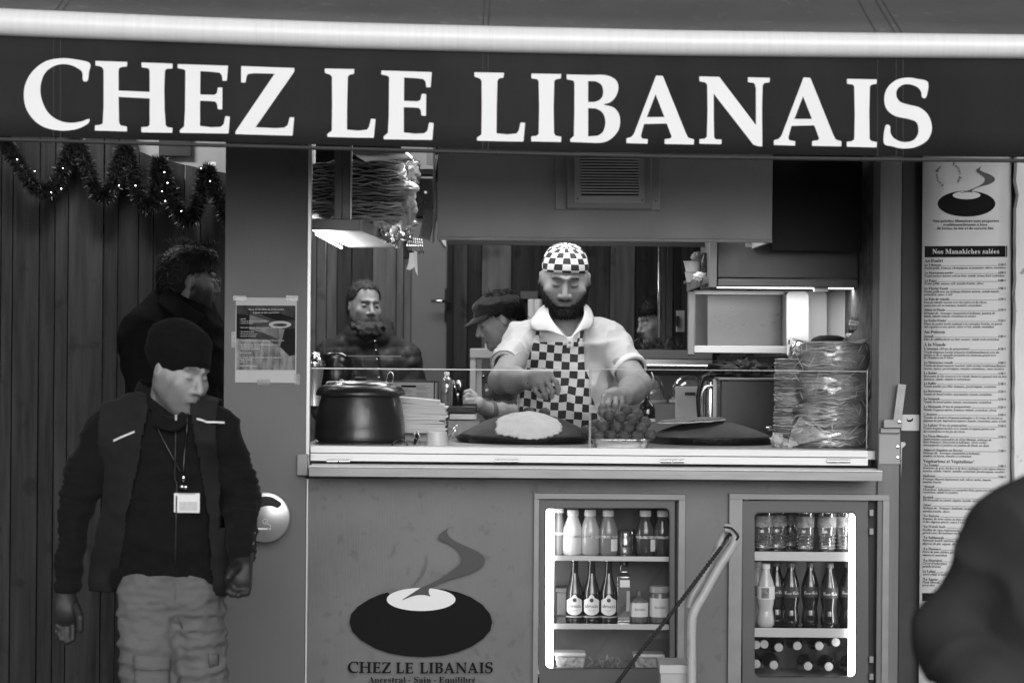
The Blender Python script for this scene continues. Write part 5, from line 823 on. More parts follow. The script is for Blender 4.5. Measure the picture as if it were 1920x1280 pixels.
# tubs at the bottom
def tub(px, Y, w_, h_, label):
    x = P(px, 1200, Y).x; z = Z1[2]; t = thing('salad_tub', label, 'tub', (x, Y, z)); hw = w_ / 2
    v = [(x + sx * hw * s1, Y + sy * .04 * s1, z + zz) for s1, zz in ((.82, .003), (.97, h_ * .78)) for sx, sy in ((-1, -1), (1, -1), (1, 1), (-1, 1))]
    obj('tub_body', G().add(v, [(0, 1, 5, 4), (1, 2, 6, 5), (2, 3, 7, 6), (3, 0, 4, 7), (3, 2, 1, 0)]), M('tub_print', .3, .35, var=.7, vs=60), t, bevel=.004)
    obj('lid', G().box(x - hw, x + hw, Y - .043, Y + .043, z + h_ * .8, z + h_), M('tub_lid', .5, .3), t, bevel=.004)
    obj('label', G().box(x - hw * .7, x + hw * .7, Y - .0425, Y - .0415, z + .004, z + .016), MATS['print_black'], t)
tub(1069, .11, .1, .062, 'plastic tub with a pale lid, bottom left of the left fridge'); tub(1216, .11, .1, .06, 'plastic tub with a pale lid, bottom right of the left fridge')
t = thing('wrapped_greens', 'crumpled cling wrapped greens on the fridge floor between the tubs', 'food packet', (P(1140, 1240, .14).x, .14, Z1[2])); c = t.location
r = random.Random(11); g = G()
for i in range(60):
    p = Vector((c.x + r.uniform(-.05, .06), c.y + r.uniform(-.03, .03), c.z + r.uniform(.002, .03))); d = Vector((r.uniform(-1, 1), r.uniform(-1, 1), r.uniform(-.3, 1))).normalized() * .02; e = Vector((r.uniform(-1, 1), r.uniform(-1, 1), r.uniform(-1, 1))).normalized() * .006
    g.add([p - e, p + e, p + d + e * .5, p + d - e * .5], [(0, 1, 2, 3)])
obj('leaves', g, M('greens', .25, .4, coat=.6), t, kind='stuff')

# ---- right fridge
wat0 = None
WP = [(0, 0), (.026, 0), (.033, .008), (.029, .014), (.033, .02), (.029, .027), (.033, .034), (.029, .041), (.033, .048), (.029, .055), (.033, .062), (.031, .075), (.033, .085), (.0325, .12), (.033, .13), (.033, .15), (.028, .17), (.014, .195), (.013, .21)]
for i, (px, Y, lb) in enumerate(((1430, .13, 'leftmost clear water bottle on the top shelf'), (1457, .16, 'second clear water bottle on the top shelf, label with lines'), (1481, .22, 'clear water bottle standing further back on the top shelf'), (1508, .12, 'wider looking water bottle in the middle of the top shelf'), (1549, .12, 'clear water bottle left of the light strip'), (1583, .13, 'rightmost water bottle against the light strip'))):
    if wat0 is None:
        t = bottle('water_bottle', lb, 'bottle', WP, MATS['clear_plastic'], [(.015, .205), (.015, .222), (0, .223)], MATS['cap_white'], [(.0335, .088, .128, -200, 20, M('label_mixed', .3, .4, var=.6, vs=50))], 'clear water bottles on the top shelf of the right fridge'); wat0 = t
    else: t = dup(wat0, (0, 0, 0), lb)
    setat(t, px, Z2[0], Y); t.scale = (.92, .92, .85)
col0 = None
CP = [(0, 0), (.022, 0), (.027, .006), (.028, .02), (.024, .05), (.0225, .062), (.026, .08), (.028, .10), (.028, .135), (.024, .155), (.014, .185), (.0115, .2), (.0115, .208)]
CC = [(.0135, .2), (.0135, .214), (.012, .217), (0, .217)]
for i, (px, Y, lb) in enumerate(((1456, .16, 'cola bottle with a pale cap, right behind the lemonade'), (1483, .14, 'second cola bottle with white script on its label'), (1519, .15, 'third cola bottle with a dark cap'), (1555, .12, 'cola bottle with the brightest white script, near the light'), (1590, .16, 'last cola bottle, cut by the light strip'))):
    if col0 is None:
        t = bottle('cola_bottle', lb, 'bottle', CP, MATS['cola'], CC, M('cap_c', .12, .35), [(.0284, .098, .134, -190, 10, M('label_cola', .035, .4))], 'cola bottles in the right fridge')
        lbp = [c for c in t.children if c.name.startswith('label')][0]
        label_text('label_text', 'Coca-Cola', 's', .0288, .108, .019, .052, MATS['cap_white'], lbp); col0 = t
    else: t = dup(col0, (0, 0, 0), lb)
    setat(t, px, Z2[1], Y); t.scale = (1, 1, .93)
lem = None
for px, Y, lb in ((1436, .10, 'pale lemonade bottle with a white cap, in front of the colas'), (1421, .17, 'pale lemonade bottle behind the front one, at the left edge')):
    if lem is None:
        t = bottle('lemonade_bottle', lb, 'bottle', CP, MATS['lemonade'], CC, MATS['cap_white'], [(.0286, .096, .14, -200, 20, MATS['label_white'])], 'lemonade bottles'); lem = t
        g = G(); ringstrip(g, .0289, .10, .136, -125, -75); obj('label_print', g, M('label_mixed2', .2, .4, var=.7, vs=90), t)
    else: t = dup(lem, (0, 0, 0), lb)
    setat(t, px, Z2[1], Y); t.scale = (1, 1, .92)
ly0 = None; zfl = Z2[2]
caps = [(1418, 1208, 'at the left edge, upper row'), (1433, 1207, 'second from the left, upper row'), (1460, 1213, 'third from the left, upper row'), (1495, 1210, 'middle of the upper row'), (1536, 1210, 'fifth of the upper row'), (1567, 1203, 'rightmost of the upper row'), (1418, 1244, 'at the left edge, lower row'), (1451, 1246, 'second from the left, lower row'), (1515, 1248, 'middle of the lower row'), (1554, 1249, 'fourth of the lower row'), (1597, 1250, 'under the foot of the light strip')]
for px, py, lb in caps:
    lb = 'lying dark bottle, pale cap to the street, ' + lb
    if ly0 is None:
        t = thing('lying_bottle', lb, 'bottle', (0, 0, 0), 'dark bottles lying with pale caps to the street')
        obj('body', G().lathe((0, 0, 0), [(.012, .0), (.013, -.02), (.02, -.05), (.027, -.08), (.028, -.2), (0, -.2)], 20, RX), MATS['cola'], t, smooth=True)
        obj('cap', G().lathe((0, 0, 0), [(.0135, -.012), (.0138, .0), (.013, .002), (0, .0025)], 20, RX), M('cap_pale', .42, .4), t, autos=40); ly0 = t
    else: t = dup(ly0, (0, 0, 0), lb)
    t.location = P(px, py, .1)
# ============================================================ trolley handle, cord, small box
M('tube_cream', .5, .3, .1, var=.08, vs=8, spots=.7, sps=14)
th = thing('trolley', 'cream tubular hand trolley frame standing against the stall', 'trolley', (P(1305, 1500, -.4).x, -.4, 0))
def pp(pts, Y): return [P(x, y, Y + (dz[0] if dz else 0)) for x, y, *dz in pts]
a = catmull([(1296, 1594), (1296, 1400), (1297, 1250), (1297, 1180), (1301, 1148), (1322, 1110), (1350, 1060), (1374, 1022), (1378, 1004), (1370, 991), (1358, 990, )], 5, False)
ka = PPM(-.4)
g = G(); g.tube([P(x, y, -.42) for x, y in a], 8.5 / ka, 14); obj('front_tube', g, MATS['tube_cream'], th, smooth=True)
b_ = catmull([(1292, 1140), (1298, 1118), (1318, 1085), (1340, 1040), (1358, 1000), (1366, 990), (1376, 995)], 5, False)
g = G(); g.tube([P(x, y, -.37) for x, y in b_], 6.5 / ka, 12); obj('rear_tube', g, MATS['tube_cream'], th, smooth=True)
g = G(); g.tube([P(x, y, -.4) for x, y in ((1297, 1594), (1150, 1594))], .012, 12); obj('foot_tube', g, MATS['tube_cream'], th, smooth=True)
cdn = [(1371, 1000), (1364, 1006), (1350, 1028), (1300, 1095), (1250, 1160), (1200, 1222), (1155, 1282), (1100, 1350), (1060, 1420)]
cc_ = [P(x, y, -.46) for x, y in catmull(cdn, 40, False)]
g = G(); g.tube(cc_, [(3.6 + 1.1 * math.sin(i * 1.9)) / ka for i in range(len(cc_))], 8); o = obj('twisted_cord', g, MATS['rubber'], smooth=True); tag(o, 'black twisted elastic cord stretched down from the trolley handle', 'cord')
g = G(); g.tube(catmull([tuple(P(1358, 988, -.43)), tuple(P(1372, 990, -.44)), tuple(P(1384, 1004, -.44)), tuple(P(1380, 1012, -.43))], 5, False), 2.2 / ka, 8); obj('cord_loop', g, MATS['rubber'], o)
g = G(); g.tube([P(1364, 1010, -.455), P(1352, 1024, -.455)], 6 / ka, 8); obj('cord_hook', g, MATS['chrome'], o)
zb = P(1265, 1246, -.35).z
o = obj('carton', G().pbox(1238, 1247, 1291, 1420, -.38, .16), M('carton_white', .45, .6, var=.08), bevel=.002); tag(o, 'pale carton standing on the ground behind the trolley tube', 'carton')
obj('flap', G().pbox(1237, 1246, 1292, 1262, -.385, .17), M('carton_top', .55, .6), o, bevel=.001)
# ============================================================ interior fittings
M('hood', .48, .45, .12, var=.10, vs=3, rvar=.1, bump=.0004, bs=260, bst=(1, 1, .05))
M('vent_frame', .45, .4, .3); M('slat', .85, .4, .2)
M('counter_steel', .35, .35, .8, var=.1)
ct = thing('kitchen_counter', 'steel kitchen counter behind the serving glass', 'counter', (0, .4, .2))
zc = P(960, 838.5, .05).z
obj('counter_top', G().box(-.66, 1.16, .052, .85, zc - .03, zc), MATS['counter_steel'], ct, bevel=.002)
obj('counter_front', G().box(-.66, 1.16, .44, .85, .2, zc - .032), MATS['steel_dark'], ct)
struct('left_partition', G().box(-.78, -.70, .13, .30, .2, 2.75), 'steel_dark')
struct('right_partition', G().box(1.22, 1.30, .18, 4.6, .2, 2.75), 'concrete_rough')
# extractor hood
hd = thing('extractor_hood', 'dark steel extractor hood over the serving window', 'extractor hood', tuple(P(1134, 450, .35)))
obj('hood_face', G().pbox(820, 180, 1448, 451, .35, .02, yr=420), MATS['hood'], hd, bevel=.002)
zh = P(1134, 451, .35).z; xa, xb = P(820, 420, .35).x, P(1448, 420, .35).x
obj('hood_lip', G().pbox(820, 446, 1448, 452.5, .342, .02, yr=449), STEEL, hd, bevel=.001)
obj('hood_side', G().box(xa, xa + .01, .37, 1.1, zh, zh + .45), MATS['hood'], hd); obj('hood_side', G().box(xb - .01, xb, .37, 1.1, zh, zh + .45), MATS['hood'], hd)
obj('hood_back', G().box(xa, xb, 1.1, 1.12, zh + .012, zh + .45), MATS['black'], hd)
obj('hood_lamp', G().box(-.4 + .16, .6, .56, .92, zh + .34, zh + .36), EM('hood_em', 2.0), hd)
g = G(); g.tube([P(812, 455, .36), P(816, 400, .352), P(814, 330, .352), P(820, 290, .35)], [.004, .006, .005, .004], 8); obj('plastic_film', g, M('film_rag', .3, .3, trans=.4), hd)
ve = thing('vent_box', 'louvred metal ventilation box mounted on the hood', 'vent', tuple(P(1140, 396, .33)))
obj('back_plate', G().pbox(1041, 240, 1238, 394, .325, .02, yr=360), MATS['vent_frame'], ve, bevel=.002)
obj('box_frame', G().pbox(1062, 240, 1222, 392, .29, .035, yr=360), M('vent_box_m', .36, .4, .3), ve, bevel=.004)
flat('grille_frame', [rrect(1077, 240, 1208, 381, 2), rrect(1089, 250, 1198, 367, 3)[::-1]], .28, M('vent_frame2', .5, .4, .3), ve, thick=.012)
obj('grille_back', G().pbox(1085, 244, 1202, 370, .287, .002), MATS['black'], ve)
for i in range(22):
    y = 362 - i * 5.35
    if y < 246: break
    c = P(1143.5 + (y - 360) * .0087 * -1, y, .278); g = G(); g.obox(c, (110 / PPM(.28), .007, .0030), Matrix.Rotation(math.radians(-25), 3, 'X')); obj('slat', g, MATS['slat'], ve, bevel=.0006)
for x, y, Y in ((1051, 373, .324), (1230, 377, .324), (1083, 373, .273), (1204, 376, .273)):
    obj('screw', G().lathe(P(x, y, Y), [(.0035, 0), (.003, .0015), (0, .002)], 10, RX), MATS['chrome'], ve)
# left overhead shelf
sh = thing('overhead_shelf', 'overhead steel shelf with a lit underside at the left of the window', 'shelf', (-.57, 1.0, P(630, 430, .35).z))
z0 = P(630, 431.5, .35).z; z1 = P(630, 411, .35).z; xs0 = -.665; xs1 = P(674, 420, .35).x
g = G(); g.box(xs0, xs1, .35, .365, z0, z1); obj('front_edge', g, STEEL, sh, bevel=.0015)
xe = P(757, 464, 1.85).x
v = [(xs0, .366, z0), (xs1, .366, z0), (xe, 1.85, z0), (xs0 + .03, 1.85, z0)]; v += [(a, b, c + .006) for a, b, c in v]
obj('shelf_plate', G().add(v, [(3, 2, 1, 0), (4, 5, 6, 7), (0, 1, 5, 4), (1, 2, 6, 5), (2, 3, 7, 6), (3, 0, 4, 7)]), M('shelf_under', .62, .38, .35, var=.08, vs=4, st=(8, 1, 1)), sh)
v = [(xs1, .366, z0), (xs1 + .004, .366, z0), (xe + .004, 1.85, z0), (xe, 1.85, z0)]; v += [(a, b, z1) for a, b, c in v]
obj('side_edge', G().add(v, [(3, 2, 1, 0), (4, 5, 6, 7), (0, 1, 5, 4), (1, 2, 6, 5), (2, 3, 7, 6), (3, 0, 4, 7)]), STEEL, sh)
obj('led_bar', G().box(-.662, -.655, .5, 1.7, z0 - .010, z0 - .002), MATS['led_strip'], sh)
obj('upright', G().pbox(627, 240, 641, 411, .36, .02, yr=380), M('up_a', .2, .4, .5), sh, bevel=.001)
obj('upright', G().pbox(641.5, 240, 656, 411, .37, .02, yr=380), STEEL, sh, bevel=.001)
obj('upright_edge', G().pbox(656.5, 240, 659, 412, .355, .03, yr=380), MATS['trim_bright'], sh)
obj('upper_shelf', G().add([P(660, 285, .5), P(760, 285, .5), P(790, 310, 1.5), P(700, 310, 1.5)], [(0, 1, 2, 3)]), M('upper_sh', .35, .5), sh, solid=.01)
# flat breads
M('bread', .60, .8, var=.25, vs=30, bump=.002, bs=80); M('bread_l', .75, .8, var=.2, vs=30, bump=.002, bs=80); M('bread_d', .32, .85, var=.3, vs=30, bump=.002, bs=80)
def bread_mesh(R_, amp, seed, t=.0016, n=40, m=4, mat=None):
    r = random.Random(seed); ph = [(r.randint(3, 14), r.uniform(0, 6.3), r.uniform(.3, 1)) for _ in range(7)]
    g = G(); rows = []
    for s_ in (1, -1):
        for j in range(m + 1):
            rr = R_ * (j / m); row = []
            for i in range(n):
                a = 2 * math.pi * i / n; e = sum(c * math.sin(k * a + p) for k, p, c in ph) / 3
                z = amp * (j / m) ** 2 * e + s_ * t / 2 * (1 if j < m else .3); q = rr * (1 + .02 * e)
                row.append((q * math.cos(a), q * math.sin(a), z))
            rows.append(row)
    top = rows[:m + 1]; bot = rows[m + 1:]
    seq = top + bot[::-1]
    g.grid(np.array(seq).transpose(1, 0, 2), closeu=True)
    me = bpy.data.meshes.new('flatbread'); me.from_pydata(g.v, [], g.f); me.materials.append(MATS[mat or 'bread']); me.polygons.foreach_set('use_smooth', [True] * len(me.polygons)); return me
def bread_stack(name, label, px, Y, ybot, ytop, wpx, n, amp, seed, group, mats=('bread', 'bread_l', 'bread_d'), jit=.004, sqy=1, waist=0):
    c = P(px, ybot, Y); k = PPM(Y); t = thing(name, label, 'bread stack', tuple(c), group); R_ = wpx / 2 / k; Hh = (ybot - ytop) / k; r = random.Random(seed)
    ms = [bread_mesh(R_, amp, seed * 10 + i, t=Hh / n * .85, mat=mats[i % len(mats)]) for i in range(6)]
    for i in range(n):
        o = bpy.data.objects.new('flatbread', r.choice(ms)); COL.objects.link(o); o.parent = t
        o.location = (r.uniform(-jit, jit), r.uniform(-jit, jit), .004 + (Hh - .004) * (i + .5) / n); o.rotation_euler = (r.uniform(-.015, .015), r.uniform(-.02, .02), r.uniform(0, 6.3)); s_ = r.uniform(.95, 1.03) * (1 - waist * abs(2 * (i + .5) / n - 1) ** 3); o.scale = (s_, s_ * sqy, 1)
    return t
bread_stack('flatbread_stack', 'large crinkled stack of flatbreads on the overhead shelf, right of the upright', 685, .62, 415, 305, 150, 26, .008, 5, 'flatbread stacks on the overhead shelf')
bread_stack('flatbread_stack', 'crinkled flatbread stack on the overhead shelf, left of the upright', 592, .60, 410, 308, 100, 24, .007, 6, 'flatbread stacks on the overhead shelf', mats=('bread_d', 'bread'))
bread_stack('flatbread_stack', 'narrow dark stack of unwrapped flatbreads left of the wrapped bundles', 1482, .36, 838, 672, 64, 58, .0022, 7, 'flatbread stacks on the counter', mats=('bread_d', 'bread'), jit=.003)
# plastic bags
def bag_mat(name, a, film): return GLASS(name, .12, .92, .12, film=film)
bag_mat('bag_clear', .1, .38); M('bag_white', .85, .35, trans=.25, bump=.004, bs=25)
def blob(name, c, r, seed, mat, parent=None, amp=.12, n=40, f=3.0, label=None, cat=None, pinch=None):
    """crumpled bag: a ball pushed in and out by creases"""
    from mathutils import noise as mn
    g = G(); g.ball((0, 0, 0), (1, 1, 1), n); vs = []
    for x, y, z in g.v:
        d = Vector((x, y, z)); q = d * f + Vector((seed, seed * 2.1, 0)); k = 1 + amp * (abs(mn.noise(q)) * 2 - .5) + amp * .5 * (abs(mn.noise(q * 2.7)) * 2 - .5)
        if pinch: k *= 1 - pinch * max(0, z) ** 3
        vs.append((c[0] + x * r[0] * k, c[1] + y * r[1] * k, c[2] + z * r[2] * k))
    g.v = vs; o = obj(name, g, MATS[mat], parent, smooth=True)
    if label: tag(o, label, cat)
    return o
blob('bread_bag', P(738, 325, .75), (.045, .06, .033), 3, 'bread_l', label='plump pale bread cushion lying on top of the overhead stack', cat='bread', amp=.03)
o = blob('plastic_bag', P(752, 388, .66), (.055, .06, .075), 9, 'bag_white', label='white plastic bag hanging beside the overhead flatbread stack', cat='plastic bag', amp=.35, f=1.6)
blob('bag_handle', P(760, 356, .62), (.045, .05, .024), 12, 'bag_white', parent=o, amp=.3, f=1.4)
blob('clear_bag', P(745, 425, .9), (.06, .08, .05), 15, 'bag_clear', label='crumpled clear bag at the back end of the overhead shelf', cat='plastic bag', amp=.4, f=1.8)
blob('clear_bag', P(757, 320, .95), (.05, .05, .06), 19, 'bag_clear', label='clear crinkled bag above the white plastic bag', cat='plastic bag', amp=.4, f=1.8)
# white wrappers on shelf front lip
t = thing('paper_tags', 'row of small pale tags along the overhead shelf edge', 'tags', tuple(P(725, 445, 1.0)))
for i in range(7):
    Yq = .9 + i * .12; q = P(705 + i * 7, 437 + i * 3.6, Yq); obj('tag', G().obox(q, (.008, .05, .03), Matrix.Rotation(random.uniform(-.3, .3), 3, 'Z')), MATS['cap_grey'], t)
# knife rack and knives
kr = thing('knife_rack', 'dark rack with a row of hanging knives and a torn paper', 'knife rack', tuple(P(775, 440, 1.0)))
obj('rack_block', G().pbox(755, 444, 772, 484, 1.0, .08), MATS['black'], kr, bevel=.002)
for i in range(8):
    x = 762 + i * 4.0; p0 = P(x, 444 + i * .6, .98); p1 = P(x + 2.5, 460, .97); p2 = P(x + 4, 474 + (i % 3), .98)
    g = G(); g.tube([p0, p1, p2], [.0022, .003, .0022], 6); obj('knife', g, MATS['chrome'], kr, smooth=True)
flat('torn_tag', [[(768, 474), (776, 474), (777, 500), (770, 506), (762, 505), (766, 492)]], .97, MATS['cap_white'], kr); flat('torn_tag', [[(777, 470), (782, 472), (783, 517), (779, 508), (775, 490)]], .975, MATS['cap_white'], kr)
t = thing('calculator_tablet', 'dark tablet leaning at an angle beside the hood', 'tablet', tuple(P(800, 450, .6)))
flat('tablet_body', [[(797, 389), (818, 396), (807, 452), (785, 446)]], .6, MATS['black_gloss'], t, thick=.015); flat('screen', [[(799, 393), (815, 398), (805, 447), (789, 442)]], .588, M('scr', .06, .3), t)
t = thing('wall_cupboard', 'white cupboard corner high behind the bags', 'cupboard', tuple(P(790, 320, 2.2)))
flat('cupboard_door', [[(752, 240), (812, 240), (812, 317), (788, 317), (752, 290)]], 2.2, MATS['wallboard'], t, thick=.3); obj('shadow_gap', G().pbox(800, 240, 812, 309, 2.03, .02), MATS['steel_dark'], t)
obj_ = obj('coffee_machine', G().pbox(778, 330, 816, 410, 2.0, .3), MATS['black_gloss'], bevel=.01); tag(obj_, 'black machine on a high shelf behind the hanging bags', 'machine')
obj('control_knob', G().lathe(P(798, 361, 1.995), [(.006, 0), (.005, .004), (0, .005)], 12, RX), MATS['cap_white'], obj_)
obj('column', G().pbox(779, 302, 787, 345, 1.96, .03), MATS['rubber'], obj_)

# right side: upper cabinet, lit recess, splashback, dispenser
uc = thing('upper_cabinet', 'dark steel wall cabinet on the right over the lit splashback', 'cabinet', tuple(P(1470, 530, .9)))
obj('cabinet_door', G().pbox(1346, 300, 1609, 521, .93, .02, yr=480), M('cab', .16, .42, .3, var=.15, vs=3, rvar=.1), uc, bevel=.002)
obj('cabinet_stile', G().pbox(1330, 300, 1345, 539, .90, .4, yr=480), STEEL, uc, bevel=.002)
obj('cabinet_rail', G().pbox(1345.5, 523, 1609, 537, .91, .5), MATS['steel_dark'], uc, bevel=.002)
obj('foot', G().pbox(1331, 539, 1344, 543, .91, .03), MATS['black'], uc)
o = obj('dark_void', G().pbox(1449, 200, 1616, 470, .70, .02, yr=400), MATS['black']); tag(o, 'black sheet standing in for the dark void right of the hood', 'panel')  # darkness of the empty corner put in as a black sheet
o = obj('lamp_fitting', G().pbox(1399, 453, 1410, 463, .6, .03), MATS['steel_bright'], bevel=.002); tag(o, 'small metal catch under the right end of the hood', 'catch')
# recess: side frame receding, splashback
zt, zb = P(1400, 541, 1.3).z, P(1400, 665, 1.3).z
sb = thing('splashback_unit', 'brushed steel splashback unit glowing under its hidden lamp', 'splashback', tuple(P(1400, 665, 1.3)))
obj('back_panel', G().pbox(1300, 545, 1625, 652, 1.45, .01), M('splash', .17, .3, .7, var=.25, vs=3, st=(1, 1, 2), rvar=.05), sb)
obj('front_rail', G().pbox(1300, 648, 1490, 662, 1.2, .03), M('rail_b', .42, .3, .7), sb, bevel=.002)
obj('side_stile', G().pbox(1290, 546, 1302.5, 665, 1.18, .04), STEEL, sb, bevel=.002)
obj('top_rail', G().pbox(1302, 545, 1490, 552, 1.4, .04), MATS['steel_bright'], sb)
v = [P(1290, 527, 1.18), P(1331, 517, .92), P(1331, 530, .92), P(1290, 546, 1.18)]
obj('side_rail', G().add(v, [(0, 1, 2, 3)]), MATS['steel_dark'], sb, solid=.01)
obj('rail_foot', G().pbox(1291, 664, 1301, 667, 1.18, .03), MATS['black'], sb)
obj('side_panel', G().add([P(1551, 548, 1.34), P(1616, 540, 1.2), P(1616, 655, 1.2), P(1551, 655, 1.34)], [(0, 1, 2, 3)]), M('side_p', .8, .4, .1), sb, solid=.004)
obj('side_lip', G().add([P(1303, 553, 1.21), P(1326, 553, 1.44), P(1326, 648, 1.44), P(1303, 648, 1.21)], [(0, 1, 2, 3)]), MATS['steel_bright'], sb, solid=.003)
obj('lamp_bar', G().pbox(1345, 538, 1600, 540.5, 1.05, .06), EM('under_em', 3.0), sb)
obj('lamp_housing', G().pbox(1527, 539, 1553, 547, 1.0, .04), MATS['steel_bright'], sb, bevel=.001)
t = thing('towel_dispenser', 'white plastic paper towel dispenser on the splashback', 'dispenser', tuple(P(1512, 668, 1.15)))
flat('dispenser_body', [rrect(1475, 546, 1550, 670, 9)], 1.28, M('disp', .75, .3), t, thick=.14, bevel=.008, autos=50)
flat('dispenser_front', [rrect(1475, 546, 1516, 670, 9)], 1.19, MATS['disp'], t, thick=.03, bevel=.006, autos=50)
flat('lower_cover', [rrect(1475, 631, 1516, 668, 6)], 1.172, MATS['cap_white'], t, thick=.004)
flat('dispenser_slot', [[(1478, 637), (1481, 637), (1481, 645), (1478, 645)]], 1.169, MATS['black'], t)
# tubs shelf near (1300,500)
t = thing('side_shelf', 'small steel side shelf left of the upper cabinet', 'shelf', tuple(P(1310, 520, 1.1)))
obj('shelf_board', G().add([P(1283, 527, 1.35), P(1331, 516, .95), P(1331, 522, .95), P(1283, 532, 1.35)], [(0, 1, 2, 3)]), STEEL, t, solid=.006)
for i, (x0, y0, x1, y1, Y, m, nm, lb) in enumerate(((1284, 510, 1315, 529, 1.15, 'cap_grey', 'plastic_tub', 'pale open plastic tub at the bottom of the side shelf'), (1282, 490, 1318, 509, 1.2, 'label_white', 'plastic_tub', 'pale bowl stacked above the tub on the side shelf'), (1296, 474, 1318, 491, 1.18, 'cap_grey', 'cloth_bundle', 'crumpled pale cloth on top of the side shelf tubs'))):
    k = PPM(Y); g = G(); c = P((x0 + x1) / 2, y1, Y); w_ = (x1 - x0) / 2 / k; h_ = (y1 - y0) / k
    if nm == 'plastic_tub': g.lathe(c, [(0, 0), (w_ * .78, 0), (w_, h_ * .9), (w_ * 1.06, h_ * .92), (w_ * 1.06, h_), (w_ * .9, h_), (w_ * .72, .006), (0, .006)], 20); o = obj(nm, g, MATS[m], autos=40); tag(o, lb, 'tub')
    else: blob(nm, c + Vector((0, 0, h_ / 2)), (w_, w_, h_ * .6), 31, m, amp=.3, label=lb, cat='cloth')
o = obj('black_bottle', G().lathe(P(1321, 516, 1.02), [(0, 0), (.017, 0), (.018, .05), (.01, .065), (.01, .08), (0, .08)], 16), MATS['black_gloss'], autos=40); tag(o, 'small black bottle between the tubs and the cabinet', 'bottle')
blob('paper_ball', P(1311, 519, 1.0), (.022, .015, .018), 37, 'cap_white', amp=.3, label='scrunched white paper at the front of the side shelf', cat='paper')
# pipes / posts behind at x 1234..1290
M('pipe_d', .09, .35, .5)
t = thing('rack_posts', 'vertical steel posts of a rack right of the cook', 'rack', (P(1260, 700, 3.0).x, 3.0, .2))
for x0, x1, m in ((1234, 1239, 'chrome'), (1241, 1249, 'pipe_d'), (1250, 1262, 'wood2'), (1264, 1278, 'wood0')):
    obj('upright', G().pbox(x0, 400, x1, 632, 3.0, .03), MATS[m] if m != 'wood2' else MATS['pipe_d'], t, bevel=.002)
o = obj('wall_switch', G().pbox(1269, 582, 1284, 622, 2.6, .05), MATS['cap_grey'], bevel=.002); tag(o, 'grey switch box hanging on the rack post', 'switch box')
obj('switch_face', G().pbox(1268, 592, 1273, 611, 2.58, .02), MATS['black'], o)
# back display counter, domes
dc = thing('display_counter', 'lit display counter behind the cook with a bright top edge', 'display counter', (P(1100, 900, 2.6).x, 2.6, .2))
obj('counter_slab', G().pbox(1010, 656, 1336, 672, 2.6, .6, yr=664), M('dc_top', .35, .4), dc, bevel=.003)
obj('light_edge', G().pbox(1010, 673, 1336, 683, 2.59, .05), MATS['steel_bright'], dc)
obj('lamp', G().pbox(1100, 682, 1330, 684.5, 2.62, .03), EM('dc_em', 4.0), dc)
obj('dark_band', G().pbox(1190, 686, 1336, 704, 2.63, .02), MATS['black'], dc)
obj('case_back', G().pbox(890, 690, 1336, 1010, 3.0, .02), M('case_back', .3, .5), dc); obj('case_floor', G().pbox(880, 757, 1336, 1010, 2.62, .36), M('case_floor', .5, .4), dc)
sc = thing('glass_case', 'white framed glass display case behind the woman', 'display case', (P(925, 757, 2.5).x, 2.5, P(925, 757, 2.5).z))
obj('frame_post', G().pbox(881, 657, 892, 757, 2.5, .03), MATS['disp'], sc, bevel=.002); obj('frame_post', G().pbox(878.5, 654, 881, 757, 2.5, .05), MATS['black'], sc)
obj('frame_top', G().pbox(881, 654, 1010, 671, 2.49, .4), MATS['disp'], sc, bevel=.002); obj('frame_post', G().pbox(893, 672, 903, 757, 2.55, .02), MATS['disp'], sc)
obj('glass', G().pbox(903, 672, 1010, 757, 2.56, .004), MATS['glass_clean'], sc)
o = obj('paper_stack', G().pbox(909, 636, 945, 654, 2.5, .12), MATS['disp'], bevel=.002); tag(o, 'white box standing on the glass display case', 'box')
t = thing('paper_rolls', 'two white paper rolls standing behind the cook shoulder', 'paper rolls', tuple(P(1003, 600, 2.2)))
for x, dy in ((997, 0), (1009, 0)): g = G(); k = PPM(2.2); g.lathe(P(x, 600, 2.2 + dy), [(0, 0), (7.5 / k, 0), (7.5 / k, 39 / k), (2 / k, 39.5 / k), (0, 39 / k)], 20); obj('roll', g, MATS['disp'], t, autos=40)
for x, rr, Y, lb in ((1219, 27, 2.2, 'clear food dome behind the cook elbow'), (1290, 31, 2.15, 'larger clear food dome left of the black jug'), (912, 16, 2.7, 'small clear dome inside the glass display case')):
    k = PPM(Y); yb = 748 if x > 1000 else 745; c = P(x, yb, Y)
    t = thing('food_dome', lb, 'food dome', tuple(c), 'clear domes over the food'); g = G(); g.lathe(c, [(rr / k, 0), (rr / k, 12 / k), (rr * .93 / k, 24 / k), (rr * .75 / k, 35 / k), (rr * .4 / k, 43 / k), (0, 45 / k)], 28)
    obj('dome', g, GLASS('dome_glass', .22, .92, .05, film=.3), t, smooth=True); g = G(); g.lathe(c, [(0, -6 / k), (rr * 1.15 / k, -6 / k), (rr * 1.15 / k, -1 / k), (0, -1 / k)], 28); obj('base', g, MATS['disp'], t, autos=40)
    blob('food', c + Vector((0, 0, 6 / k)), (rr * .7 / k, rr * .7 / k, 12 / k), int(x), 'bread_l', parent=t, amp=.15, n=20)
o = obj('printed_box', G().pbox(1268, 725, 1310, 785, 1.9, .06), MATS['label_white'], bevel=.002); tag(o, 'pale printed carton behind the second griddle', 'carton')
obj('print_band', G().pbox(1284, 735, 1304, 741, 1.898, .002), MATS['print_grey'], o)
t = thing('bottle_dark', 'round dark bottle with a short neck beside the kibbeh pile', 'bottle', tuple(P(1213, 790, .95))); k = PPM(.95); g = G(); c = P(1213, 792, .95)
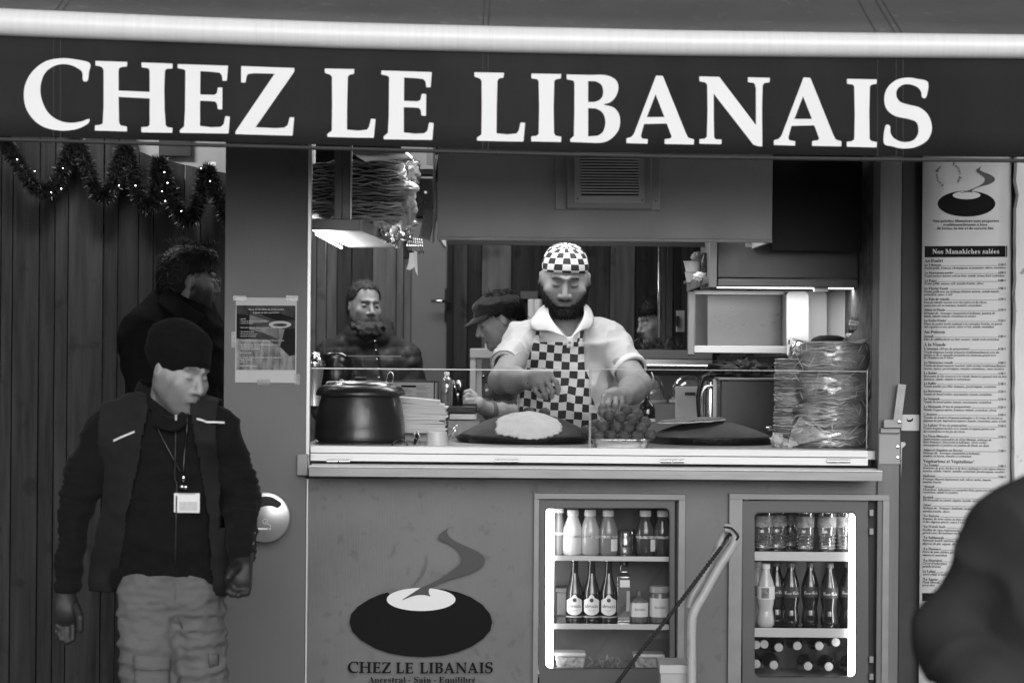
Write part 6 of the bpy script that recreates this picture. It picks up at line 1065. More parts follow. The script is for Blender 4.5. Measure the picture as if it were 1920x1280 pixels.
g.lathe(c, [(0, 0), (14.5 / k, 0), (15.5 / k, 3 / k), (15.5 / k, 24 / k), (13 / k, 34 / k), (6 / k, 40 / k), (4 / k, 46 / k), (4 / k, 56 / k), (0, 56 / k)], 26); obj('body', g, MATS['beer_glass'], t, autos=50)
g = G(); g.lathe(c, [(15.8 / k, 2 / k), (15.8 / k, 8 / k)], 26); obj('label', g, MATS['cap_white'], t)
jg = thing('jug', 'black handled steel jug standing behind the second griddle', 'jug', tuple(P(1330, 790, 1.2))); k = PPM(1.2); c = P(1332, 795, 1.2)
g = G(); g.lathe(c, [(0, 0), (15 / k, 0), (15 / k, 60 / k), (12 / k, 80 / k), (0, 84 / k)], 24); obj('body', g, MATS['chrome'], jg, autos=50)
g = G(); g.tube([P(x, y, 1.17) for x, y in catmull([(1312, 790), (1309, 745), (1316, 712), (1328, 703), (1340, 706)], 5, False)], 4 / k, 10); obj('black_frame', g, MATS['black_gloss'], jg, smooth=True)
g = G(); g.tube([P(x, y, 1.14) for x, y in catmull([(1316, 785), (1315, 745), (1322, 727), (1334, 723), (1341, 728)], 5, False)], 3 / k, 10); obj('handle', g, MATS['chrome'], jg, smooth=True)
o = obj('white_upright', G().pbox(1338, 711, 1349, 790, 1.1, .03), MATS['disp'], bevel=.001); tag(o, 'white vertical strip beside the jug', 'upright')
o = obj('dark_appliance', G().pbox(1350, 712, 1462, 838, .95, .3), M('appl', .07, .4, .4, var=.2), bevel=.006); tag(o, 'dark steel appliance behind the second griddle', 'appliance')
obj('top_lip', G().pbox(1348, 709, 1470, 712, .94, .3), STEEL, o)
t = thing('black_cloth', 'crumpled black cloth lying on the dark appliance', 'cloth', tuple(P(1400, 700, 1.2)))
blob('cloth', P(1390, 694, 1.2), (.11, .1, .035), 41, 'black', parent=t, amp=.4, n=40)
o = obj('dark_shelf_gap', G().pbox(1345, 668, 1480, 712, 1.45, .02), MATS['black']); tag(o, 'black sheet standing in for the dark gap under the splashback unit', 'panel')  # shade of the gap put in as a black sheet
g = G(); g.tube([P(1436, 803, .6), P(1449, 803, .6)], .007, 10); o = obj('tap_knob', g, MATS['chrome'], smooth=True); tag(o, 'small chrome knob beside the narrow bread stack', 'knob')
t = thing('cress_tray', 'bushy dark garnish lying on the display counter', 'garnish', tuple(P(1225, 655, 2.8)))
r = random.Random(5); g = G()
for i in range(260):
    p = P(r.gauss(1228, 20), 654 - abs(r.gauss(0, 7)), 2.75 + r.uniform(-.1, .1)); d = Vector((r.uniform(-1, 1), r.uniform(-1, 1), r.uniform(-.2, 1))).normalized() * .03; e = Vector((r.uniform(-1, 1), r.uniform(-1, 1), 0)).normalized() * .005
    g.add([p - e, p + e, p + d], [(0, 1, 2)])
obj('sprigs', g, M('sprig', .1, .7), t, kind='stuff')

# wrapped bread bundles on the right
def bundle(label, px, Y, y0, y1, wpx, seed):
    t = bread_stack('bread_bundle', label, px, Y, y1, y0 + 3, wpx - 12, int((y1 - y0) / 3.6), .006, seed, 'plastic wrapped flatbread bundles', mats=('bread', 'bread_l'), sqy=.8, waist=.12, jit=.006)
    c = P(px, (y0 + y1) / 2, Y); k = PPM(Y); from_ = __import__('mathutils').noise
    g = G(); A = []; n = 70; m = 22
    for i in range(n):
        a = 2 * math.pi * i / n; row = []
        for j in range(m):
            v = j / (m - 1); zz = (v - .5) * (y1 - y0) / k; q = Vector((math.cos(a) * 2.4 + seed, math.sin(a) * 2.4, v * 2.2)); w_ = from_.noise(q); w2 = from_.noise(q * 3.1); cr = abs(from_.noise(Vector((math.cos(a) * 5, math.sin(a) * 5 + v * 5, seed))))
            bul = (1 - (2 * v - 1) ** 4 * .13); R_ = wpx / 2 / k * bul * (1.01 + .05 * w_ + .02 * w2 + .03 * cr)
            row.append((c.x + R_ * math.cos(a), c.y + R_ * .8 * math.sin(a), c.z + zz + .004 * w_))
        A.append(row)
    obj('plastic_wrap', g.grid(np.array(A), closeu=True), MATS['wrap'], t, smooth=True)
    g = G(); r = random.Random(seed)     # stretched folds that catch the light
    for i in range(16):
        a = math.radians(r.uniform(-160, -20)); v = r.uniform(-.45, .3); ln = r.uniform(.01, .05); dA = r.uniform(-.5, .5); pts = []
        for s_ in range(5):
            aa = a + dA * s_ / 5; R_ = wpx / 2 / k * 1.045; pts.append((c.x + R_ * math.cos(aa), c.y + R_ * .8 * math.sin(aa), c.z + (v * (y1 - y0) / k) + ln * (s_ / 4) - .004 * s_ * s_ / 16))
        g.tube(pts, [.0002, .0009, .0011, .0008, .0002], 5)
    obj('wrap_fold', g, MATS['fold'], t)
    return t
GLASS('wrap', .16, .95, .12, film=.5); M('fold', .8, .25)
bundle('top wrapped flatbread bundle, fork and dark dome behind it', 1555, .36, 640, 698, 148, 21)
bundle('second wrapped flatbread bundle from the top', 1556, .36, 697, 757, 152, 22)
bundle('third wrapped flatbread bundle from the top', 1553, .35, 755, 802, 150, 23)
bundle('bottom wrapped flatbread bundle with a loose plastic corner', 1550, .34, 800, 839, 152, 24)
t = thing('loose_wrap', 'loose pointed corner of plastic wrap standing before the bundles', 'plastic wrap', tuple(P(1510, 838, .22)))
sp = [(1478, 838), (1482, 812), (1496, 786), (1500, 782), (1520, 795), (1550, 818), (1500, 832)]
flat('wrap_sheet', [catmull(sp, 3)], .2, GLASS('wrap2', .1, .9, .2, film=.75), t, thick=.0)
blob('wrap_crumple', P(1458, 826, .25), (.022, .02, .022), 51, 'bag_white', parent=t, amp=.5, f=2.2)
blob('wrap_crumple', P(1478, 832, .24), (.026, .02, .014), 53, 'bag_white', parent=t, amp=.5, f=2.2)
# top curled bread on the bundles
g = G(); A = []
for i in range(60):
    a = 2 * math.pi * i / 60; row = []
    for j in range(6):
        u = j / 5; c = P(1558, 641, .36); R_ = 72 / PPM(.36) * u; e = .5 * math.sin(5 * a + 1) + .5 * math.sin(9 * a); curl = max(0, abs(math.cos(a)) - .75) * 1.6
        row.append((c.x + R_ * math.cos(a), c.y + R_ * .8 * math.sin(a), c.z + u ** 3 * (.004 * e + .03 * curl) - .002))
    A.append(row)
o = obj('curled_flatbread', g.grid(np.array(A), closeu=True), MATS['bread_l'], smooth=True, solid=.0025); tag(o, 'single curled flatbread lying on the top bundle', 'flatbread')
g = G(); c = P(1555, 640, .62); k = PPM(.62); g.lathe(c, [(36 / k, 0), (30 / k, 7 / k), (18 / k, 11 / k), (0, 12 / k)], 24); o = obj('dark_cushion', g, MATS['rubber'], smooth=True); tag(o, 'dark padded griddle cushion behind the top bundle', 'cushion')
fk = thing('fork', 'shiny serving forks standing up behind the bread bundles', 'fork', tuple(P(1580, 640, .5)))
for dx, Y in ((0, .5), (7, .54), (14, .58)):
    g = G(); g.tube([P(1579 + dx * .3, 642, Y), P(1588 + dx * .5, 627, Y), P(1594 + dx * .6, 618, Y)], [.002, .002, .004], 8)
    for q in range(4): x = 1591 + q * 4.2 + dx * .3; g.tube([P(1594 + dx * .6 + (q - 1.5) * 1, 619, Y), P(x + 1.5, 608, Y), P(x + 2.5, 594, Y)], [.0022, .0016, .0007], 6)
    obj('tines', g, MATS['chrome'], fk, smooth=True)

# ---- counter objects, left to right
M('kettle', .02, .28, var=.25, vs=30, coat=.3, bump=.0006, bs=220)
k = PPM(.33); c = P(675, 838, .33); q = lambda pr: [(r_ / k, (838 - y) / k) for r_, y in pr]
ke = thing('soup_kettle', 'large black soup kettle with a lift lid on the counter', 'soup kettle', tuple(c))
obj('kettle_body', G().lathe(c, q([(0, 838), (76, 838), (78, 826), (84, 823), (85, 817), (83.5, 812), (84, 800), (82, 780), (78, 760), (73, 741), (72, 736)]), 56), MATS['kettle'], ke, autos=40)
obj('kettle_rim', G().lathe(c, q([(72, 742), (83, 741), (84, 738), (82, 732), (76, 725), (68, 722), (58, 721)]), 56), MATS['kettle'], ke, autos=50)
ld = obj('lid', G().lathe(c, q([(62, 724), (60, 719), (54, 716), (40, 714), (0, 712)]), 48), M('lid_steel', .5, .22, .9), ke, autos=50)
obj('knob', G().lathe(c, q([(9, 716), (12, 712), (12.5, 708), (10, 706.5), (0, 706)]), 24), MATS['black'], ld, autos=50)
g = G(); g.tube([P(x, y, .3) for x, y in catmull([(612, 720), (616, 716), (640, 716), (644, 714), (641, 712), (637, 714)], 4, False)], .003, 8); obj('hinge_wire', g, MATS['cap_white'], ke, smooth=True)
la = thing('ladle', 'steel ladle hooked over the kettle rim', 'ladle', tuple(P(729, 720, .36)))
g = G(); g.tube([P(x, y, .36) for x, y in catmull([(723, 724), (726, 705), (731, 697), (737, 701), (737, 712), (734, 721)], 5, False)], .0032, 8, sq=.5); obj('handle', g, MATS['chrome'], la, smooth=True)
ch = thing('chafing_urn', 'polished dome topped steel urn at the left edge of the window', 'urn', tuple(P(590, 760, .9))); k = PPM(.9); c = P(588, 760, .9); q = lambda pr: [(r_ / k, (760 - y) / k) for r_, y in pr]
obj('dome_lid', G().lathe(c, q([(20, 683), (20, 678), (17, 668), (10, 661), (0, 659)]), 32), MATS['chrome'], ch, autos=60); obj('rim', G().lathe(c, q([(18, 687), (22, 686), (22, 681), (18, 680)]), 32), MATS['chrome'], ch, autos=60)
obj('bowl', G().lathe(c, q([(0, 760), (18, 760), (14, 720), (17, 705), (19, 688)]), 32), MATS['steel_bright'], ch, autos=60)
o = obj('dark_machine', G().lathe(P(628, 720, 1.6), [(0, 0), (.07, 0), (.075, .06), (.06, .1), (.03, .12), (0, .12)], 24), MATS['black_gloss'], autos=60); tag(o, 'black rounded machine behind the kettle beside the urn', 'machine')
nk = thing('napkin_pile', 'pile of folded white napkins beside the kettle', 'napkin pile', tuple(P(795, 805, .48)))
r = random.Random(2); M('napkin', .72, .7, var=.04); k = PPM(.48)
nm = []
for s_ in range(3):
    g = G(); A = []; hw, hd, th = .5, .5, 1
    n_ = 12; pr = []
    for i in range(n_): 
        a = math.pi * (-.5 + i / (n_ - 1)); pr.append((.5 - .012 + .012 * math.cos(a), .5 * math.sin(a)))
    prof = [(-.5, .5), (.0, .5 + .1 * (s_ - 1))] + pr[::-1] + [(.0, -.5), (-.5, -.5)]
    v = []; 
    for y in (-.5, .5): v += [(x, y, z) for x, z in prof]
    m_ = len(prof); g.add(v, [(i, (i + 1) % m_, m_ + (i + 1) % m_, m_ + i) for i in range(m_)] + [tuple(range(m_))[::-1], tuple(range(m_, 2 * m_))]); me = bpy.data.meshes.new('napkin'); me.from_pydata(g.v, [], g.f); me.materials.append(MATS['napkin']); nm.append(me)
y = 810
i = 0
while y > 750:
    th = r.choice((3.2, 4.2, 5.4)); o = bpy.data.objects.new('napkin', r.choice(nm)); COL.objects.link(o); o.parent = nk
    xr = 838 + r.uniform(-9, 5) - (12 if y < 757 else 0) - (6 if 786 < y < 792 else 0); xm = (735 + xr) / 2; p = P(xm, y - th / 2, .48); o.location = p - Vector(nk.location) + Vector((0, r.uniform(-.004, .004), 0)); o.scale = ((xr - 735) / k, .14, th * .9 / k); o.rotation_euler = (0, r.uniform(-.008, .02) + (.06 if y < 758 else 0), r.uniform(-.05, .05)); y -= th; i += 1
o = obj('napkin_box', G().pbox(745, 811, 805, 838, .46, .15), MATS['cap_grey'], bevel=.003); tag(o, 'grey box under the napkin pile', 'box')
ms = thing('menu_card', 'framed menu card propped behind the napkins', 'menu card', tuple(P(780, 760, .75)))
obj('card', G().pbox(728, 714, 818, 775, .75, .006), MATS['label_grey'], ms, bevel=.001); obj('frame', G().pbox(813, 714, 816, 775, .748, .002), MATS['black'], ms); obj('frame', G().pbox(727, 713.5, 822, 716.5, .748, .002), MATS['black'], ms); obj('frame', G().pbox(821, 715, 823.5, 775, .748, .004), MATS['black'], ms)
obj('card_header', G().pbox(752, 722, 780, 726, .7485, .001), MATS['print_black'], ms)
g = G(); r = random.Random(3)
for cx in (752, 781):
    for yy in range(12):
        y = 729.5 + yy * 3.0 - (6 if cx == 781 else 0)
        if yy % 4 == 3: continue
        x1 = cx + r.uniform(14, 26); z0_ = P(cx, y, .7485); z1_ = P(x1, y + .9, .7485); g.box(z0_.x, z1_.x, .7485, .7488, z1_.z, z0_.z)
        z0_ = P(cx + 27 - (1), y, .7485) if 0 else z0_
obj('card_lines', g, MATS['print_grey'], ms, kind='stuff')
wb = thing('plastic_bottle', 'clear plastic water bottle standing behind the napkins', 'bottle', tuple(P(837, 775, .85))); k = PPM(.85); c = P(837, 775, .85); q = lambda pr: [(r_ / k, (775 - y) / k) for r_, y in pr]
obj('body', G().lathe(c, q([(0, 775), (11, 775), (12, 770), (11, 764), (12, 758), (11, 752), (12, 746), (11, 738), (12, 730), (12, 716), (8, 708), (4.5, 705), (4.5, 702)]), 24), MATS['clear_plastic'], wb, smooth=True); obj('cap', G().lathe(c, q([(5, 704), (5.2, 698), (4.5, 697), (0, 697)]), 16), MATS['cap_white'], wb, autos=40)
o = obj('drinking_glass', G().lathe(P(858, 772, .9), [(0, 0), (10 / k, 0), (11 / k, 60 / k), (10.4 / k, 60 / k), (9.4 / k, 3 / k), (0, 3 / k)], 24), GLASS('dglass', .15, .85), smooth=True); tag(o, 'tall drinking glass beside the plastic water bottle', 'glass')
t = thing('black_tray', 'black rectangular tray with paper under it, before the woman', 'tray', tuple(P(866, 785, .8)))
obj('tray', G().pbox(838, 763, 893, 774, .75, .25), MATS['black'], t, bevel=.003); obj('tray_lip', G().pbox(836, 757, 893, 763, .9, .12), MATS['rubber'], t, bevel=.002)
o = obj('paper_block', G().pbox(843, 776, 893, 786, .76, .2), MATS['disp'], bevel=.001); tag(o, 'white paper block under the black tray', 'paper'); o = obj('steel_tub', G().pbox(838, 787, 900, 838, .77, .15), MATS['steel_dark'], bevel=.004); tag(o, 'dark steel bin under the paper block', 'bin')
tg = thing('tongs', 'steel kitchen tongs standing left of the white cup', 'tongs', tuple(P(780, 838, .2))); k = PPM(.2)
g = G(); g.tube([P(775, 838, .2), P(778, 812, .2), P(782, 808, .2)], [.004, .005, .003], 8, sq=.4); g.tube([P(789, 838, .2), P(785, 812, .2), P(781, 808, .2)], [.004, .005, .003], 8, sq=.4); obj('tong_arms', g, MATS['chrome'], tg, smooth=True)
g = G(); g.tube([P(776, 832, .205), P(784, 815, .205)], .006, 8); obj('grip', g, MATS['black_gloss'], tg, smooth=True)
t2 = thing('scraper', 'steel tongs leaning to the right behind the white cup', 'tongs', tuple(P(850, 835, .24)))
g = G(); g.tube([P(836, 822, .24), P(850, 803, .24), P(858, 797, .24)], [.004, .006, .005], 8, sq=.5); g.tube([P(838, 828, .22), P(852, 809, .22), P(859, 800, .22)], [.004, .006, .005], 8, sq=.5); obj('tong_arms', g, MATS['chrome'], t2, smooth=True)
cp = thing('paper_cup', 'white paper cup turned upside down on the counter', 'cup', tuple(P(819, 840, .16))); k = PPM(.16); c = P(819, 840, .16)
obj('cup_body', G().lathe(c, [(22.5 / k, 0), (22.5 / k, 1.5 / k), (21.8 / k, 2 / k), (19 / k, 29 / k), (18.8 / k, 31 / k), (17.5 / k, 31 / k), (17.2 / k, 30 / k), (0, 30 / k)], 40), MATS['disp'], cp, autos=35)
g = G(); g.tube([P(x, y, .12) for x, y in catmull([(733, 838), (740, 827), (750, 823), (760, 828), (766, 838)], 5, False)], 1.6 / PPM(.12), 8); o = obj('power_cable', g, MATS['black_gloss'], smooth=True); tag(o, 'loop of black cable in front of the kettle foot', 'cable')
# griddles
M('iron', .02, .55, spec=.35, var=.6, vs=14, bump=.003, bs=50, spots=2.2, sps=18); M('dough', .60, .7, var=.10, vs=22, bump=.005, bs=28, spots=.85, sps=25)
def dome(r_, R_, h_): return h_ * math.cos(min(1, r_ / R_) * math.pi / 2) ** .9 if r_ < R_ else 0
def griddle(label, px, wpx, ytop, Y):
    k = PPM(Y); R_ = wpx / 2 / k; c = P(px, 838, Y); zr = P(px, 824, Y - R_).z; h_ = P(px, ytop, Y).z - zr
    t = thing('saj_griddle', label, 'griddle', tuple(c), 'domed iron griddles on the counter')
    obj('griddle_dome', G().lathe((c.x, c.y, zr), [(R_ * u, dome(R_ * u, R_, h_)) for u in np.linspace(1, 0, 16)], 64), MATS['iron'], t, smooth=True)
    obj('griddle_base', G().lathe((c.x, c.y, c.z), [(R_ * .8, 0), (R_ * .97, (zr - c.z) * .4), (R_ * 1.02, zr - c.z), (R_ * 1.02, zr - c.z + .003), (R_ * .98, zr - c.z + .003)], 64), MATS['black_gloss'], t, autos=40)
    return Vector((c.x, c.y, zr)), R_, h_
gc, gR, gh = griddle('domed griddle under the cook hands with pale dough on it', 987, 262, 772, .50)
def sheet(name, gc, gR, gh, cx, cy, r0, mat, seed, lift=.002, n=90, jag=.03, label=None, cat=None, ry=1):
    r = random.Random(seed); ph = [(r.randint(2, 9), r.uniform(0, 6.3), r.uniform(.2, 1)) for _ in range(5)] + [(r.randint(16, 45), r.uniform(0, 6.3), r.uniform(.1, .5)) for _ in range(6)]
    A = []
    for i in range(n):
        a = 2 * math.pi * i / n; e = sum(c_ * math.sin(k_ * a + p_) for k_, p_, c_ in ph) / 2.5; row = []
        for j in range(15):
            rr = r0 * (1 + jag * e) * j / 14; x = cx + rr * math.cos(a); y = cy + rr * ry * math.sin(a)
            d = math.hypot(x, y); z = dome(min(d, gR * 1.0), gR, gh) + lift + .0012 * math.sin(x * 90 + seed) * math.sin(y * 80)
            row.append((gc.x + x, gc.y + y, gc.z + z))
        A.append(row)
    o = obj(name, G().grid(np.array(A), closeu=True), mat, smooth=True, solid=.003)
    if label: tag(o, label, cat)
    return o
sheet('dough_sheet', gc, gR, gh, .005, -.13, .109, MATS['dough'], 4, label='pale raw flatbread spread on the left griddle', cat='flatbread', jag=.08)
gc2, gR2, gh2 = griddle('domed griddle behind the glass with a topped flatbread', 1332, 236, 788, .52)
fz = gc2 + Vector((0, 0, gh2 * .42))
sheet('baked_flatbread', fz, .27, gh2 * .62, -.065, .0, .115, MATS['dough'], 9, lift=.003, label='flatbread with dark seasoned topping on the right griddle', cat='flatbread', jag=.02)
tp = sheet('seasoned_topping', fz, .27, gh2 * .62, -.065, .0, .105, M('zaatar', .2, .8, var=.8, vs=150, bump=.003, bs=200), 10, lift=.007, jag=.03); tp.parent = None
tp['label'] = 'speckled dark seasoning spread over the baked flatbread'; tp['category'] = 'topping'
# kibbeh
M('kibbeh', .075, .65, var=.35, vs=60, bump=.0008, bs=260, spots=4.5, sps=300)
kb0 = None; r = random.Random(8); k = PPM(.2)
def kib(px, py, Y, rot, lb, sc=1.0):
    global kb0
    if kb0 is None:
        g = G(); g.ball((0, 0, 0), (1, 1, 1), 20); v = []
        for x, y, z in g.v: v.append((x * .0235 * (1 - .12 * abs(x) ** 3), y * .0195, z * .0192))
        g.v = v; kb0 = obj('kibbeh', g, MATS['kibbeh'], smooth=True); tag(kb0, lb, 'kibbeh', 'fried kibbeh croquettes'); o = kb0
    else: o = kb0.copy(); COL.objects.link(o); o['label'] = lb
    o.location = P(px, py, Y); o.rotation_euler = (r.uniform(-.4, .4), rot, r.uniform(-.9, .9)); s_ = sc * r.uniform(.95, 1.05); o.scale = (s_, s_, s_); return o
KB = [(1142, 779, .12, .3, 'large kibbeh under the cook fingers, top left of the pile'), (1164, 784, .14, 1.2, 'kibbeh second from the left in the upper row'), (1185, 787, .12, -.4, 'third kibbeh of the upper row, tilted'), (1174, 769, .2, .2, 'topmost kibbeh of the pile'), (1196, 778, .18, -.6, 'kibbeh at the upper right behind the tilted one'),
      (1130, 800, .1, .2, 'leftmost kibbeh of the middle row'), (1155, 801, .1, .7, 'second kibbeh of the middle row'), (1177, 802, .11, 1.0, 'third kibbeh of the middle row, standing'), (1202, 804, .1, -.3, 'right kibbeh of the middle row'), (1209, 793, .16, -.9, 'kibbeh peeking out above the right of the middle row'),
      (1123, 816, .1, .1, 'first whole kibbeh of the bottom row beside the glass edge'), (1146, 817, .09, -.2, 'second kibbeh of the bottom row'), (1170, 818, .09, .1, 'third kibbeh of the bottom row'), (1195, 818, .09, .2, 'fourth kibbeh of the bottom row'), (1219, 815, .1, -.3, 'rightmost kibbeh overhanging the foil tray'),
      (1112, 811, .15, .3, 'kibbeh half behind the glass joint, lower left'), (1101, 808, .2, 0, 'kibbeh left of the glass joint'), (1117, 797, .18, -.2, 'kibbeh behind the leftmost one of the middle row'), (1146, 797, .2, 0, 'hidden kibbeh inside the pile, left'), (1186, 800, .2, 0, 'hidden kibbeh inside the pile, right'),
      (991, 773, .62, .1, 'left one of the two kibbeh behind the dough'), (1021, 774, .6, -.1, 'right one of the two kibbeh behind the dough')]
for a in KB: kib(*a)
# foil tray
M('foil', .75, .28, 1.0, bump=.001, bs=80)
c0, c1 = P(1108, 823, .08), P(1222, 838, .08); t = thing('foil_tray', 'crimped aluminium foil tray holding the kibbeh pile', 'foil tray', ((c0.x + c1.x) / 2, .12, c1.z))
g = G(); N = 120; A = []
xm = (c0.x + c1.x) / 2; hw = (c1.x - c0.x) / 2; zt_, zb_ = c0.z, zc + .001
def rr_(i, s_):
    a = 2 * math.pi * i / N; e = 5; cx = math.copysign(abs(math.cos(a)) ** (2 / e), math.cos(a)); sy = math.copysign(abs(math.sin(a)) ** (2 / e), math.sin(a)); return xm + hw * s_ * cx, .135 + .06 * s_ * sy
for i in range(N):
    row = []; cr = .985 if i % 2 else 1.0
    for s_, z in ((.86 * cr, zb_), (.95 * cr, zt_ - .004), (1.0, zt_ - .001), (1.03, zt_ - .002), (1.03, zt_), (.99, zt_ + .001)): x, y = rr_(i, s_); row.append((x, y, z))
    A.append(row)
obj('tray', g.grid(np.array(A), closeu=True), MATS['foil'], t, autos=25)
# serving glass
GLASS('edge_glow', .3, .95, .1, film=0)
EDGE = M('glass_edge', .85, .2, coat=.5)  # pale edge colours hold the light caught in the polished glass
sg = thing('sneeze_guard', 'clear glass guard in two panes along the serving sill', 'glass guard', tuple(P(1105, 840, .05)))
obj('pane', G().pbox(584, 693, 1104.5, 841, .04, .008), MATS['glass'], sg); obj('pane', G().pbox(1108.5, 694, 1625, 841, .04, .008), MATS['glass'], sg)
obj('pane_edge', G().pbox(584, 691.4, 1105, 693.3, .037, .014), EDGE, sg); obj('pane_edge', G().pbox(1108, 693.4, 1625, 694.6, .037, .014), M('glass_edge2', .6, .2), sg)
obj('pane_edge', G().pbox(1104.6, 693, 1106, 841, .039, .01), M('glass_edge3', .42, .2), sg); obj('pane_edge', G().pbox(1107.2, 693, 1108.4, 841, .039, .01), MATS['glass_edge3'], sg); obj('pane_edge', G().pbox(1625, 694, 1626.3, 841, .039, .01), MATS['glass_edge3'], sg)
t = thing('rear_glass', 'rear glass screen with a bright top edge before the waiting customer', 'glass screen', tuple(P(685, 760, 1.9)))
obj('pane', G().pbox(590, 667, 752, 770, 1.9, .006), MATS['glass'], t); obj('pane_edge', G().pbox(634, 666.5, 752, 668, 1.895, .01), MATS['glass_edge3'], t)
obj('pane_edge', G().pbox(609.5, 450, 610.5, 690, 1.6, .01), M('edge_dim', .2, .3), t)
# lamps: the hood lamp, the shelf strip and the lamp over the splashback, plus two unseen room lights
def area(name, loc, size, sy, power, rot=(0, 0, 0)):
    l = bpy.data.lights.new(name, 'AREA'); l.shape = 'RECTANGLE'; l.size = size; l.size_y = sy; l.energy = power; l.color = (1, 1, 1); o = bpy.data.objects.new(name, l); COL.objects.link(o); o.location = loc; o.rotation_euler = rot; return o
area('hood_light', (.1, .74, zh + .33), 1.0, .35, 10, (math.radians(-6), 0, 0))
area('kitchen_light', (-.3, 1.5, 2.7), 1.2, .5, 13)
area('far_light', (-.6, 3.6, 2.7), 1.2, .6, 22)
area('splash_light', (P(1475, 545, 1.1).x, 1.06, P(1475, 545, 1.1).z + .004), .58, .05, 1.6)
area('shelf_light', (-.655, 1.1, z0 - .06), .04, 1.3, 5.0, (0, math.radians(205), 0))

lp = thing('passage_lamp', 'lit lamp high over the passage beside the stall, out of the frame', 'lamp', (-1.45, .75, 2.62))
obj('lamp_body', G().box(-1.6, -1.3, .7, .8, 2.64, 2.70), MATS['steel_dark'], lp, bevel=.004); obj('lamp_cover', G().box(-1.58, -1.32, .71, .79, 2.62, 2.638), EM('passage_em', 5.0), lp)
area('passage_light', (-1.45, .75, 2.60), .3, .12, 7, (math.radians(20), 0, 0))

# ============================================================ garland
gy = 1.2; GP = [(8, 255), (14, 275), (35, 305), (60, 345), (85, 357), (105, 345), (122, 305), (135, 272), (146, 272), (160, 300), (175, 345), (192, 367), (208, 355), (220, 310), (232, 280), (240, 290), (250, 330), (262, 372), (280, 386), (292, 365), (294, 325), (298, 302), (308, 325), (320, 365), (337, 400), (352, 411), (368, 395), (378, 350), (387, 318), (396, 335), (412, 375), (430, 415), (445, 440)]
t = thing('garland', 'bushy dark tinsel garland with tiny lights looped along the plank wall', 'garland', tuple(P(230, 330, gy)))
path = [P(x, y, gy) for x, y in catmull(GP, 6, False)]; r = random.Random(6)
g = G(); g.tube(path, .013, 8); obj('wire', g, MATS['rubber'], t)
g = G(); cum = len(path)
for i in range(24000):
    s_ = r.uniform(0, cum - 1.001); i0 = int(s_); p = path[i0].lerp(path[i0 + 1], s_ - i0); ax = (path[i0 + 1] - path[i0]).normalized()
    d = Vector((r.gauss(0, 1), r.gauss(0, 1), r.gauss(0, 1))); d = (d - ax * d.dot(ax) * .6).normalized(); L_ = r.uniform(.022, .044); d = d * L_; e = d.cross(Vector((r.gauss(0, 1), r.gauss(0, 1), r.gauss(0, 1)))).normalized() * .0016; q = p + d * .15; bend = Vector((0, 0, -.003))
    g.add([q - e, q + e, p + d * .65 + e + bend * .3, p + d * .65 - e + bend * .3, p + d + bend], [(0, 1, 2, 3), (3, 2, 4)])
obj('tinsel', g, M('tinsel', .022, .35, .2, spec=.7), t, kind='stuff')
for x, y, s_ in ((32, 299, 1.3), (65, 321, .6), (96, 361, 1), (115, 354, .9), (118, 316, .6), (223, 348, .9), (254, 348, 1.3), (308, 323, 1.5), (314, 343, 1.3), (310, 377, .8), (340, 396, .7), (377, 316, .9), (394, 340, 1), (304, 359, .5)):
    obj('bulb', G().ball(P(x, y, gy - .035), (.0014 + .0006 * s_), 8), MATS['fairy'], t, smooth=True)
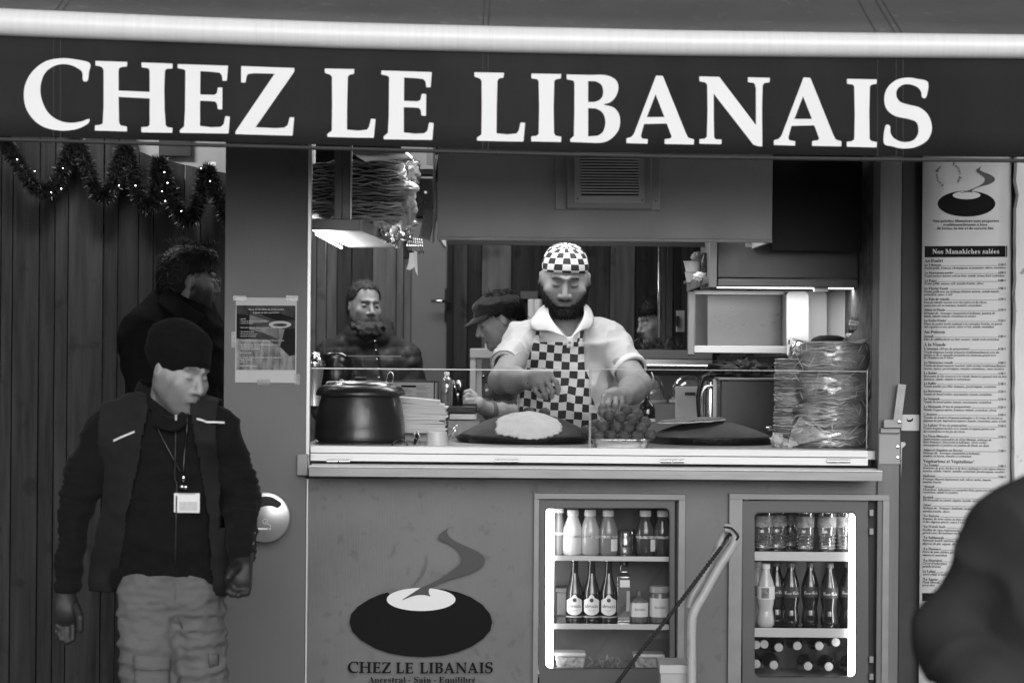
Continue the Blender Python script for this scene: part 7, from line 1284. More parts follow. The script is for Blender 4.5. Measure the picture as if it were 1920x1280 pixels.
# ============================================================ people: smooth distance-field bodies turned into single continuous meshes
import openvdb
def W(x, y, Y): return np.array(P(x, y, Y))
def rot(yaw=0, pitch=0, roll=0):
    """head / body frame: -y is the front; yaw turns towards the photo's right, pitch nods down"""
    return np.array(Matrix.Rotation(math.radians(yaw), 3, 'Z') @ Matrix.Rotation(math.radians(pitch), 3, 'X') @ Matrix.Rotation(math.radians(roll), 3, 'Y'))
class SDF:
    def __init__(s, lo, hi, h):
        s.lo = np.array(lo, float); s.h = h; s.n = np.ceil((np.array(hi) - s.lo) / h).astype(int) + 1; s.a = np.full(s.n, .06, np.float32)
    def blk(s, lo, hi, fn, k, op):
        i0 = np.clip(np.floor((lo - s.lo) / s.h).astype(int), 0, s.n - 1); i1 = np.clip(np.ceil((hi - s.lo) / s.h).astype(int) + 1, 1, s.n)
        if (i1 <= i0).any(): return
        X = (s.lo[0] + s.h * np.arange(i0[0], i1[0], dtype=np.float32))[:, None, None]; Y = (s.lo[1] + s.h * np.arange(i0[1], i1[1], dtype=np.float32))[None, :, None]; Z = (s.lo[2] + s.h * np.arange(i0[2], i1[2], dtype=np.float32))[None, None, :]
        d = fn(X, Y, Z).astype(np.float32); sl = tuple(slice(a, b) for a, b in zip(i0, i1)); A = s.a[sl]
        if op == 'u': hh = np.maximum(k - np.abs(A - d), 0) / k; s.a[sl] = np.minimum(A, d) - hh * hh * k * .25
        else: d = -d; hh = np.maximum(k - np.abs(A - d), 0) / k; s.a[sl] = np.maximum(A, d) + hh * hh * k * .25
    def ell(s, c, r, R=None, k=.02, op='u'):
        c = np.array(c, float); r = np.array(r, float) * np.ones(3); R = np.eye(3) if R is None else R; m = r.max() + k + .01; ext = np.abs(R) @ r + k + .012
        def fn(X, Y, Z):
            X, Y, Z = X - c[0], Y - c[1], Z - c[2]; u = [X * R[0, i] + Y * R[1, i] + Z * R[2, i] for i in range(3)]
            k0 = np.sqrt(sum((u[i] / r[i]) ** 2 for i in range(3))); k1 = np.sqrt(sum((u[i] / r[i] ** 2) ** 2 for i in range(3))) + 1e-9; return k0 * (k0 - 1) / k1
        s.blk(c - ext, c + ext, fn, k, op)
    def cap(s, a, b, ra, rb, k=.02, op='u', fl=None):
        """tapered limb from a to b; fl = (axis, factor) squeezes the section"""
        a = np.array(a, float); b = np.array(b, float); ab = b - a; L2 = ab @ ab + 1e-12; m = max(ra, rb) + k + .012; lo = np.minimum(a, b) - m; hi = np.maximum(a, b) + m
        def fn(X, Y, Z):
            X, Y, Z = X - a[0], Y - a[1], Z - a[2]; t = np.clip((X * ab[0] + Y * ab[1] + Z * ab[2]) / L2, 0, 1)
            dx, dy, dz = X - t * ab[0], Y - t * ab[1], Z - t * ab[2]
            if fl is not None: q = (dx * fl[0][0] + dy * fl[0][1] + dz * fl[0][2]) * (fl[1] - 1); dx, dy, dz = dx + q * fl[0][0], dy + q * fl[0][1], dz + q * fl[0][2]
            return np.sqrt(dx * dx + dy * dy + dz * dz) - (ra + (rb - ra) * t)
        s.blk(lo, hi, fn, k, op)
    def chain(s, pts, rs, k=.02, op='u', **q):
        for i in range(len(pts) - 1): s.cap(pts[i], pts[i + 1], rs[i], rs[i + 1], k, op, **q)
    def front(s, x, z):
        i = int(round((x - s.lo[0]) / s.h)); j = int(round((z - s.lo[2]) / s.h))
        if not (0 <= i < s.n[0] and 0 <= j < s.n[2]): return None
        w_ = np.where(s.a[i, :, j] < 0)[0]
        if len(w_) == 0: return None
        k_ = w_[0]; a0, a1 = s.a[i, max(k_ - 1, 0), j], s.a[i, k_, j]; return s.lo[1] + s.h * (k_ - a1 / (a1 - a0 + 1e-9) * 1.0 if 0 else k_)
    def onfront(s, px, py, Y0, off):
        Y = Y0
        for _ in range(3):
            q = P(px, py, Y); f = s.front(q.x, q.z)
            if f is None: break
            Y = f
        return np.array(P(px, py, Y - off))
    def mesh(s):
        g = openvdb.FloatGrid(); g.background = .06; g.copyFromArray(s.a, tolerance=0.0); p, q = g.convertToQuads(isovalue=0.0)
        return p.astype(np.float64) * s.h + s.lo, q.astype(np.int32)
def vn(p, seed=0):
    """value noise, vectorised, -1..1"""
    p = p + seed * 13.37; i = np.floor(p).astype(np.int64); f = p - i; f = f * f * (3 - 2 * f); o = 0
    for dx in (0, 1):
        for dy in (0, 1):
            for dz in (0, 1):
                h = ((i[:, 0] + dx) * 374761393 + (i[:, 1] + dy) * 668265263 + (i[:, 2] + dz) * 2147483647) & 0x7fffffff; h = (h ^ (h >> 13)) * 1274126177 & 0x7fffffff
                o = o + ((h % 10007) / 5003.5 - 1) * (f[:, 0] if dx else 1 - f[:, 0]) * (f[:, 1] if dy else 1 - f[:, 1]) * (f[:, 2] if dz else 1 - f[:, 2])
    return o
def normals(v, q):
    n = np.cross(v[q[:, 2]] - v[q[:, 0]], v[q[:, 3]] - v[q[:, 1]]); o = np.zeros_like(v)
    for i in range(4): np.add.at(o, q[:, i], n)
    return o / (np.linalg.norm(o, axis=1, keepdims=True) + 1e-12)
def relax(v, q, it=2, f=.5):
    for _ in range(it):
        s_ = np.zeros_like(v); c = np.zeros(len(v))
        for i in range(4):
            for j in (1, 3): np.add.at(s_, q[:, i], v[q[:, (i + j) % 4]]); np.add.at(c, q[:, i], 1)
        v = v * (1 - f) + f * s_ / c[:, None]
    return v
def qobj(name, v, q, mat, parent=None, tone=None, solid=0, label=None, uv=None):
    off = np.array(wloc(parent)); used = np.unique(q); mp = np.full(len(v), -1); mp[used] = np.arange(len(used)); v = v[used]; q = mp[q]
    me = bpy.data.meshes.new(name); me.vertices.add(len(v)); me.vertices.foreach_set('co', (v - off).astype(np.float32).ravel()); n = len(q)
    me.loops.add(n * 4); me.loops.foreach_set('vertex_index', q.ravel().astype(np.int32)); me.polygons.add(n); me.polygons.foreach_set('loop_start', np.arange(0, n * 4, 4, dtype=np.int32)); me.polygons.foreach_set('loop_total', np.full(n, 4, np.int32)); me.update(calc_edges=True)
    if tone is not None: at = me.attributes.new('tone', 'FLOAT', 'POINT'); at.data.foreach_set('value', tone[used].astype(np.float32))
    return link(name, me, mat, parent, smooth=True, solid=solid, label=label)
def pix(v):
    """photo pixel of world points"""
    d = (v - np.array(CAM)) @ np.array(CROT); return np.stack([960 + FPX * d[:, 0] / -d[:, 2], 640 - FPX * d[:, 1] / -d[:, 2]], 1)
def inpoly(p, poly):
    c = np.zeros(len(p), bool); m = len(poly)
    for i in range(m):
        x0, y0 = poly[i]; x1, y1 = poly[(i + 1) % m]; t = (y0 > p[:, 1]) != (y1 > p[:, 1]); c ^= t & (p[:, 0] < (x1 - x0) * (p[:, 1] - y0) / ((y1 - y0) + 1e-12) + x0)
    return c
def cut(v, q, poly, ymax):
    """open a garment: drop its front faces inside a traced outline"""
    c = v[q].mean(1); m = inpoly(pix(c), poly) & (c[:, 1] < ymax); return q[~m]
def head(F, o, R, s=1.0, skull=.081, nose=1.0, chin=1.0, fat=0.0, neck=.052, nk=None, ears=True):
    T_ = lambda *p: o + R @ (np.array(p) * s)
    e = lambda c, r, k=.02, op='u', q=None: F.ell(T_(*c), np.array(r) * s, R if q is None else R @ q, k * s, op)
    c_ = lambda a, b, ra, rb, k=.02, op='u': F.cap(T_(*a), T_(*b), ra * s, rb * s, k * s, op)
    e((0, .02, .045), (.074, .094, skull)); e((0, -.022, -.025), (.062 + fat, .070, .078), .035)
    e((0, -.052, -.095), (.034 + fat * .6, .030 * chin, .022), .035); e((0, -.075, -.101), (.017, .012, .014), .02)
    for d in (-1, 1):
        c_((d * (.055 + fat), -.002, -.05), (d * .026, -.058, -.098), .017, .014, .03); e((d * .043, -.062, -.022), (.021 + fat, .017, .018), .025)
        c_((d * .012, -.087, .030), (d * .044, -.074, .029), .0085, .006, .012)
        e((d * .031, -.096, .006), (.0165, .016, .011), .010, 's'); e((d * .031, -.0715, .005), (.0165, .0150, .0125), .004)
        c_((d * .018, -.0855, .0015), (d * .044, -.077, .002), .0016, .0014, .003)
        e((d * .036, -.048, -.058), (.024 + fat, .026, .030), .03)
        e((d * (.060 + fat * .8), .0, -.008), (.015, .030, .045), .02)
        if ears: e((d * (.078 + fat * .6), .010, -.004), (.008, .018, .029), .006, 'u', np.array(Matrix.Rotation(math.radians(d * 30), 3, 'Z'))); e((d * (.088 + fat * .6), .004, .002), (.005, .009, .014), .005, 's')
    c_((0, -.084, .016), (0, -.109 * (.97 + .03 * nose), -.026), .0080, .0112, .010); e((0, -.108, -.031), (.0130, .011, .0105), .006)
    for d in (-1, 1): e((d * .0155, -.094, -.034), (.0092, .011, .0085), .005); e((d * .007, -.101, -.0405), (.0035, .005, .003), .003, 's')
    e((0, -.083, -.056), (.025, .013, .017), .016)
    e((0, -.0955, -.0555), (.021, .006, .0042), .004); e((0, -.0935, -.0665), (.018, .0065, .0055), .004); c_((-.022, -.0935, -.0608), (.022, -.0935, -.0608), .0012, .0012, .0025, 's') ; e((0, -.093, -.079), (.018, .006, .005), .008, 's')
    if nk is not None: F.cap(T_(0, .018, -.05), nk, neck * s, neck * 1.12, .03)
def hloc(v, o, R, s): return (v - o) @ R / s
def gauss(l, c, r): return np.exp(-(((l - np.array(c)) / np.array(r)) ** 2).sum(1))
def face_tone(v, o, R, s, base=.36, beard=0.0, open_=0, brow=.85, stub=0.0, hair_c=.03):
    l = hloc(v, o, R, s); t = np.full(len(v), base); front = l[:, 1] < -.02
    t *= 1 + .06 * vn(l * 90, 3)
    lips = np.maximum(gauss(l, (0, -.1, -.056), (.018, .02, .0045)), gauss(l, (0, -.1, -.0665), (.016, .02, .0055))); t = t * (1 - .28 * lips)
    for d in (-1, 1):
        b = np.exp(-(((l[:, 0] * d - .031) / .019) ** 4)) * np.exp(-((l[:, 2] - (.0335 - .25 * np.maximum(0, l[:, 0] * d - .034)) + .0) / .0078) ** 2) * front; t = t * (1 - brow * np.clip(b * (1 + .3 * vn(l * 500)), 0, 1))
        lash = np.exp(-(((l[:, 0] * d - .031) / .015) ** 4)) * np.exp(-((l[:, 2] - (.0005 + 8 * (l[:, 0] * d - .031) ** 2)) / .0022) ** 2) * front; t = t * (1 - .8 * np.clip(lash, 0, 1))
        if open_: ey = gauss(l, (d * .031, -.086, .004), (.012, .03, .0045)); ir = gauss(l, (d * .031, -.086, .004), (.0055, .03, .0055)); t = t * (1 - ey * .2) ; t = t * (1 - .95 * ir)
        eyesh = gauss(l, (d * .031, -.08, -.006), (.017, .03, .006)); t = t * (1 - .25 * eyesh)  # shade below each eye is put into the skin tone
    if beard or stub:
        ax = np.abs(l[:, 0]); z = l[:, 2]; y = l[:, 1]
        line = -.058 + .027 * np.clip((ax - .03) / .03, 0, 1.6) ** 1.3; m = 1 / (1 + np.exp((z - line + .006 * vn(l * 200, 7)) / .0075)); m *= 1 / (1 + np.exp((-.128 - z) / .006)) * (y < .012)
        side = (np.exp(-((y + .004) / .008) ** 2)) * (ax > .055) * (ax < .079) * (z < .03) * (z > -.07) * .35; mous = np.exp(-((z + .047) / .0062) ** 2) * np.exp(-(ax / .030) ** 6) * (y < -.07)
        mouth = np.exp(-((z + .0615) / .0085) ** 4) * np.exp(-(ax / .024) ** 6); m = np.clip(np.maximum(np.maximum(m * (1 - mouth * .9), side), mous), 0, 1) * (1 + .15 * vn(l * 420, 5)); m = np.clip(m, 0, 1)
        t = t * (1 - m * (beard or stub)) + hair_c * m * (beard or stub)
    return t
def hairshell(name, o, R, s, mat, parent, grow=.012, line=lambda l: l[:, 2] > .02, seed=1, amp=.006, h=.004, sc=(60, 60, 60), extra=None, tone=None, flow=None, nst=1800):
    """hair: the cranium grown outwards, cut at the hair line and broken into locks"""
    F = SDF(o - .17 * s, o + .17 * s, h); T_ = lambda *p: o + R @ (np.array(p) * s)
    F.ell(T_(0, .022, .045), np.array((.074 + grow, .094 + grow, .081 + grow)) * s, R); F.ell(T_(0, .045, -.005), np.array((.066 + grow * .7, .066 + grow, .08)) * s, R, .03)
    if extra: extra(F, T_)
    v, q = F.mesh(); n = normals(v, q); l = hloc(v, o, R, s); c = l[q].mean(1); keep = line(c); q = q[keep]
    d = vn(l * np.array(sc), seed) * .6 + vn(l * np.array(sc) * 2.3, seed + 1) * .4; v = v + n * (np.abs(d)[:, None] * amp - amp * .4)
    fl = flow or (lambda p: np.array(R @ np.array([0, .5, -1.]))[None] * np.ones((len(p), 1)))
    strands('hair_strands', v, q, np.ones(len(v)), nst, .028, fl, mat, parent, .0008, seed)
    return qobj(name, v, q, mat, parent, solid=.004)
M('skin', .36, .48, attr='tone', bump=.0004, bs=600, sss=.0, spec=.45)
M('skin_w', .42, .5, attr='tone', bump=.0003, bs=600)
M('hair_dark', .008, .55, var=.6, vs=90, st=(1, 1, .2), bump=.0015, bs=220, bst=(1, 1, .2), spec=.25); M('hair_grey', .05, .6, var=.6, vs=70, st=(1, 1, .2), bump=.0015, bs=160, bst=(1, 1, .2), spec=.25)
def folds(v, q, amp, sc, seed, amp2=0, sc2=(90, 90, 90), mask=None):
    n = normals(v, q); d = vn(v * np.array(sc), seed); d = (1 - np.abs(d)) ** 2 - .35; e = vn(v * np.array(sc2), seed + 3) * amp2
    return v + n * ((d * amp + e) * (1 if mask is None else mask))[:, None]
def fingers(F, fs, r=.0085, k=.006):
    for f in fs:
        pts = [W(*p) for p in f[0]]; rr = f[1] if len(f) > 1 else r; F.chain(pts, [rr * 1.08, rr, rr * .95, rr * .82][:len(pts)], k)

def strands(name, v, q, w_, n, L_, flow, mat, parent, wid=.0006, seed=1, lift=.3):
    """n short hairs rooted on the faces where the weight w_ (per vertex) is high, combed along flow(points)"""
    r = np.random.RandomState(seed); f = q[w_[q].min(1) > .5]
    if len(f) == 0: return
    i = r.randint(0, len(f), n); t = r.rand(n, 1); u = r.rand(n, 1); a = v[f[i, 0]] * (1 - t) + v[f[i, 1]] * t; b = v[f[i, 3]] * (1 - t) + v[f[i, 2]] * t; p = a * (1 - u) + b * u
    nn = normals(v, q)[f[i, 0]]; d = flow(p); d = d - nn * (d * nn).sum(1, keepdims=True) * .8 + nn * lift + r.normal(0, .25, (n, 3)); d /= np.linalg.norm(d, axis=1, keepdims=True); s_ = np.cross(d, nn); s_ /= np.linalg.norm(s_, axis=1, keepdims=True) + 1e-9
    L2 = L_ * (.6 + .8 * r.rand(n, 1)); m = p + d * L2 * .5; e = p + d * L2 - nn * L2 * lift * .5; V = np.stack([p - s_ * wid, p + s_ * wid, m + s_ * wid, m - s_ * wid, e], 1).reshape(-1, 3); k = np.arange(n)[:, None] * 5
    g = G(); g.add(V, [tuple(x) for x in (k + [0, 1, 2, 3])] + [tuple(x) for x in (k + [3, 2, 4])]); obj(name, g, mat, parent, kind='stuff')
# ------------------------------------------------------------ the cook
co = W(1059, 523.5, .98); cR = rot(0, 20, 1.5); floorz = .2
cook = thing('person', 'bearded cook in a chequered cap and apron, sprinkling the dough behind the glass', 'person', tuple(W(1062, 1300, 1.02) * [1, 1, 0] + [0, 0, .2]))
F = SDF(W(890, 900, .3) , W(1245, 440, 1.3) + [0, 0, .02], .003)
nk = W(1062, 640, 1.03); head(F, co, cR, 1.0, skull=.066, fat=.011, neck=.06, nk=nk)
SL, SR = W(984, 640, 1.03), W(1142, 641, 1.03); EL, ER = W(941, 713, .78), W(1196, 722, .80); WL, WR = W(992, 712, .58), W(1169, 744, .58)
F.cap(nk, SL, .05, .055, .04); F.cap(nk, SR, .05, .055, .04); F.ell(W(1062, 690, 1.05), (.16, .11, .17), k=.04); F.ell(W(1066, 790, 1.05), (.16, .13, .2), k=.05)
F.chain([SL, EL], [.052, .045], .03); F.chain([EL, EL * .55 + WL * .45, WL], [.045, .045, .028], .02); F.chain([SR, ER], [.052, .046], .03); F.chain([ER, ER * .55 + WR * .45, WR], [.046, .046, .029], .02)
F.chain([WL, W(1010, 708, .55), W(1026, 704, .54)], [.027, .029, .022], .015); F.ell(W(1013, 714, .55), (.034, .02, .028), k=.012)
fingers(F, [([(1030, 702, .53), (1043, 716, .52), (1047, 728, .525), (1046, 738, .53)],), ([(1021, 706, .53), (1031, 723, .515), (1036, 734, .52), (1035, 745, .53)],), ([(1011, 712, .535), (1017, 728, .52), (1022, 738, .525), (1024, 747, .54)],), ([(1002, 716, .55), (1004, 732, .54), (1011, 741, .545), (1018, 745, .55)], .0075), ([(1012, 720, .58), (1024, 732, .585), (1033, 741, .57)], .0095)])
F.chain([WR, W(1152, 744, .54), W(1140, 744, .52)], [.029, .030, .024], .015); F.ell(W(1151, 748, .53), (.034, .02, .022), k=.012)
fingers(F, [([(1132, 745, .50), (1130, 758, .48), (1128, 770, .49), (1130, 779, .50)],), ([(1143, 748, .50), (1141, 758, .48), (1140, 768, .49), (1143, 776, .5)],), ([(1155, 749, .50), (1154, 759, .48), (1151, 768, .49), (1152, 775, .5)],), ([(1166, 748, .51), (1166, 757, .50), (1162, 764, .5), (1161, 770, .5)], .0075), ([(1140, 752, .56), (1127, 764, .57), (1126, 775, .56)], .0095)])
F.chain([W(1040, 880, 1.06), W(1040, 880, 1.06) * [1, 1, 0] + [0, 0, .25]], [.10, .07], .05) if 0 else None
v, q = F.mesh(); v = relax(v, q, 1, .4); tone = face_tone(v, co, cR, 1.0, .30, beard=.95, brow=1.0, hair_c=.02)
l = hloc(v, co, cR, 1.0); body_m = (l[:, 2] < -.14); arm = pix(v); tone = np.where(body_m, .30 * (1 + .05 * vn(v * 60, 2)) * (1 - .10 * (vn(v * np.array([700, 700, 250]), 8) > .35)), tone)
qobj('body', v, q, MATS['skin'], cook, tone)
bw_ = ((tone < .12) & (l[:, 2] < .0) & (l[:, 1] < .02) & (l[:, 2] > -.13)).astype(float); strands('beard', v, q, bw_, 5200, .0065, lambda p: np.array(cR @ np.array([0, -.5, -1.]))[None] * np.ones((len(p), 1)), MATS['hair_dark'], cook, .0005, 3, .5)
# lower body under the counter
F2_ = SDF(W(1062, 1000, 1.02) * [1, 1, 0] + [-.25, -.22, .15], W(1062, 1000, 1.02) * [1, 1, 0] + [.25, .22, 1.42], .008); bx = W(1062, 1000, 1.02)[0]
F2_.ell((bx, 1.04, 1.25), (.175, .15, .2), k=.05)
for d in (-1, 1): F2_.chain([(bx + d * .09, 1.04, 1.15), (bx + d * .1, 1.03, .7), (bx + d * .1, 1.05, .28)], [.10, .075, .055], .04); F2_.cap((bx + d * .1, 1.06, .24), (bx + d * .11, .90, .23), .045, .04, .03)
v, q = F2_.mesh(); qobj('trousers', v, q, M('cook_trousers', .03, .8), cook)
# polo shirt
M('polo', .52, .8, var=.04, vs=12, bump=.0012, bs=22, bst=(1, 1, .6), sheen=.1)
F = SDF(W(905, 900, .55), W(1235, 550, 1.35), .0035)
F.cap(nk, SL, .060, .062, .04); F.cap(nk, SR, .060, .062, .04); F.ell(W(1062, 684, 1.04), (.178, .125, .18), k=.05); F.ell(W(1070, 780, 1.02), (.180, .150, .2), k=.06); F.cap(W(1062, 590, 1.02), nk, .055, .075, .03); F.ell(W(1125, 655, .99), (.07, .07, .08), k=.05); F.ell(W(1000, 655, .99), (.07, .07, .08), k=.05)
cuffL, cuffR = W(950, 686, .88), W(1184, 694, .88)
F.cap(SL, cuffL + (cuffL - SL) * .25, .062, .052, .03); F.cap(SR, cuffR + (cuffR - SR) * .25, .062, .054, .03)
v, q = F.mesh()
for c_, s_ in ((cuffL, SL), (cuffR, SR)):
    ax = (c_ - s_); ax /= np.linalg.norm(ax); cc = v[q].mean(1); dd = (cc - c_) @ ax; q = q[~((dd > 0) & (np.linalg.norm(cc - c_, axis=1) < .14) & (np.abs(cc[:, 0] - c_[0]) < .068) & (dd < .13))]
q = cut(v, q, [(1030, 540), (1090, 540), (1093, 590), (1082, 612), (1068, 638), (1054, 620), (1036, 604), (1028, 585)], 1.0); c_ = v[q].mean(1); q = q[~((c_[:, 2] > W(1060, 575, 1.)[2]) & (np.abs(c_[:, 0] - co[0]) < .052))]
sx = v[:, 0] - bx; v = folds(v, q, .013, (9, 9, 12), 4, .003, (26, 26, 40), mask=1.0); v = folds(v, q, .006, (28, 28, 9), 14)
shirt = qobj('polo_shirt', v, q, MATS['polo'], cook, solid=.003)
SF = F
def ribbon(name, inner, outer, mat, parent, n=6, solid=.003, off=(0, 0), sub=4):
    a = catmull(inner, sub, False); b = catmull(outer, sub, False); m = min(len(a), len(b)); A = []
    for i in range(m): A.append([tuple(W(*(np.array(a[i]) * (1 - j / n) + np.array(b[i]) * (j / n))) + np.array([0, -.006 * math.sin(math.pi * j / n), 0])) for j in range(n + 1)])
    return obj(name, G().grid(np.array(A)), mat, parent, smooth=True, solid=solid)
M('collar', .68, .8, bump=.0008, bs=150)
ribbon('collar', [(1060, 560, 1.08), (1040, 560, 1.04), (1029, 572, .97), (1030, 590, .915), (1042, 610, .885), (1060, 632, .872)], [(1060, 575, 1.11), (1022, 572, 1.08), (1003, 590, .975), (993, 607, .925), (1004, 619, .90), (1032, 618, .878)], MATS['collar'], cook)
ribbon('collar', [(1060, 560, 1.08), (1082, 560, 1.04), (1093, 572, .97), (1095, 590, .915), (1086, 610, .885), (1070, 634, .872)], [(1060, 575, 1.11), (1098, 572, 1.08), (1111, 588, .975), (1112, 606, .925), (1103, 617, .90), (1088, 617, .878)], MATS['collar'], cook)
ribbon('placket', [(1062, 632, .868), (1063, 645, .862), (1063, 652, .86)], [(1075, 630, .868), (1075, 645, .862), (1074, 652, .86)], MATS['collar'], cook)
for y in (641, 650): obj('button', G().ball(P(1068, y, .855), (.005, .003, .005), 10), MATS['cap_grey'], cook, smooth=True)
for c_, s_, r_ in ((cuffL, SL, .0535), (cuffR, SR, .0555)):
    ax = Vector(c_ - s_).normalized(); u = ax.orthogonal().normalized(); w2 = ax.cross(u); A = []
    for i in range(40):
        a = 2 * math.pi * i / 40; A.append([tuple(Vector(c_) + ax * t_ + (u * math.cos(a) + w2 * math.sin(a)) * (r_ + e_)) for t_, e_ in ((-.02, .0035), (.0, .003), (.004, .0), (.002, -.008))])
    obj('cuff', G().grid(np.array(A), closeu=True), MATS['collar'], cook, smooth=True, solid=.002)
# apron
def checker(name, sc, rotd=0, dark=.02, light=.62):
    m = bpy.data.materials.new(name); m.use_nodes = True; n = m.node_tree.nodes; L = m.node_tree.links; b = n['Principled BSDF']; b.inputs['Roughness'].default_value = .8
    tc = n.new('ShaderNodeTexCoord'); mp = n.new('ShaderNodeMapping'); mp.inputs['Rotation'].default_value = (0, 0, math.radians(rotd)); mp.inputs['Location'].default_value = (.003, .37, .3); ck = n.new('ShaderNodeTexChecker'); ck.inputs['Scale'].default_value = sc; ck.inputs['Color1'].default_value = (dark, dark, dark, 1); ck.inputs['Color2'].default_value = (light, light, light, 1)
    L.new(tc.outputs['UV'], mp.inputs[0]); L.new(mp.outputs[0], ck.inputs[0]); L.new(ck.outputs[0], b.inputs['Base Color'])
    no = n.new('ShaderNodeTexNoise'); no.inputs['Scale'].default_value = 25; bp = n.new('ShaderNodeBump'); bp.inputs['Distance'].default_value = .003; L.new(tc.outputs['Object'], no.inputs['Vector']); L.new(no.outputs[0], bp.inputs['Height']); L.new(bp.outputs[0], b.inputs['Normal']); MATS[name] = m; return m
def aprongrid(rows, nx, name, mat, parent, off=.012, wav=0):
    ys = [r_[0] for r_ in rows]; A = []; U = []
    yy = np.linspace(ys[0], ys[-1], 60)
    for i in range(nx + 1):
        col = []; cu_ = []
        for y in yy:
            x0 = np.interp(y, ys, [r_[1] for r_ in rows]); x1 = np.interp(y, ys, [r_[2] for r_ in rows]); x = x0 + (x1 - x0) * i / nx
            p = SF.onfront(min(max(x, 992), 1128), min(y, 800), .87, 0); Yp = p[1] - off + wav * math.sin((x - 980) * .11) * (y - 640) / 150; w_ = W(x, y, Yp); col.append(tuple(w_)); cu_.append((w_[0], w_[2]))
        A.append(col); U.append(cu_)
    A = np.array(A)
    for _ in range(3): A[1:-1, 1:-1, 1] = (A[:-2, 1:-1, 1] + A[2:, 1:-1, 1] + A[1:-1, :-2, 1] + A[1:-1, 2:, 1]) / 4
    nz = vn(A.reshape(-1, 3) * np.array([14, 1, 11]), 5).reshape(A.shape[:2]); n2 = vn(A.reshape(-1, 3) * np.array([34, 1, 9]), 9).reshape(A.shape[:2]); A[:, :, 1] -= .008 * (1 - np.abs(nz)) ** 2 + .004 * (1 - np.abs(n2)) ** 3
    dx = np.zeros(A.shape[:2]); dx[1:] = np.cumsum(np.sqrt(np.diff(A[:, :, 0], axis=0) ** 2 + np.diff(A[:, :, 1], axis=0) ** 2), axis=0); dx = dx - dx[nx // 2:nx // 2 + 1] + A[nx // 2, :, 0][None]
    g = G().grid(A); g.uv = np.stack([dx + .004 * nz, A[:, :, 2] + .004 * n2], -1).reshape(-1, 2); return obj(name, g, mat, parent, smooth=True, solid=.002)
CK = checker('apron_check', 1 / .0285, 3.5)
aprongrid([(641, 1001, 1094), (690, 984, 1096), (708, 979, 1104), (740, 975, 1108), (800, 972, 1130), (860, 965, 1150)], 30, 'apron', CK, cook, .014, .006)
for a, b in (((1004, 643, 0), (1013, 612, 0)), ((1086, 644, 0), (1092, 612, 0))):
    pts = [SF.onfront(a[0] + (b[0] - a[0]) * t, a[1] + (b[1] - a[1]) * t, .88, .015) for t in (0, .33, .66, 1)]; A = [[tuple(p + [d, 0, 0]) for p in pts] for d in (-.009, .009)]; g = G().grid(np.array(A)); g.uv = [(p[0], p[2]) for p in g.v]; obj('apron_strap', g, CK, cook, solid=.002)
# cap
def capgrid(o, R, s, g_=.008, front=.052, side=.022, back=-.01, n=64, m=18, top=0.0):
    A = []; U = []
    for i in range(n + 1):
        a = 2 * math.pi * i / n; ca, sa = math.cos(a), math.sin(a); f = (1 + (-sa)) / 2; zb = (front * max(0, -sa) ** 1.2 + back * max(0, sa) + side * (1 - abs(sa) ** 1.2)); col = []
        t0 = math.asin(max(-.9, min(.95, (zb - .045) / (.081 + g_))))
        for j in range(m + 1):
            th = t0 + (math.pi / 2 - t0) * j / m; r_ = math.cos(th) ** .72; wv = 1 + .012 * math.sin(7 * a + 3) * math.sin(math.pi * j / m)
            col.append(tuple(o + R @ (np.array(((.074 + g_) * ca * r_ * wv, .02 + (.094 + g_) * sa * r_ * wv, .045 + (.066 + g_) * math.sin(th)) ) * s))); U.append((a * .066, (th - t0) * .085))
        A.append(col)
    return np.array(A), U
A, U = capgrid(co, cR, 1.0, .007); g = G().grid(A); g.uv = U; obj('chequered_cap', g, checker('cap_check', 1 / .0253, 0, .025, .78), cook, smooth=True, solid=.003)
g = G(); g.tube([tuple(W(x, y, Y)) for x, y, Y in ((1007, 697, .56), (1001, 701, .545), (994, 709, .54), (990, 718, .55), (990, 724, .57))], .0035, 8); obj('bracelet', g, MATS['black'], cook, smooth=True)
g = G(); c = W(1155, 751, .5); g.tube([tuple(c + np.array([.0098 * math.cos(a), .0098 * math.sin(a), .001 * math.cos(a)])) for a in np.linspace(0, 2 * math.pi, 16)[:-1]], .0013, 6, closed=True); obj('ring', g, MATS['chrome'], cook, smooth=True)

# ------------------------------------------------------------ the woman in the cap
wo_ = W(934, 600, 1.62); wR = rot(-78, 22, 0); s = .86
wm = thing('person', 'woman in a dark baker cap looking down at a card in her hand', 'person', tuple(W(950, 900, 1.65) * [1, 1, 0] + [0, 0, .2]))
F = SDF(W(850, 810, 1.25), W(1010, 540, 1.85), .0032); head(F, wo_, wR, s, nose=.6, neck=.046, nk=W(962, 668, 1.68))
F.cap(W(962, 668, 1.68), W(975, 700, 1.7), .06, .09, .04)
ww = W(907, 765, 1.38); F.chain([W(965, 775, 1.5), W(935, 772, 1.43), ww], [.04, .034, .024], .02); F.chain([ww, W(896, 757, 1.36), W(888, 752, 1.36)], [.024, .026, .022], .012)
fingers(F, [([(889, 744, 1.35), (878, 740, 1.34), (872, 744, 1.34), (870, 750, 1.35)], .0085), ([(886, 750, 1.34), (877, 751, 1.33), (872, 753, 1.34)], .0085), ([(888, 757, 1.34), (878, 758, 1.33), (872, 757, 1.34)], .008), ([(892, 763, 1.35), (884, 765, 1.34), (877, 763, 1.35)], .0075), ([(893, 742, 1.4), (882, 733, 1.41), (873, 735, 1.41)], .009)])
v, q = F.mesh(); v = relax(v, q, 1, .4); tone = face_tone(v, wo_, wR, s, .42, brow=.5); qobj('body', v, q, MATS['skin_w'], wm, tone)
hairshell('hair', wo_, wR, s, MATS['hair_dark'], wm, .007, lambda l: (l[:, 2] > .03 - .5 * (l[:, 1] + .03)) & (l[:, 1] > -.065), 3)
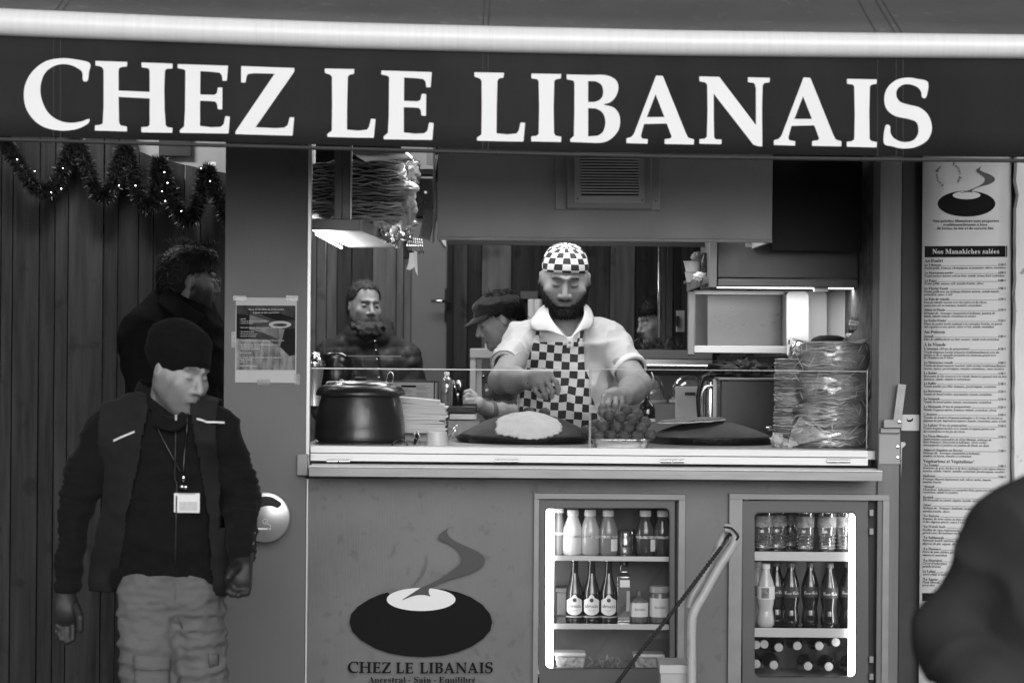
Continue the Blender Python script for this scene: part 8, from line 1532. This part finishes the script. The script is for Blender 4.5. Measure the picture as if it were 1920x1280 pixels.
M('dark_cap', .028, .85, var=.3, vs=30, bump=.002, bs=35, sheen=.2)
F = SDF(wo_ - .2, wo_ + .2, .004); T_ = lambda *p: wo_ + wR @ (np.array(p) * s)
F.ell(T_(0, .018, .066), np.array((.090, .108, .050)) * s, wR @ rot(0, -12), .02); F.ell(T_(0, .01, .045), np.array((.082, .104, .045)) * s, wR, .02); F.ell(T_(0, .0, .0), np.array((.09, .13, .042)) * s, wR, .006, 's')
v, q = F.mesh(); v = folds(v, q, .006, (14, 14, 30), 9, .002); qobj('baker_cap', v, q, MATS['dark_cap'], wm)
A = []
for i in range(21):
    a = math.radians(-155 + 130 * i / 20); A.append([tuple(T_(.082 * math.cos(a) * (1 + .02 * t), (.10 + .055 * t * max(0, -math.sin(a))) * math.sin(a), .046 - .020 * t)) for t in np.linspace(0, 1, 6)])
obj('cap_peak', G().grid(np.array(A)), MATS['dark_cap'], wm, smooth=True, solid=.004)
F = SDF(W(860, 870, 1.25), W(1110, 640, 2.05), .006)
F.cap(W(962, 675, 1.7), W(985, 790, 1.68), .075, .12, .05); F.chain([W(985, 700, 1.62), W(985, 780, 1.56), W(928, 770, 1.43)], [.06, .05, .036], .03); F.ell(W(990, 840, 1.7), (.13, .12, .16), k=.05)
v, q = F.mesh(); v = folds(v, q, .012, (9, 9, 18), 6, .003); qobj('dark_jacket', v, q, M('dark_jacket', .03, .85, var=.15), wm)
c = W(925, 771, 1.42); d = W(940, 771, 1.45) - W(915, 770, 1.4); d /= np.linalg.norm(d); g = G(); g.tube([tuple(c + d * t) for t in (-.028, -.02, 0, .02, .028)], [.034, .038, .038, .039, .036], 20); obj('rolled_cuff', g, M('cuff_w', .14, .85, var=.2, vs=40, st=(1, 1, 1)), wm, smooth=True)
F = SDF((c[0] - .1, 1.5, .15), (c[0] + .32, 1.95, 1.25), .01); F.ell((c[0] + .1, 1.7, 1.1), (.13, .12, .15), k=.05)
for d in (-1, 1): F.chain([(c[0] + .1 + d * .07, 1.7, 1.05), (c[0] + .1 + d * .07, 1.7, .27)], [.085, .055], .04)
v, q = F.mesh(); qobj('trousers', v, q, MATS['cook_trousers'], wm)
o = obj('dark_card', None or G().add([P(841, 738, 1.33), P(856, 727, 1.33), P(876, 741, 1.34), P(866, 752, 1.34)], [(0, 1, 2, 3)]), MATS['steel_dark'], solid=.004); tag(o, 'small dark card held in the woman fingers', 'card')

# ------------------------------------------------------------ the customer in the puffer jacket
po_ = W(684, 575, 3.9); pR = rot(24, 2, 2); s = .95
pm = thing('person', 'grey haired man in a dark puffer jacket waiting behind the glass', 'person', tuple(W(690, 900, 3.9) * [1, 1, 0] + [0, 0, .2]))
F = SDF(po_ - [.16, .17, .24], po_ + [.16, .17, .18], .0045); head(F, po_, pR, s, neck=.055, nk=po_ + [.0, .03, -.2]); v, q = F.mesh(); v = relax(v, q, 1, .4); tone = face_tone(v, po_, pR, s, .36, brow=.6, stub=.3, hair_c=.12, open_=1); qobj('body', v, q, MATS['skin'], pm, tone)
hairshell('hair', po_, pR, s, MATS['hair_grey'], pm, .007, lambda l: (l[:, 2] > np.interp(l[:, 1], [-.08, -.045, -.015, .03, .08], [.105, .088, .025, -.02, -.05]) + .010 * vn(l * 70, 2)), 5, amp=.008, h=.0045, sc=(90, 22, 90))
M('puffer', .045, .5, var=.2, vs=20); M('scarf', .05, .9, var=.6, vs=25, bump=.006, bs=30)
F = SDF((po_[0] - .36, 3.55, .9), (po_[0] + .36, 4.3, po_[2] - .06), .008)
S1, S2 = W(632, 668, 3.95), W(752, 676, 3.95); NC = W(692, 640, 3.95)
F.cap(NC, S1, .08, .09, .05); F.cap(NC, S2, .08, .09, .05); F.cap(W(690, 640, 3.93), W(695, 760, 3.9), .12, .19, .06); F.ell(W(695, 720, 3.92), (.19, .14, .25), k=.05)
F.chain([S1, W(615, 760, 3.9), W(640, 840, 3.75)], [.09, .075, .06], .04); F.chain([S2, W(778, 745, 3.9), W(765, 840, 3.78)], [.09, .078, .06], .04)
F.chain([W(660, 618, 3.95), W(668, 632, 3.84), W(690, 640, 3.8), W(712, 632, 3.84), W(722, 612, 3.95), W(700, 606, 4.05), W(672, 606, 4.05), W(660, 618, 3.95)], [.032] * 8, .02)
v, q = F.mesh(); n = normals(v, q); quilt = np.abs(np.sin(v[:, 2] * 62 + .6 * vn(v * 8, 2))) ** .5; v = v + n * (.005 * quilt - .003 + .008 * vn(v * 16, 3) + .004 * vn(v * 40, 4))[:, None]; qobj('puffer_jacket', v, q, MATS['puffer'], pm)
for i in range(6): obj('snap', G().ball(P(703 + i * 2.0, 640 + i * 17, 3.72), .006, 8), MATS['chrome'], pm, smooth=True)
A = [[tuple(W(704 + i * 2.0 + d, 645 + i * 10, 3.735 - .002 * i)) for d in (-3, 3)] for i in range(12)]; obj('jacket_flap', G().grid(np.array(A)), MATS['black'], pm, solid=.004)
F = SDF(po_ + [-.14, -.2, -.3], po_ + [.16, .15, -.08], .006); F.chain([W(672, 612, 3.85), W(690, 622, 3.78), W(708, 616, 3.82)], [.035, .036, .034], .02); v, q = F.mesh(); v = folds(v, q, .012, (30, 30, 40), 3, .004); qobj('scarf', v, q, MATS['scarf'], pm)
F = SDF((po_[0] - .2, 3.7, .15), (po_[0] + .25, 4.1, 1.1), .012)
for d in (-1, 1): F.chain([(po_[0] + .02 + d * .09, 3.9, 1.0), (po_[0] + .02 + d * .09, 3.9, .26)], [.09, .06], .04)
v, q = F.mesh(); qobj('trousers', v, q, MATS['cook_trousers'], pm)
# far worker behind the garnish
fo = W(1229, 602, 3.9); fR = rot(-65, 15, 0); fw = thing('person', 'out of focus dark haired worker bending behind the display counter', 'person', tuple(W(1225, 900, 3.9) * [1, 1, 0] + [0, 0, .2]))
F = SDF(fo - [.16, .17, .9], fo + [.25, .3, .18], .008); head(F, fo, fR, .9, nk=fo + [.03, .03, -.2]); v, q = F.mesh(); qobj('body', v, q, MATS['skin'], fw, face_tone(v, fo, fR, .9, .4))
hairshell('hair', fo, fR, .9, MATS['hair_dark'], fw, .012, lambda l: (l[:, 2] > .05 - 1.2 * np.maximum(0, l[:, 1] + .04)) & (l[:, 1] > -.085), 6, h=.006)
F = SDF(fo + [-.3, -.25, -1.5], fo + [.3, .3, -.1], .012); F.cap(fo + [.03, .05, -.22], fo + [.04, .05, -.6], .09, .16, .05); F.chain([fo + [.04, .05, -.6], fo + [.04, .05, -1.35]], [.15, .09], .05); v, q = F.mesh(); qobj('jacket', v, q, MATS['dark_jacket'], fw)

# ------------------------------------------------------------ the man in the dark coat by the plank wall
ko = W(357, 527, .5); kR = rot(108, 4, 0); s = .87
km = thing('person', 'dark haired man with glasses and a turned up black coat collar, seen from behind', 'person', tuple(W(340, 900, .5) * [1, 1, 0] + [0, 0, .2]))
F = SDF(ko - [.16, .17, .2], ko + [.16, .17, .18], .0035); head(F, ko, kR, s, neck=.05, nk=ko + [-.02, .0, -.17]); v, q = F.mesh(); v = relax(v, q, 1, .4); qobj('body', v, q, MATS['skin'], km, face_tone(v, ko, kR, s, .17, stub=1.0, hair_c=.015))
def ext(F, T_): F.ell(T_(0, -.05, .10), np.array((.06, .05, .030)) * s, kR, .03); F.ell(T_(0, .07, .0), np.array((.062, .045, .07)) * s, kR, .03)
hairshell('hair', ko, kR, s, MATS['hair_dark'], km, .010, lambda l: (l[:, 2] > np.interp(l[:, 1], [-.09, -.05, -.02, .015, .04, .09], [.045, .04, .032, .022, -.055, -.075]) + .008 * vn(l * 60, 2)) & ~((np.abs(l[:, 0]) > .055) & (np.hypot(l[:, 1] - .012, l[:, 2] + .004) < .027)), 7, amp=.009, sc=(90, 20, 90), extra=ext)
g = G(); r = random.Random(9)
for i in range(70):
    b0 = ko + kR @ (np.array((r.uniform(-.05, .05), r.uniform(-.09, .09), .14)) * s); d = np.array((r.uniform(-1, 1), r.uniform(-.6, .6), r.uniform(-.1, .7))) * .03; g.tube([tuple(b0), tuple(b0 + d * .6 + [0, 0, .012]), tuple(b0 + d * 1.3 - [0, 0, .01])], [.0012, .001, .0004], 4)
obj('stray_hair', g, MATS['hair_dark'], km, kind='stuff')
for d in (-1, 1):
    c = ko + kR @ (np.array((d * .032, -.108, -.001)) * s); u = kR @ np.array([1, 0, 0]); g = G(); g.tube([tuple(c + u * .021 * math.cos(a) + np.array([0, 0, .018 * math.sin(a)])) for a in np.linspace(0, 2 * math.pi, 20)[:-1]], .0012, 6, closed=True); g.tube([tuple(ko + kR @ (np.array(p) * s)) for p in ((d * .053, -.105, .008), (d * .074, -.07, .008), (d * .081, .01, .006))], .0012, 6); obj('glasses', g, MATS['steel_dark'], km, smooth=True)
M('black_coat', .005, .95, var=.3, vs=60, spec=.15, bump=.001, bs=300)
F = SDF((ko[0] - .36, .15, .2), (ko[0] + .34, .95, ko[2] - .02), .008)
F.cap(W(335, 580, .52), W(285, 625, .5), .085, .10, .05); F.cap(W(340, 580, .55), W(375, 640, .62), .08, .09, .05); F.cap(W(333, 640, .54), W(340, 860, .52), .15, .17, .06); F.cap(W(340, 860, .52), W(340, 860, .52) * [1, 1, 0] + [0, 0, .75], .17, .19, .06)
F.chain([W(280, 640, .45), W(283, 760, .42), W(320, 870, .35)], [.10, .075, .06], .04); F.chain([W(386, 650, .7), W(405, 760, .65), W(400, 880, .5)], [.08, .065, .055], .04)
for d in (-1, 1): F.chain([W(340 + d * 45, 900, .52), W(340 + d * 45, 900, .52) * [1, 1, 0] + [0, 0, .27]], [.09, .06], .04); b_ = W(340 + d * 45, 900, .52) * [1, 1, 0]; F.cap(b_ + [0, .0, .25], b_ + [.14, 0, .24], .05, .04, .03)
v, q = F.mesh(); v = folds(v, q, .012, (8, 8, 12), 5, .004, (30, 30, 30)); qobj('black_coat', v, q, MATS['black_coat'], km)
ribbon('collar', [(303, 524, .56), (312, 534, .46), (330, 552, .40), (352, 573, .38), (383, 592, .44)], [(292, 562, .58), (298, 570, .42), (318, 586, .36), (345, 606, .34), (372, 612, .42)], MATS['black_coat'], km, solid=.008)
ribbon('collar', [(303, 524, .56), (330, 530, .66), (360, 550, .68), (380, 570, .62), (384, 592, .50)], [(296, 560, .6), (330, 570, .7), (365, 590, .72), (385, 600, .66), (380, 612, .5)], MATS['black_coat'], km, solid=.008)

# ------------------------------------------------------------ the man in the beanie, walking past
mo = W(336, 697, -1.1); mR = rot(50, 17, 4); s = .88
mm_ = thing('person', 'man in a black beanie and open work vest walking past with a lanyard badge', 'person', tuple(W(320, 900, -1.08) * [1, 1, 0]))
F = SDF(W(70, 1250, -1.42), W(505, 590, -.8), .0038); head(F, mo, mR, s, neck=.056, fat=.006, nk=W(312, 790, -1.05), nose=1.5)
SL, SR = W(207, 812, -1.05), W(400, 808, -1.10); EL, ER = W(128, 955, -1.08), W(455, 935, -1.02); WL, WR = W(120, 1108, -1.16), W(460, 1048, -1.2)
F.cap(W(312, 790, -1.05), SL, .05, .05, .04); F.cap(W(312, 790, -1.05), SR, .05, .05, .04); F.ell(W(312, 900, -1.06), (.12, .08, .16), k=.04)
F.chain([SL, EL, WL], [.045, .038, .026], .02); F.chain([SR, ER, WR], [.045, .038, .027], .02)
F.chain([WL, W(120, 1130, -1.17), W(122, 1150, -1.17)], [.027, .034, .036], .015, fl=((0, 1, 0), 1.3)); F.cap(W(106, 1140, -1.17), W(138, 1148, -1.18), .024, .022, .02)
fingers(F, [([(100, 1150, -1.17), (98, 1170, -1.18), (104, 1184, -1.19)], .0098), ([(112, 1156, -1.17), (111, 1180, -1.18), (114, 1198, -1.19)], .0102), ([(124, 1158, -1.17), (124, 1184, -1.18), (126, 1203, -1.19)], .0102), ([(136, 1154, -1.17), (137, 1178, -1.18), (136, 1198, -1.19)], .0098), ([(142, 1136, -1.19), (150, 1158, -1.21), (150, 1180, -1.21)], .0115)], k=.003)
F.chain([WR, W(457, 1068, -1.22), W(452, 1088, -1.23)], [.028, .036, .036], .015, fl=((0, 1, 0), 1.25)); F.cap(W(440, 1078, -1.23), W(468, 1086, -1.22), .024, .022, .02)
fingers(F, [([(470, 1088, -1.22), (470, 1104, -1.24), (462, 1112, -1.25)], .0098), ([(460, 1096, -1.23), (457, 1110, -1.25), (447, 1115, -1.26)], .0102), ([(450, 1098, -1.23), (444, 1112, -1.25), (434, 1113, -1.26)], .0102), ([(442, 1094, -1.23), (434, 1104, -1.25), (429, 1108, -1.26)], .011), ([(445, 1062, -1.25), (434, 1072, -1.28), (428, 1082, -1.29)], .0112)], k=.003)
v, q = F.mesh(); v = relax(v, q, 3, .5); tone = face_tone(v, mo, mR, s, .31, stub=.6, brow=.8, hair_c=.08); pz = pix(v); glove = (pz[:, 1] > 1030); tone = np.where(glove, .022 * (1 + .2 * vn(v * 80)), tone); qobj('body', v, q, MATS['skin'], mm_, tone)
# beanie
M('beanie', .006, .95, var=.2, vs=60, sheen=.02, spec=.15, bump=.0015, bs=260)
F = SDF(mo - .19, mo + .2, .004); T_ = lambda *p: mo + mR @ (np.array(p) * s)
F.ell(T_(0, .022, .045), np.array((.086, .107, .085)) * s, mR, .02); F.ell(T_(0, .035, .088), np.array((.078, .092, .066)) * s, mR, .05); F.ell(T_(0, -.01, -.090), np.array((.15, .16, .092)) * s, mR @ rot(0, -8), .008, 's')
v, q = F.mesh(); v = folds(v, q, .006, (12, 12, 25), 11, .0015, (60, 60, 60)); qobj('beanie', v, q, MATS['beanie'], mm_)
# fleece jacket
M('fleece', .008, .95, var=.2, vs=40, sheen=.03, spec=.2, bump=.0015, bs=90, bst=(1, 1, 2.5)); M('vest', .016, .9, var=.15, vs=20, sheen=.03, spec=.25, bump=.001, bs=60)
F = SDF(W(75, 1125, -1.4), W(505, 712, -.72), .0055)
def torso(F, g_):
    F.cap(W(312, 788, -1.04), SL, .068 + g_, .066 + g_, .04); F.cap(W(312, 788, -1.04), SR, .068 + g_, .066 + g_, .04); F.ell(W(310, 880, -1.05), (.150 + g_, .115 + g_, .20), k=.05); F.ell(W(315, 1000, -1.06), (.136 + g_, .118 + g_, .17), k=.05)
torso(F, 0); F.chain([SL, EL, WL * .93 + EL * .07], [.064, .054, .040], .025); F.chain([SR, ER, WR * .95 + ER * .05], [.062, .053, .040], .025); F.chain([W(300, 742, -1.03), W(308, 790, -1.04)], [.066, .08], .02); F.cap(W(240, 1078, -1.06), W(392, 1082, -1.06), .055, .055, .05)
v, q = F.mesh(); px_ = pix(v); armm = np.clip((np.maximum(170 - px_[:, 0], px_[:, 0] - 430)) / 40, 0, 1) * (px_[:, 1] > 850); n = normals(v, q)
v = v + n * (armm * .0022 * np.sin(v[:, 2] * 300 + 5 * vn(v * 18, 2)) + .0)[:, None]; v = folds(v, q, .010, (10, 10, 20), 13, .002, (50, 50, 50))
c_ = v[q].mean(1); lz = hloc(c_, mo, mR, s); q = q[~((np.linalg.norm((c_ - W(303, 735, -1.03))[:, :2], axis=1) < .06) & (c_[:, 2] > W(300, 742, -1.)[2]))]
qobj('fleece_jacket', v, q, MATS['fleece'], mm_, solid=.003)
VF = F
ribbon('collar', [(278, 742, -.98), (280, 752, -1.08), (292, 768, -1.13), (318, 782, -1.16), (334, 778, -1.16), (346, 764, -1.12), (350, 748, -1.02)], [(272, 776, -.98), (276, 786, -1.1), (292, 800, -1.16), (320, 808, -1.18), (338, 804, -1.18), (352, 790, -1.15), (358, 776, -1.02)], MATS['fleece'], mm_, solid=.006)
g = G(); zp_ = [W(330 - (y - 785) * .02 + (4 if y > 900 else 0), y, VF.onfront(330, y, -1.17, 0)[1] - .011) for y in range(800, 1075, 12)]; g.tube([tuple(p) for p in zp_], .002, 6); obj('zip', g, M('zip_m', .02, .4), mm_, smooth=True)
obj('zip_pull', G().pbox(328, 777, 332, 788, -1.20, .004), MATS['cap_grey'], mm_, bevel=.001)
# vest
F = SDF(W(120, 1135, -1.42), W(455, 740, -.7), .0055); torso(F, .016); F.cap(W(235, 1000, -1.04), W(195, 1085, -1.02), .07, .055, .05); F.cap(W(395, 950, -1.06), W(412, 1085, -1.08), .055, .045, .05); F.cap(W(312, 820, -1.0), W(315, 1060, -1.0), .13, .14, .05)
v, q = F.mesh(); q = cut(v, q, [(268, 700), (278, 770), (262, 850), (245, 930), (232, 990), (222, 1060), (216, 1200), (404, 1200), (396, 1060), (392, 980), (384, 920), (372, 850), (360, 790), (352, 700)], -1.0)
c_ = v[q].mean(1)
for s_, dx in ((SL, -1), (SR, 1)): q_ = ((c_[:, 0] - s_[0]) * dx > .018 - .0 * 1) & (c_[:, 2] > W(300, 985, -1.05)[2]) ; q = q[~q_]; c_ = c_[~q_]
q_ = (np.linalg.norm((c_ - W(310, 760, -1.02))[:, :2], axis=1) < .07) & (c_[:, 2] > W(300, 785, -1.)[2]); q = q[~q_]
v = folds(v, q, .012, (9, 9, 10), 17, .003, (40, 40, 40)); qobj('vest', v, q, MATS['vest'], mm_, solid=.005)
M('reflective', .75, .4)
for pts in ([(213, 826), (226, 820), (240, 814), (252, 809)], [(369, 785), (378, 787), (388, 791), (405, 791), (421, 792)]):
    A = [[tuple(F.onfront(x, y + d, -1.18, .016)) for d in (-1.8, 1.8)] for x, y in pts]; obj('reflective_strip', G().grid(np.array(A)), MATS['reflective'], mm_, solid=.002)
g = G()
for pts in ([(282, 768), (300, 812), (320, 850), (343, 893)], [(352, 775), (350, 812), (346, 850), (343, 893)]): g.tube([tuple(VF.onfront(x, y, -1.17, .014)) for x, y in catmull(pts, 3, False)], .003, 6)
lan = obj('lanyard', g, MATS['black_gloss'], mm_, smooth=True)
fb = VF.onfront(350, 940, -1.17, 0)[1] - .022
obj('clip', G().ball(P(344, 896, fb), (.005, .004, .009), 10).ball(P(341, 912, fb), (.007, .004, .005), 10).ball(P(348, 913, fb), (.006, .004, .006), 10), MATS['chrome'], mm_, smooth=True)
bd = obj('badge', G().pbox(326, 924, 374.5, 961, fb, .004), M('badge_m', .78, .35), mm_, bevel=.0015); obj('badge_print', G().pbox(336, 940, 370, 957, fb - .001, .001), M('badge_p', .55, .5, var=.2, vs=200, st=(3, 1, .2)), bd); obj('badge_slot', G().pbox(334, 924, 366, 926.5, fb - .001, .001), MATS['cap_grey'], bd)
# trousers and shoes
M('cargo', .13, .85, var=.10, vs=10, bump=.002, bs=25)
F = SDF(W(205, 1100, -1.3) * [1, 1, 0] + [0, 0, .0], W(440, 1050, -.85), .0065)
hp = W(315, 1090, -1.05); F.ell(hp + [0, 0, -.0], (.135, .105, .10), k=.05)
LK, RK = W(282, 1290, -1.10), W(375, 1290, -1.02); F.chain([W(272, 1120, -1.06), LK, LK * [1, 1, 0] + [-.01, .02, .10]], [.088, .070, .062], .03); F.chain([W(362, 1120, -1.05), RK, RK * [1, 1, 0] + [.01, .10, .10]], [.082, .066, .060], .03)
v, q = F.mesh(); v = folds(v, q, .013, (9, 9, 24), 21, .003, (55, 55, 80)); v = folds(v, q, .006, (22, 22, 50), 31); qobj('cargo_trousers', v, q, MATS['cargo'], mm_)
TF = F
A = [[tuple(TF.onfront(x, y, -1.16, .014)) for y in (1228, 1236, 1246, 1256)] for x in np.linspace(250, 320, 10)]; obj('pocket_flap', G().grid(np.array(A)), MATS['cargo'], mm_, smooth=True, solid=.006)
A = [[tuple(TF.onfront(x, y, -1.16, .009)) for y in np.linspace(1256, 1330, 6)] for x in np.linspace(252, 318, 10)]; obj('pocket', G().grid(np.array(A)), MATS['cargo'], mm_, smooth=True, solid=.006)
A = [[tuple(TF.onfront(x, y, -1.16, .010)) for y in (1225, 1236, 1250)] for x in np.linspace(392, 409, 5)]; obj('pocket_flap', G().grid(np.array(A)), MATS['cargo'], mm_, smooth=True, solid=.006)
g = G(); g.tube([tuple(TF.onfront(x, y, -1.16, .010)) for x, y in ((327, 1092), (328, 1120), (332, 1150), (342, 1178))], .002, 6); obj('fly_seam', g, MATS['cargo'], mm_, smooth=True)
for b_, dy in ((LK * [1, 1, 0] + [-.01, .02, 0], 0), (RK * [1, 1, 0] + [.01, .10, 0], 0)):
    F = SDF(b_ - [.08, .26, .01], b_ + [.08, .12, .16], .006); F.cap(b_ + [0, .03, .045], b_ + [.01, -.17, .038], .042, .040, .03); F.cap(b_ + [0, .02, .05], b_ + [0, .01, .11], .045, .045, .03); v, q = F.mesh(); v[:, 2] = np.maximum(v[:, 2], .002); qobj('shoe', v, q, MATS['rubber'], mm_)

# ------------------------------------------------------------ the passer-by close to the camera, seen from behind at the right edge
fp = thing('person', 'blurred person in a dark coat cut by the right edge, arm bent to the pocket', 'person', tuple(W(2050, 1200, -4.0) * [1, 1, 0]))
M('coat_fg', .05, .95, spec=.2, var=.15, vs=10)
ho = W(2110, 640, -3.95); F = SDF(ho - [.2, .2, .25], ho + [.2, .2, .2], .008); head(F, ho, rot(175, 0), 1.0, nk=ho + [0, 0, -.2]); v, q = F.mesh(); qobj('body', v, q, MATS['skin'], fp, face_tone(v, ho, rot(175, 0), 1.0, .35)); hairshell('hair', ho, rot(175, 0), 1.0, MATS['hair_dark'], fp, .012, lambda l: l[:, 2] > .05 - .9 * np.maximum(0, l[:, 1] + .06), 4, h=.008)
F = SDF(W(1640, 1600, -4.3), W(2500, 830, -3.4), .009); a_ = W(2105, 900, -3.95)
S1, S2 = W(1925, 1005, -3.95), W(2300, 1000, -3.95); F.cap(a_, S1, .085, .075, .06); F.cap(a_, S2, .085, .075, .06); F.cap(W(2060, 1080, -3.95), W(2080, 1700, -3.95), .165, .18, .05); F.cap(W(1990, 1150, -3.95), W(2000, 1600, -3.95), .11, .13, .05)
F.chain([S1, W(1785, 1192, -3.9)], [.078, .060], .03); F.chain([W(1785, 1192, -3.9), W(1850, 1300, -4.02), W(1960, 1330, -4.05)], [.060, .052, .045], .03); F.chain([S2, W(2400, 1220, -3.95), W(2350, 1450, -4.0)], [.075, .06, .05], .03)
v, q = F.mesh(); v = folds(v, q, .014, (7, 7, 12), 25, .002, (22, 22, 30)); qobj('dark_coat', v, q, MATS['coat_fg'], fp)
b0 = W(2080, 1700, -3.95); F = SDF(b0 * [1, 1, 0] + [-.3, -.3, 0], b0 + [.3, .3, .02], .0102); F.cap(b0 + [0, 0, .05], b0 * [1, 1, 0] + [0, 0, .75], .17, .18, .05)
for d in (-1, 1): F.chain([b0 * [1, 1, 0] + [d * .09, 0, .75], b0 * [1, 1, 0] + [d * .09, 0, .1]], [.09, .06], .03); F.cap(b0 * [1, 1, 0] + [d * .09, 0, .06], b0 * [1, 1, 0] + [d * .09, .14, .05], .05, .04, .03)
v, q = F.mesh(); qobj('trousers', v, q, MATS['cook_trousers'], fp)
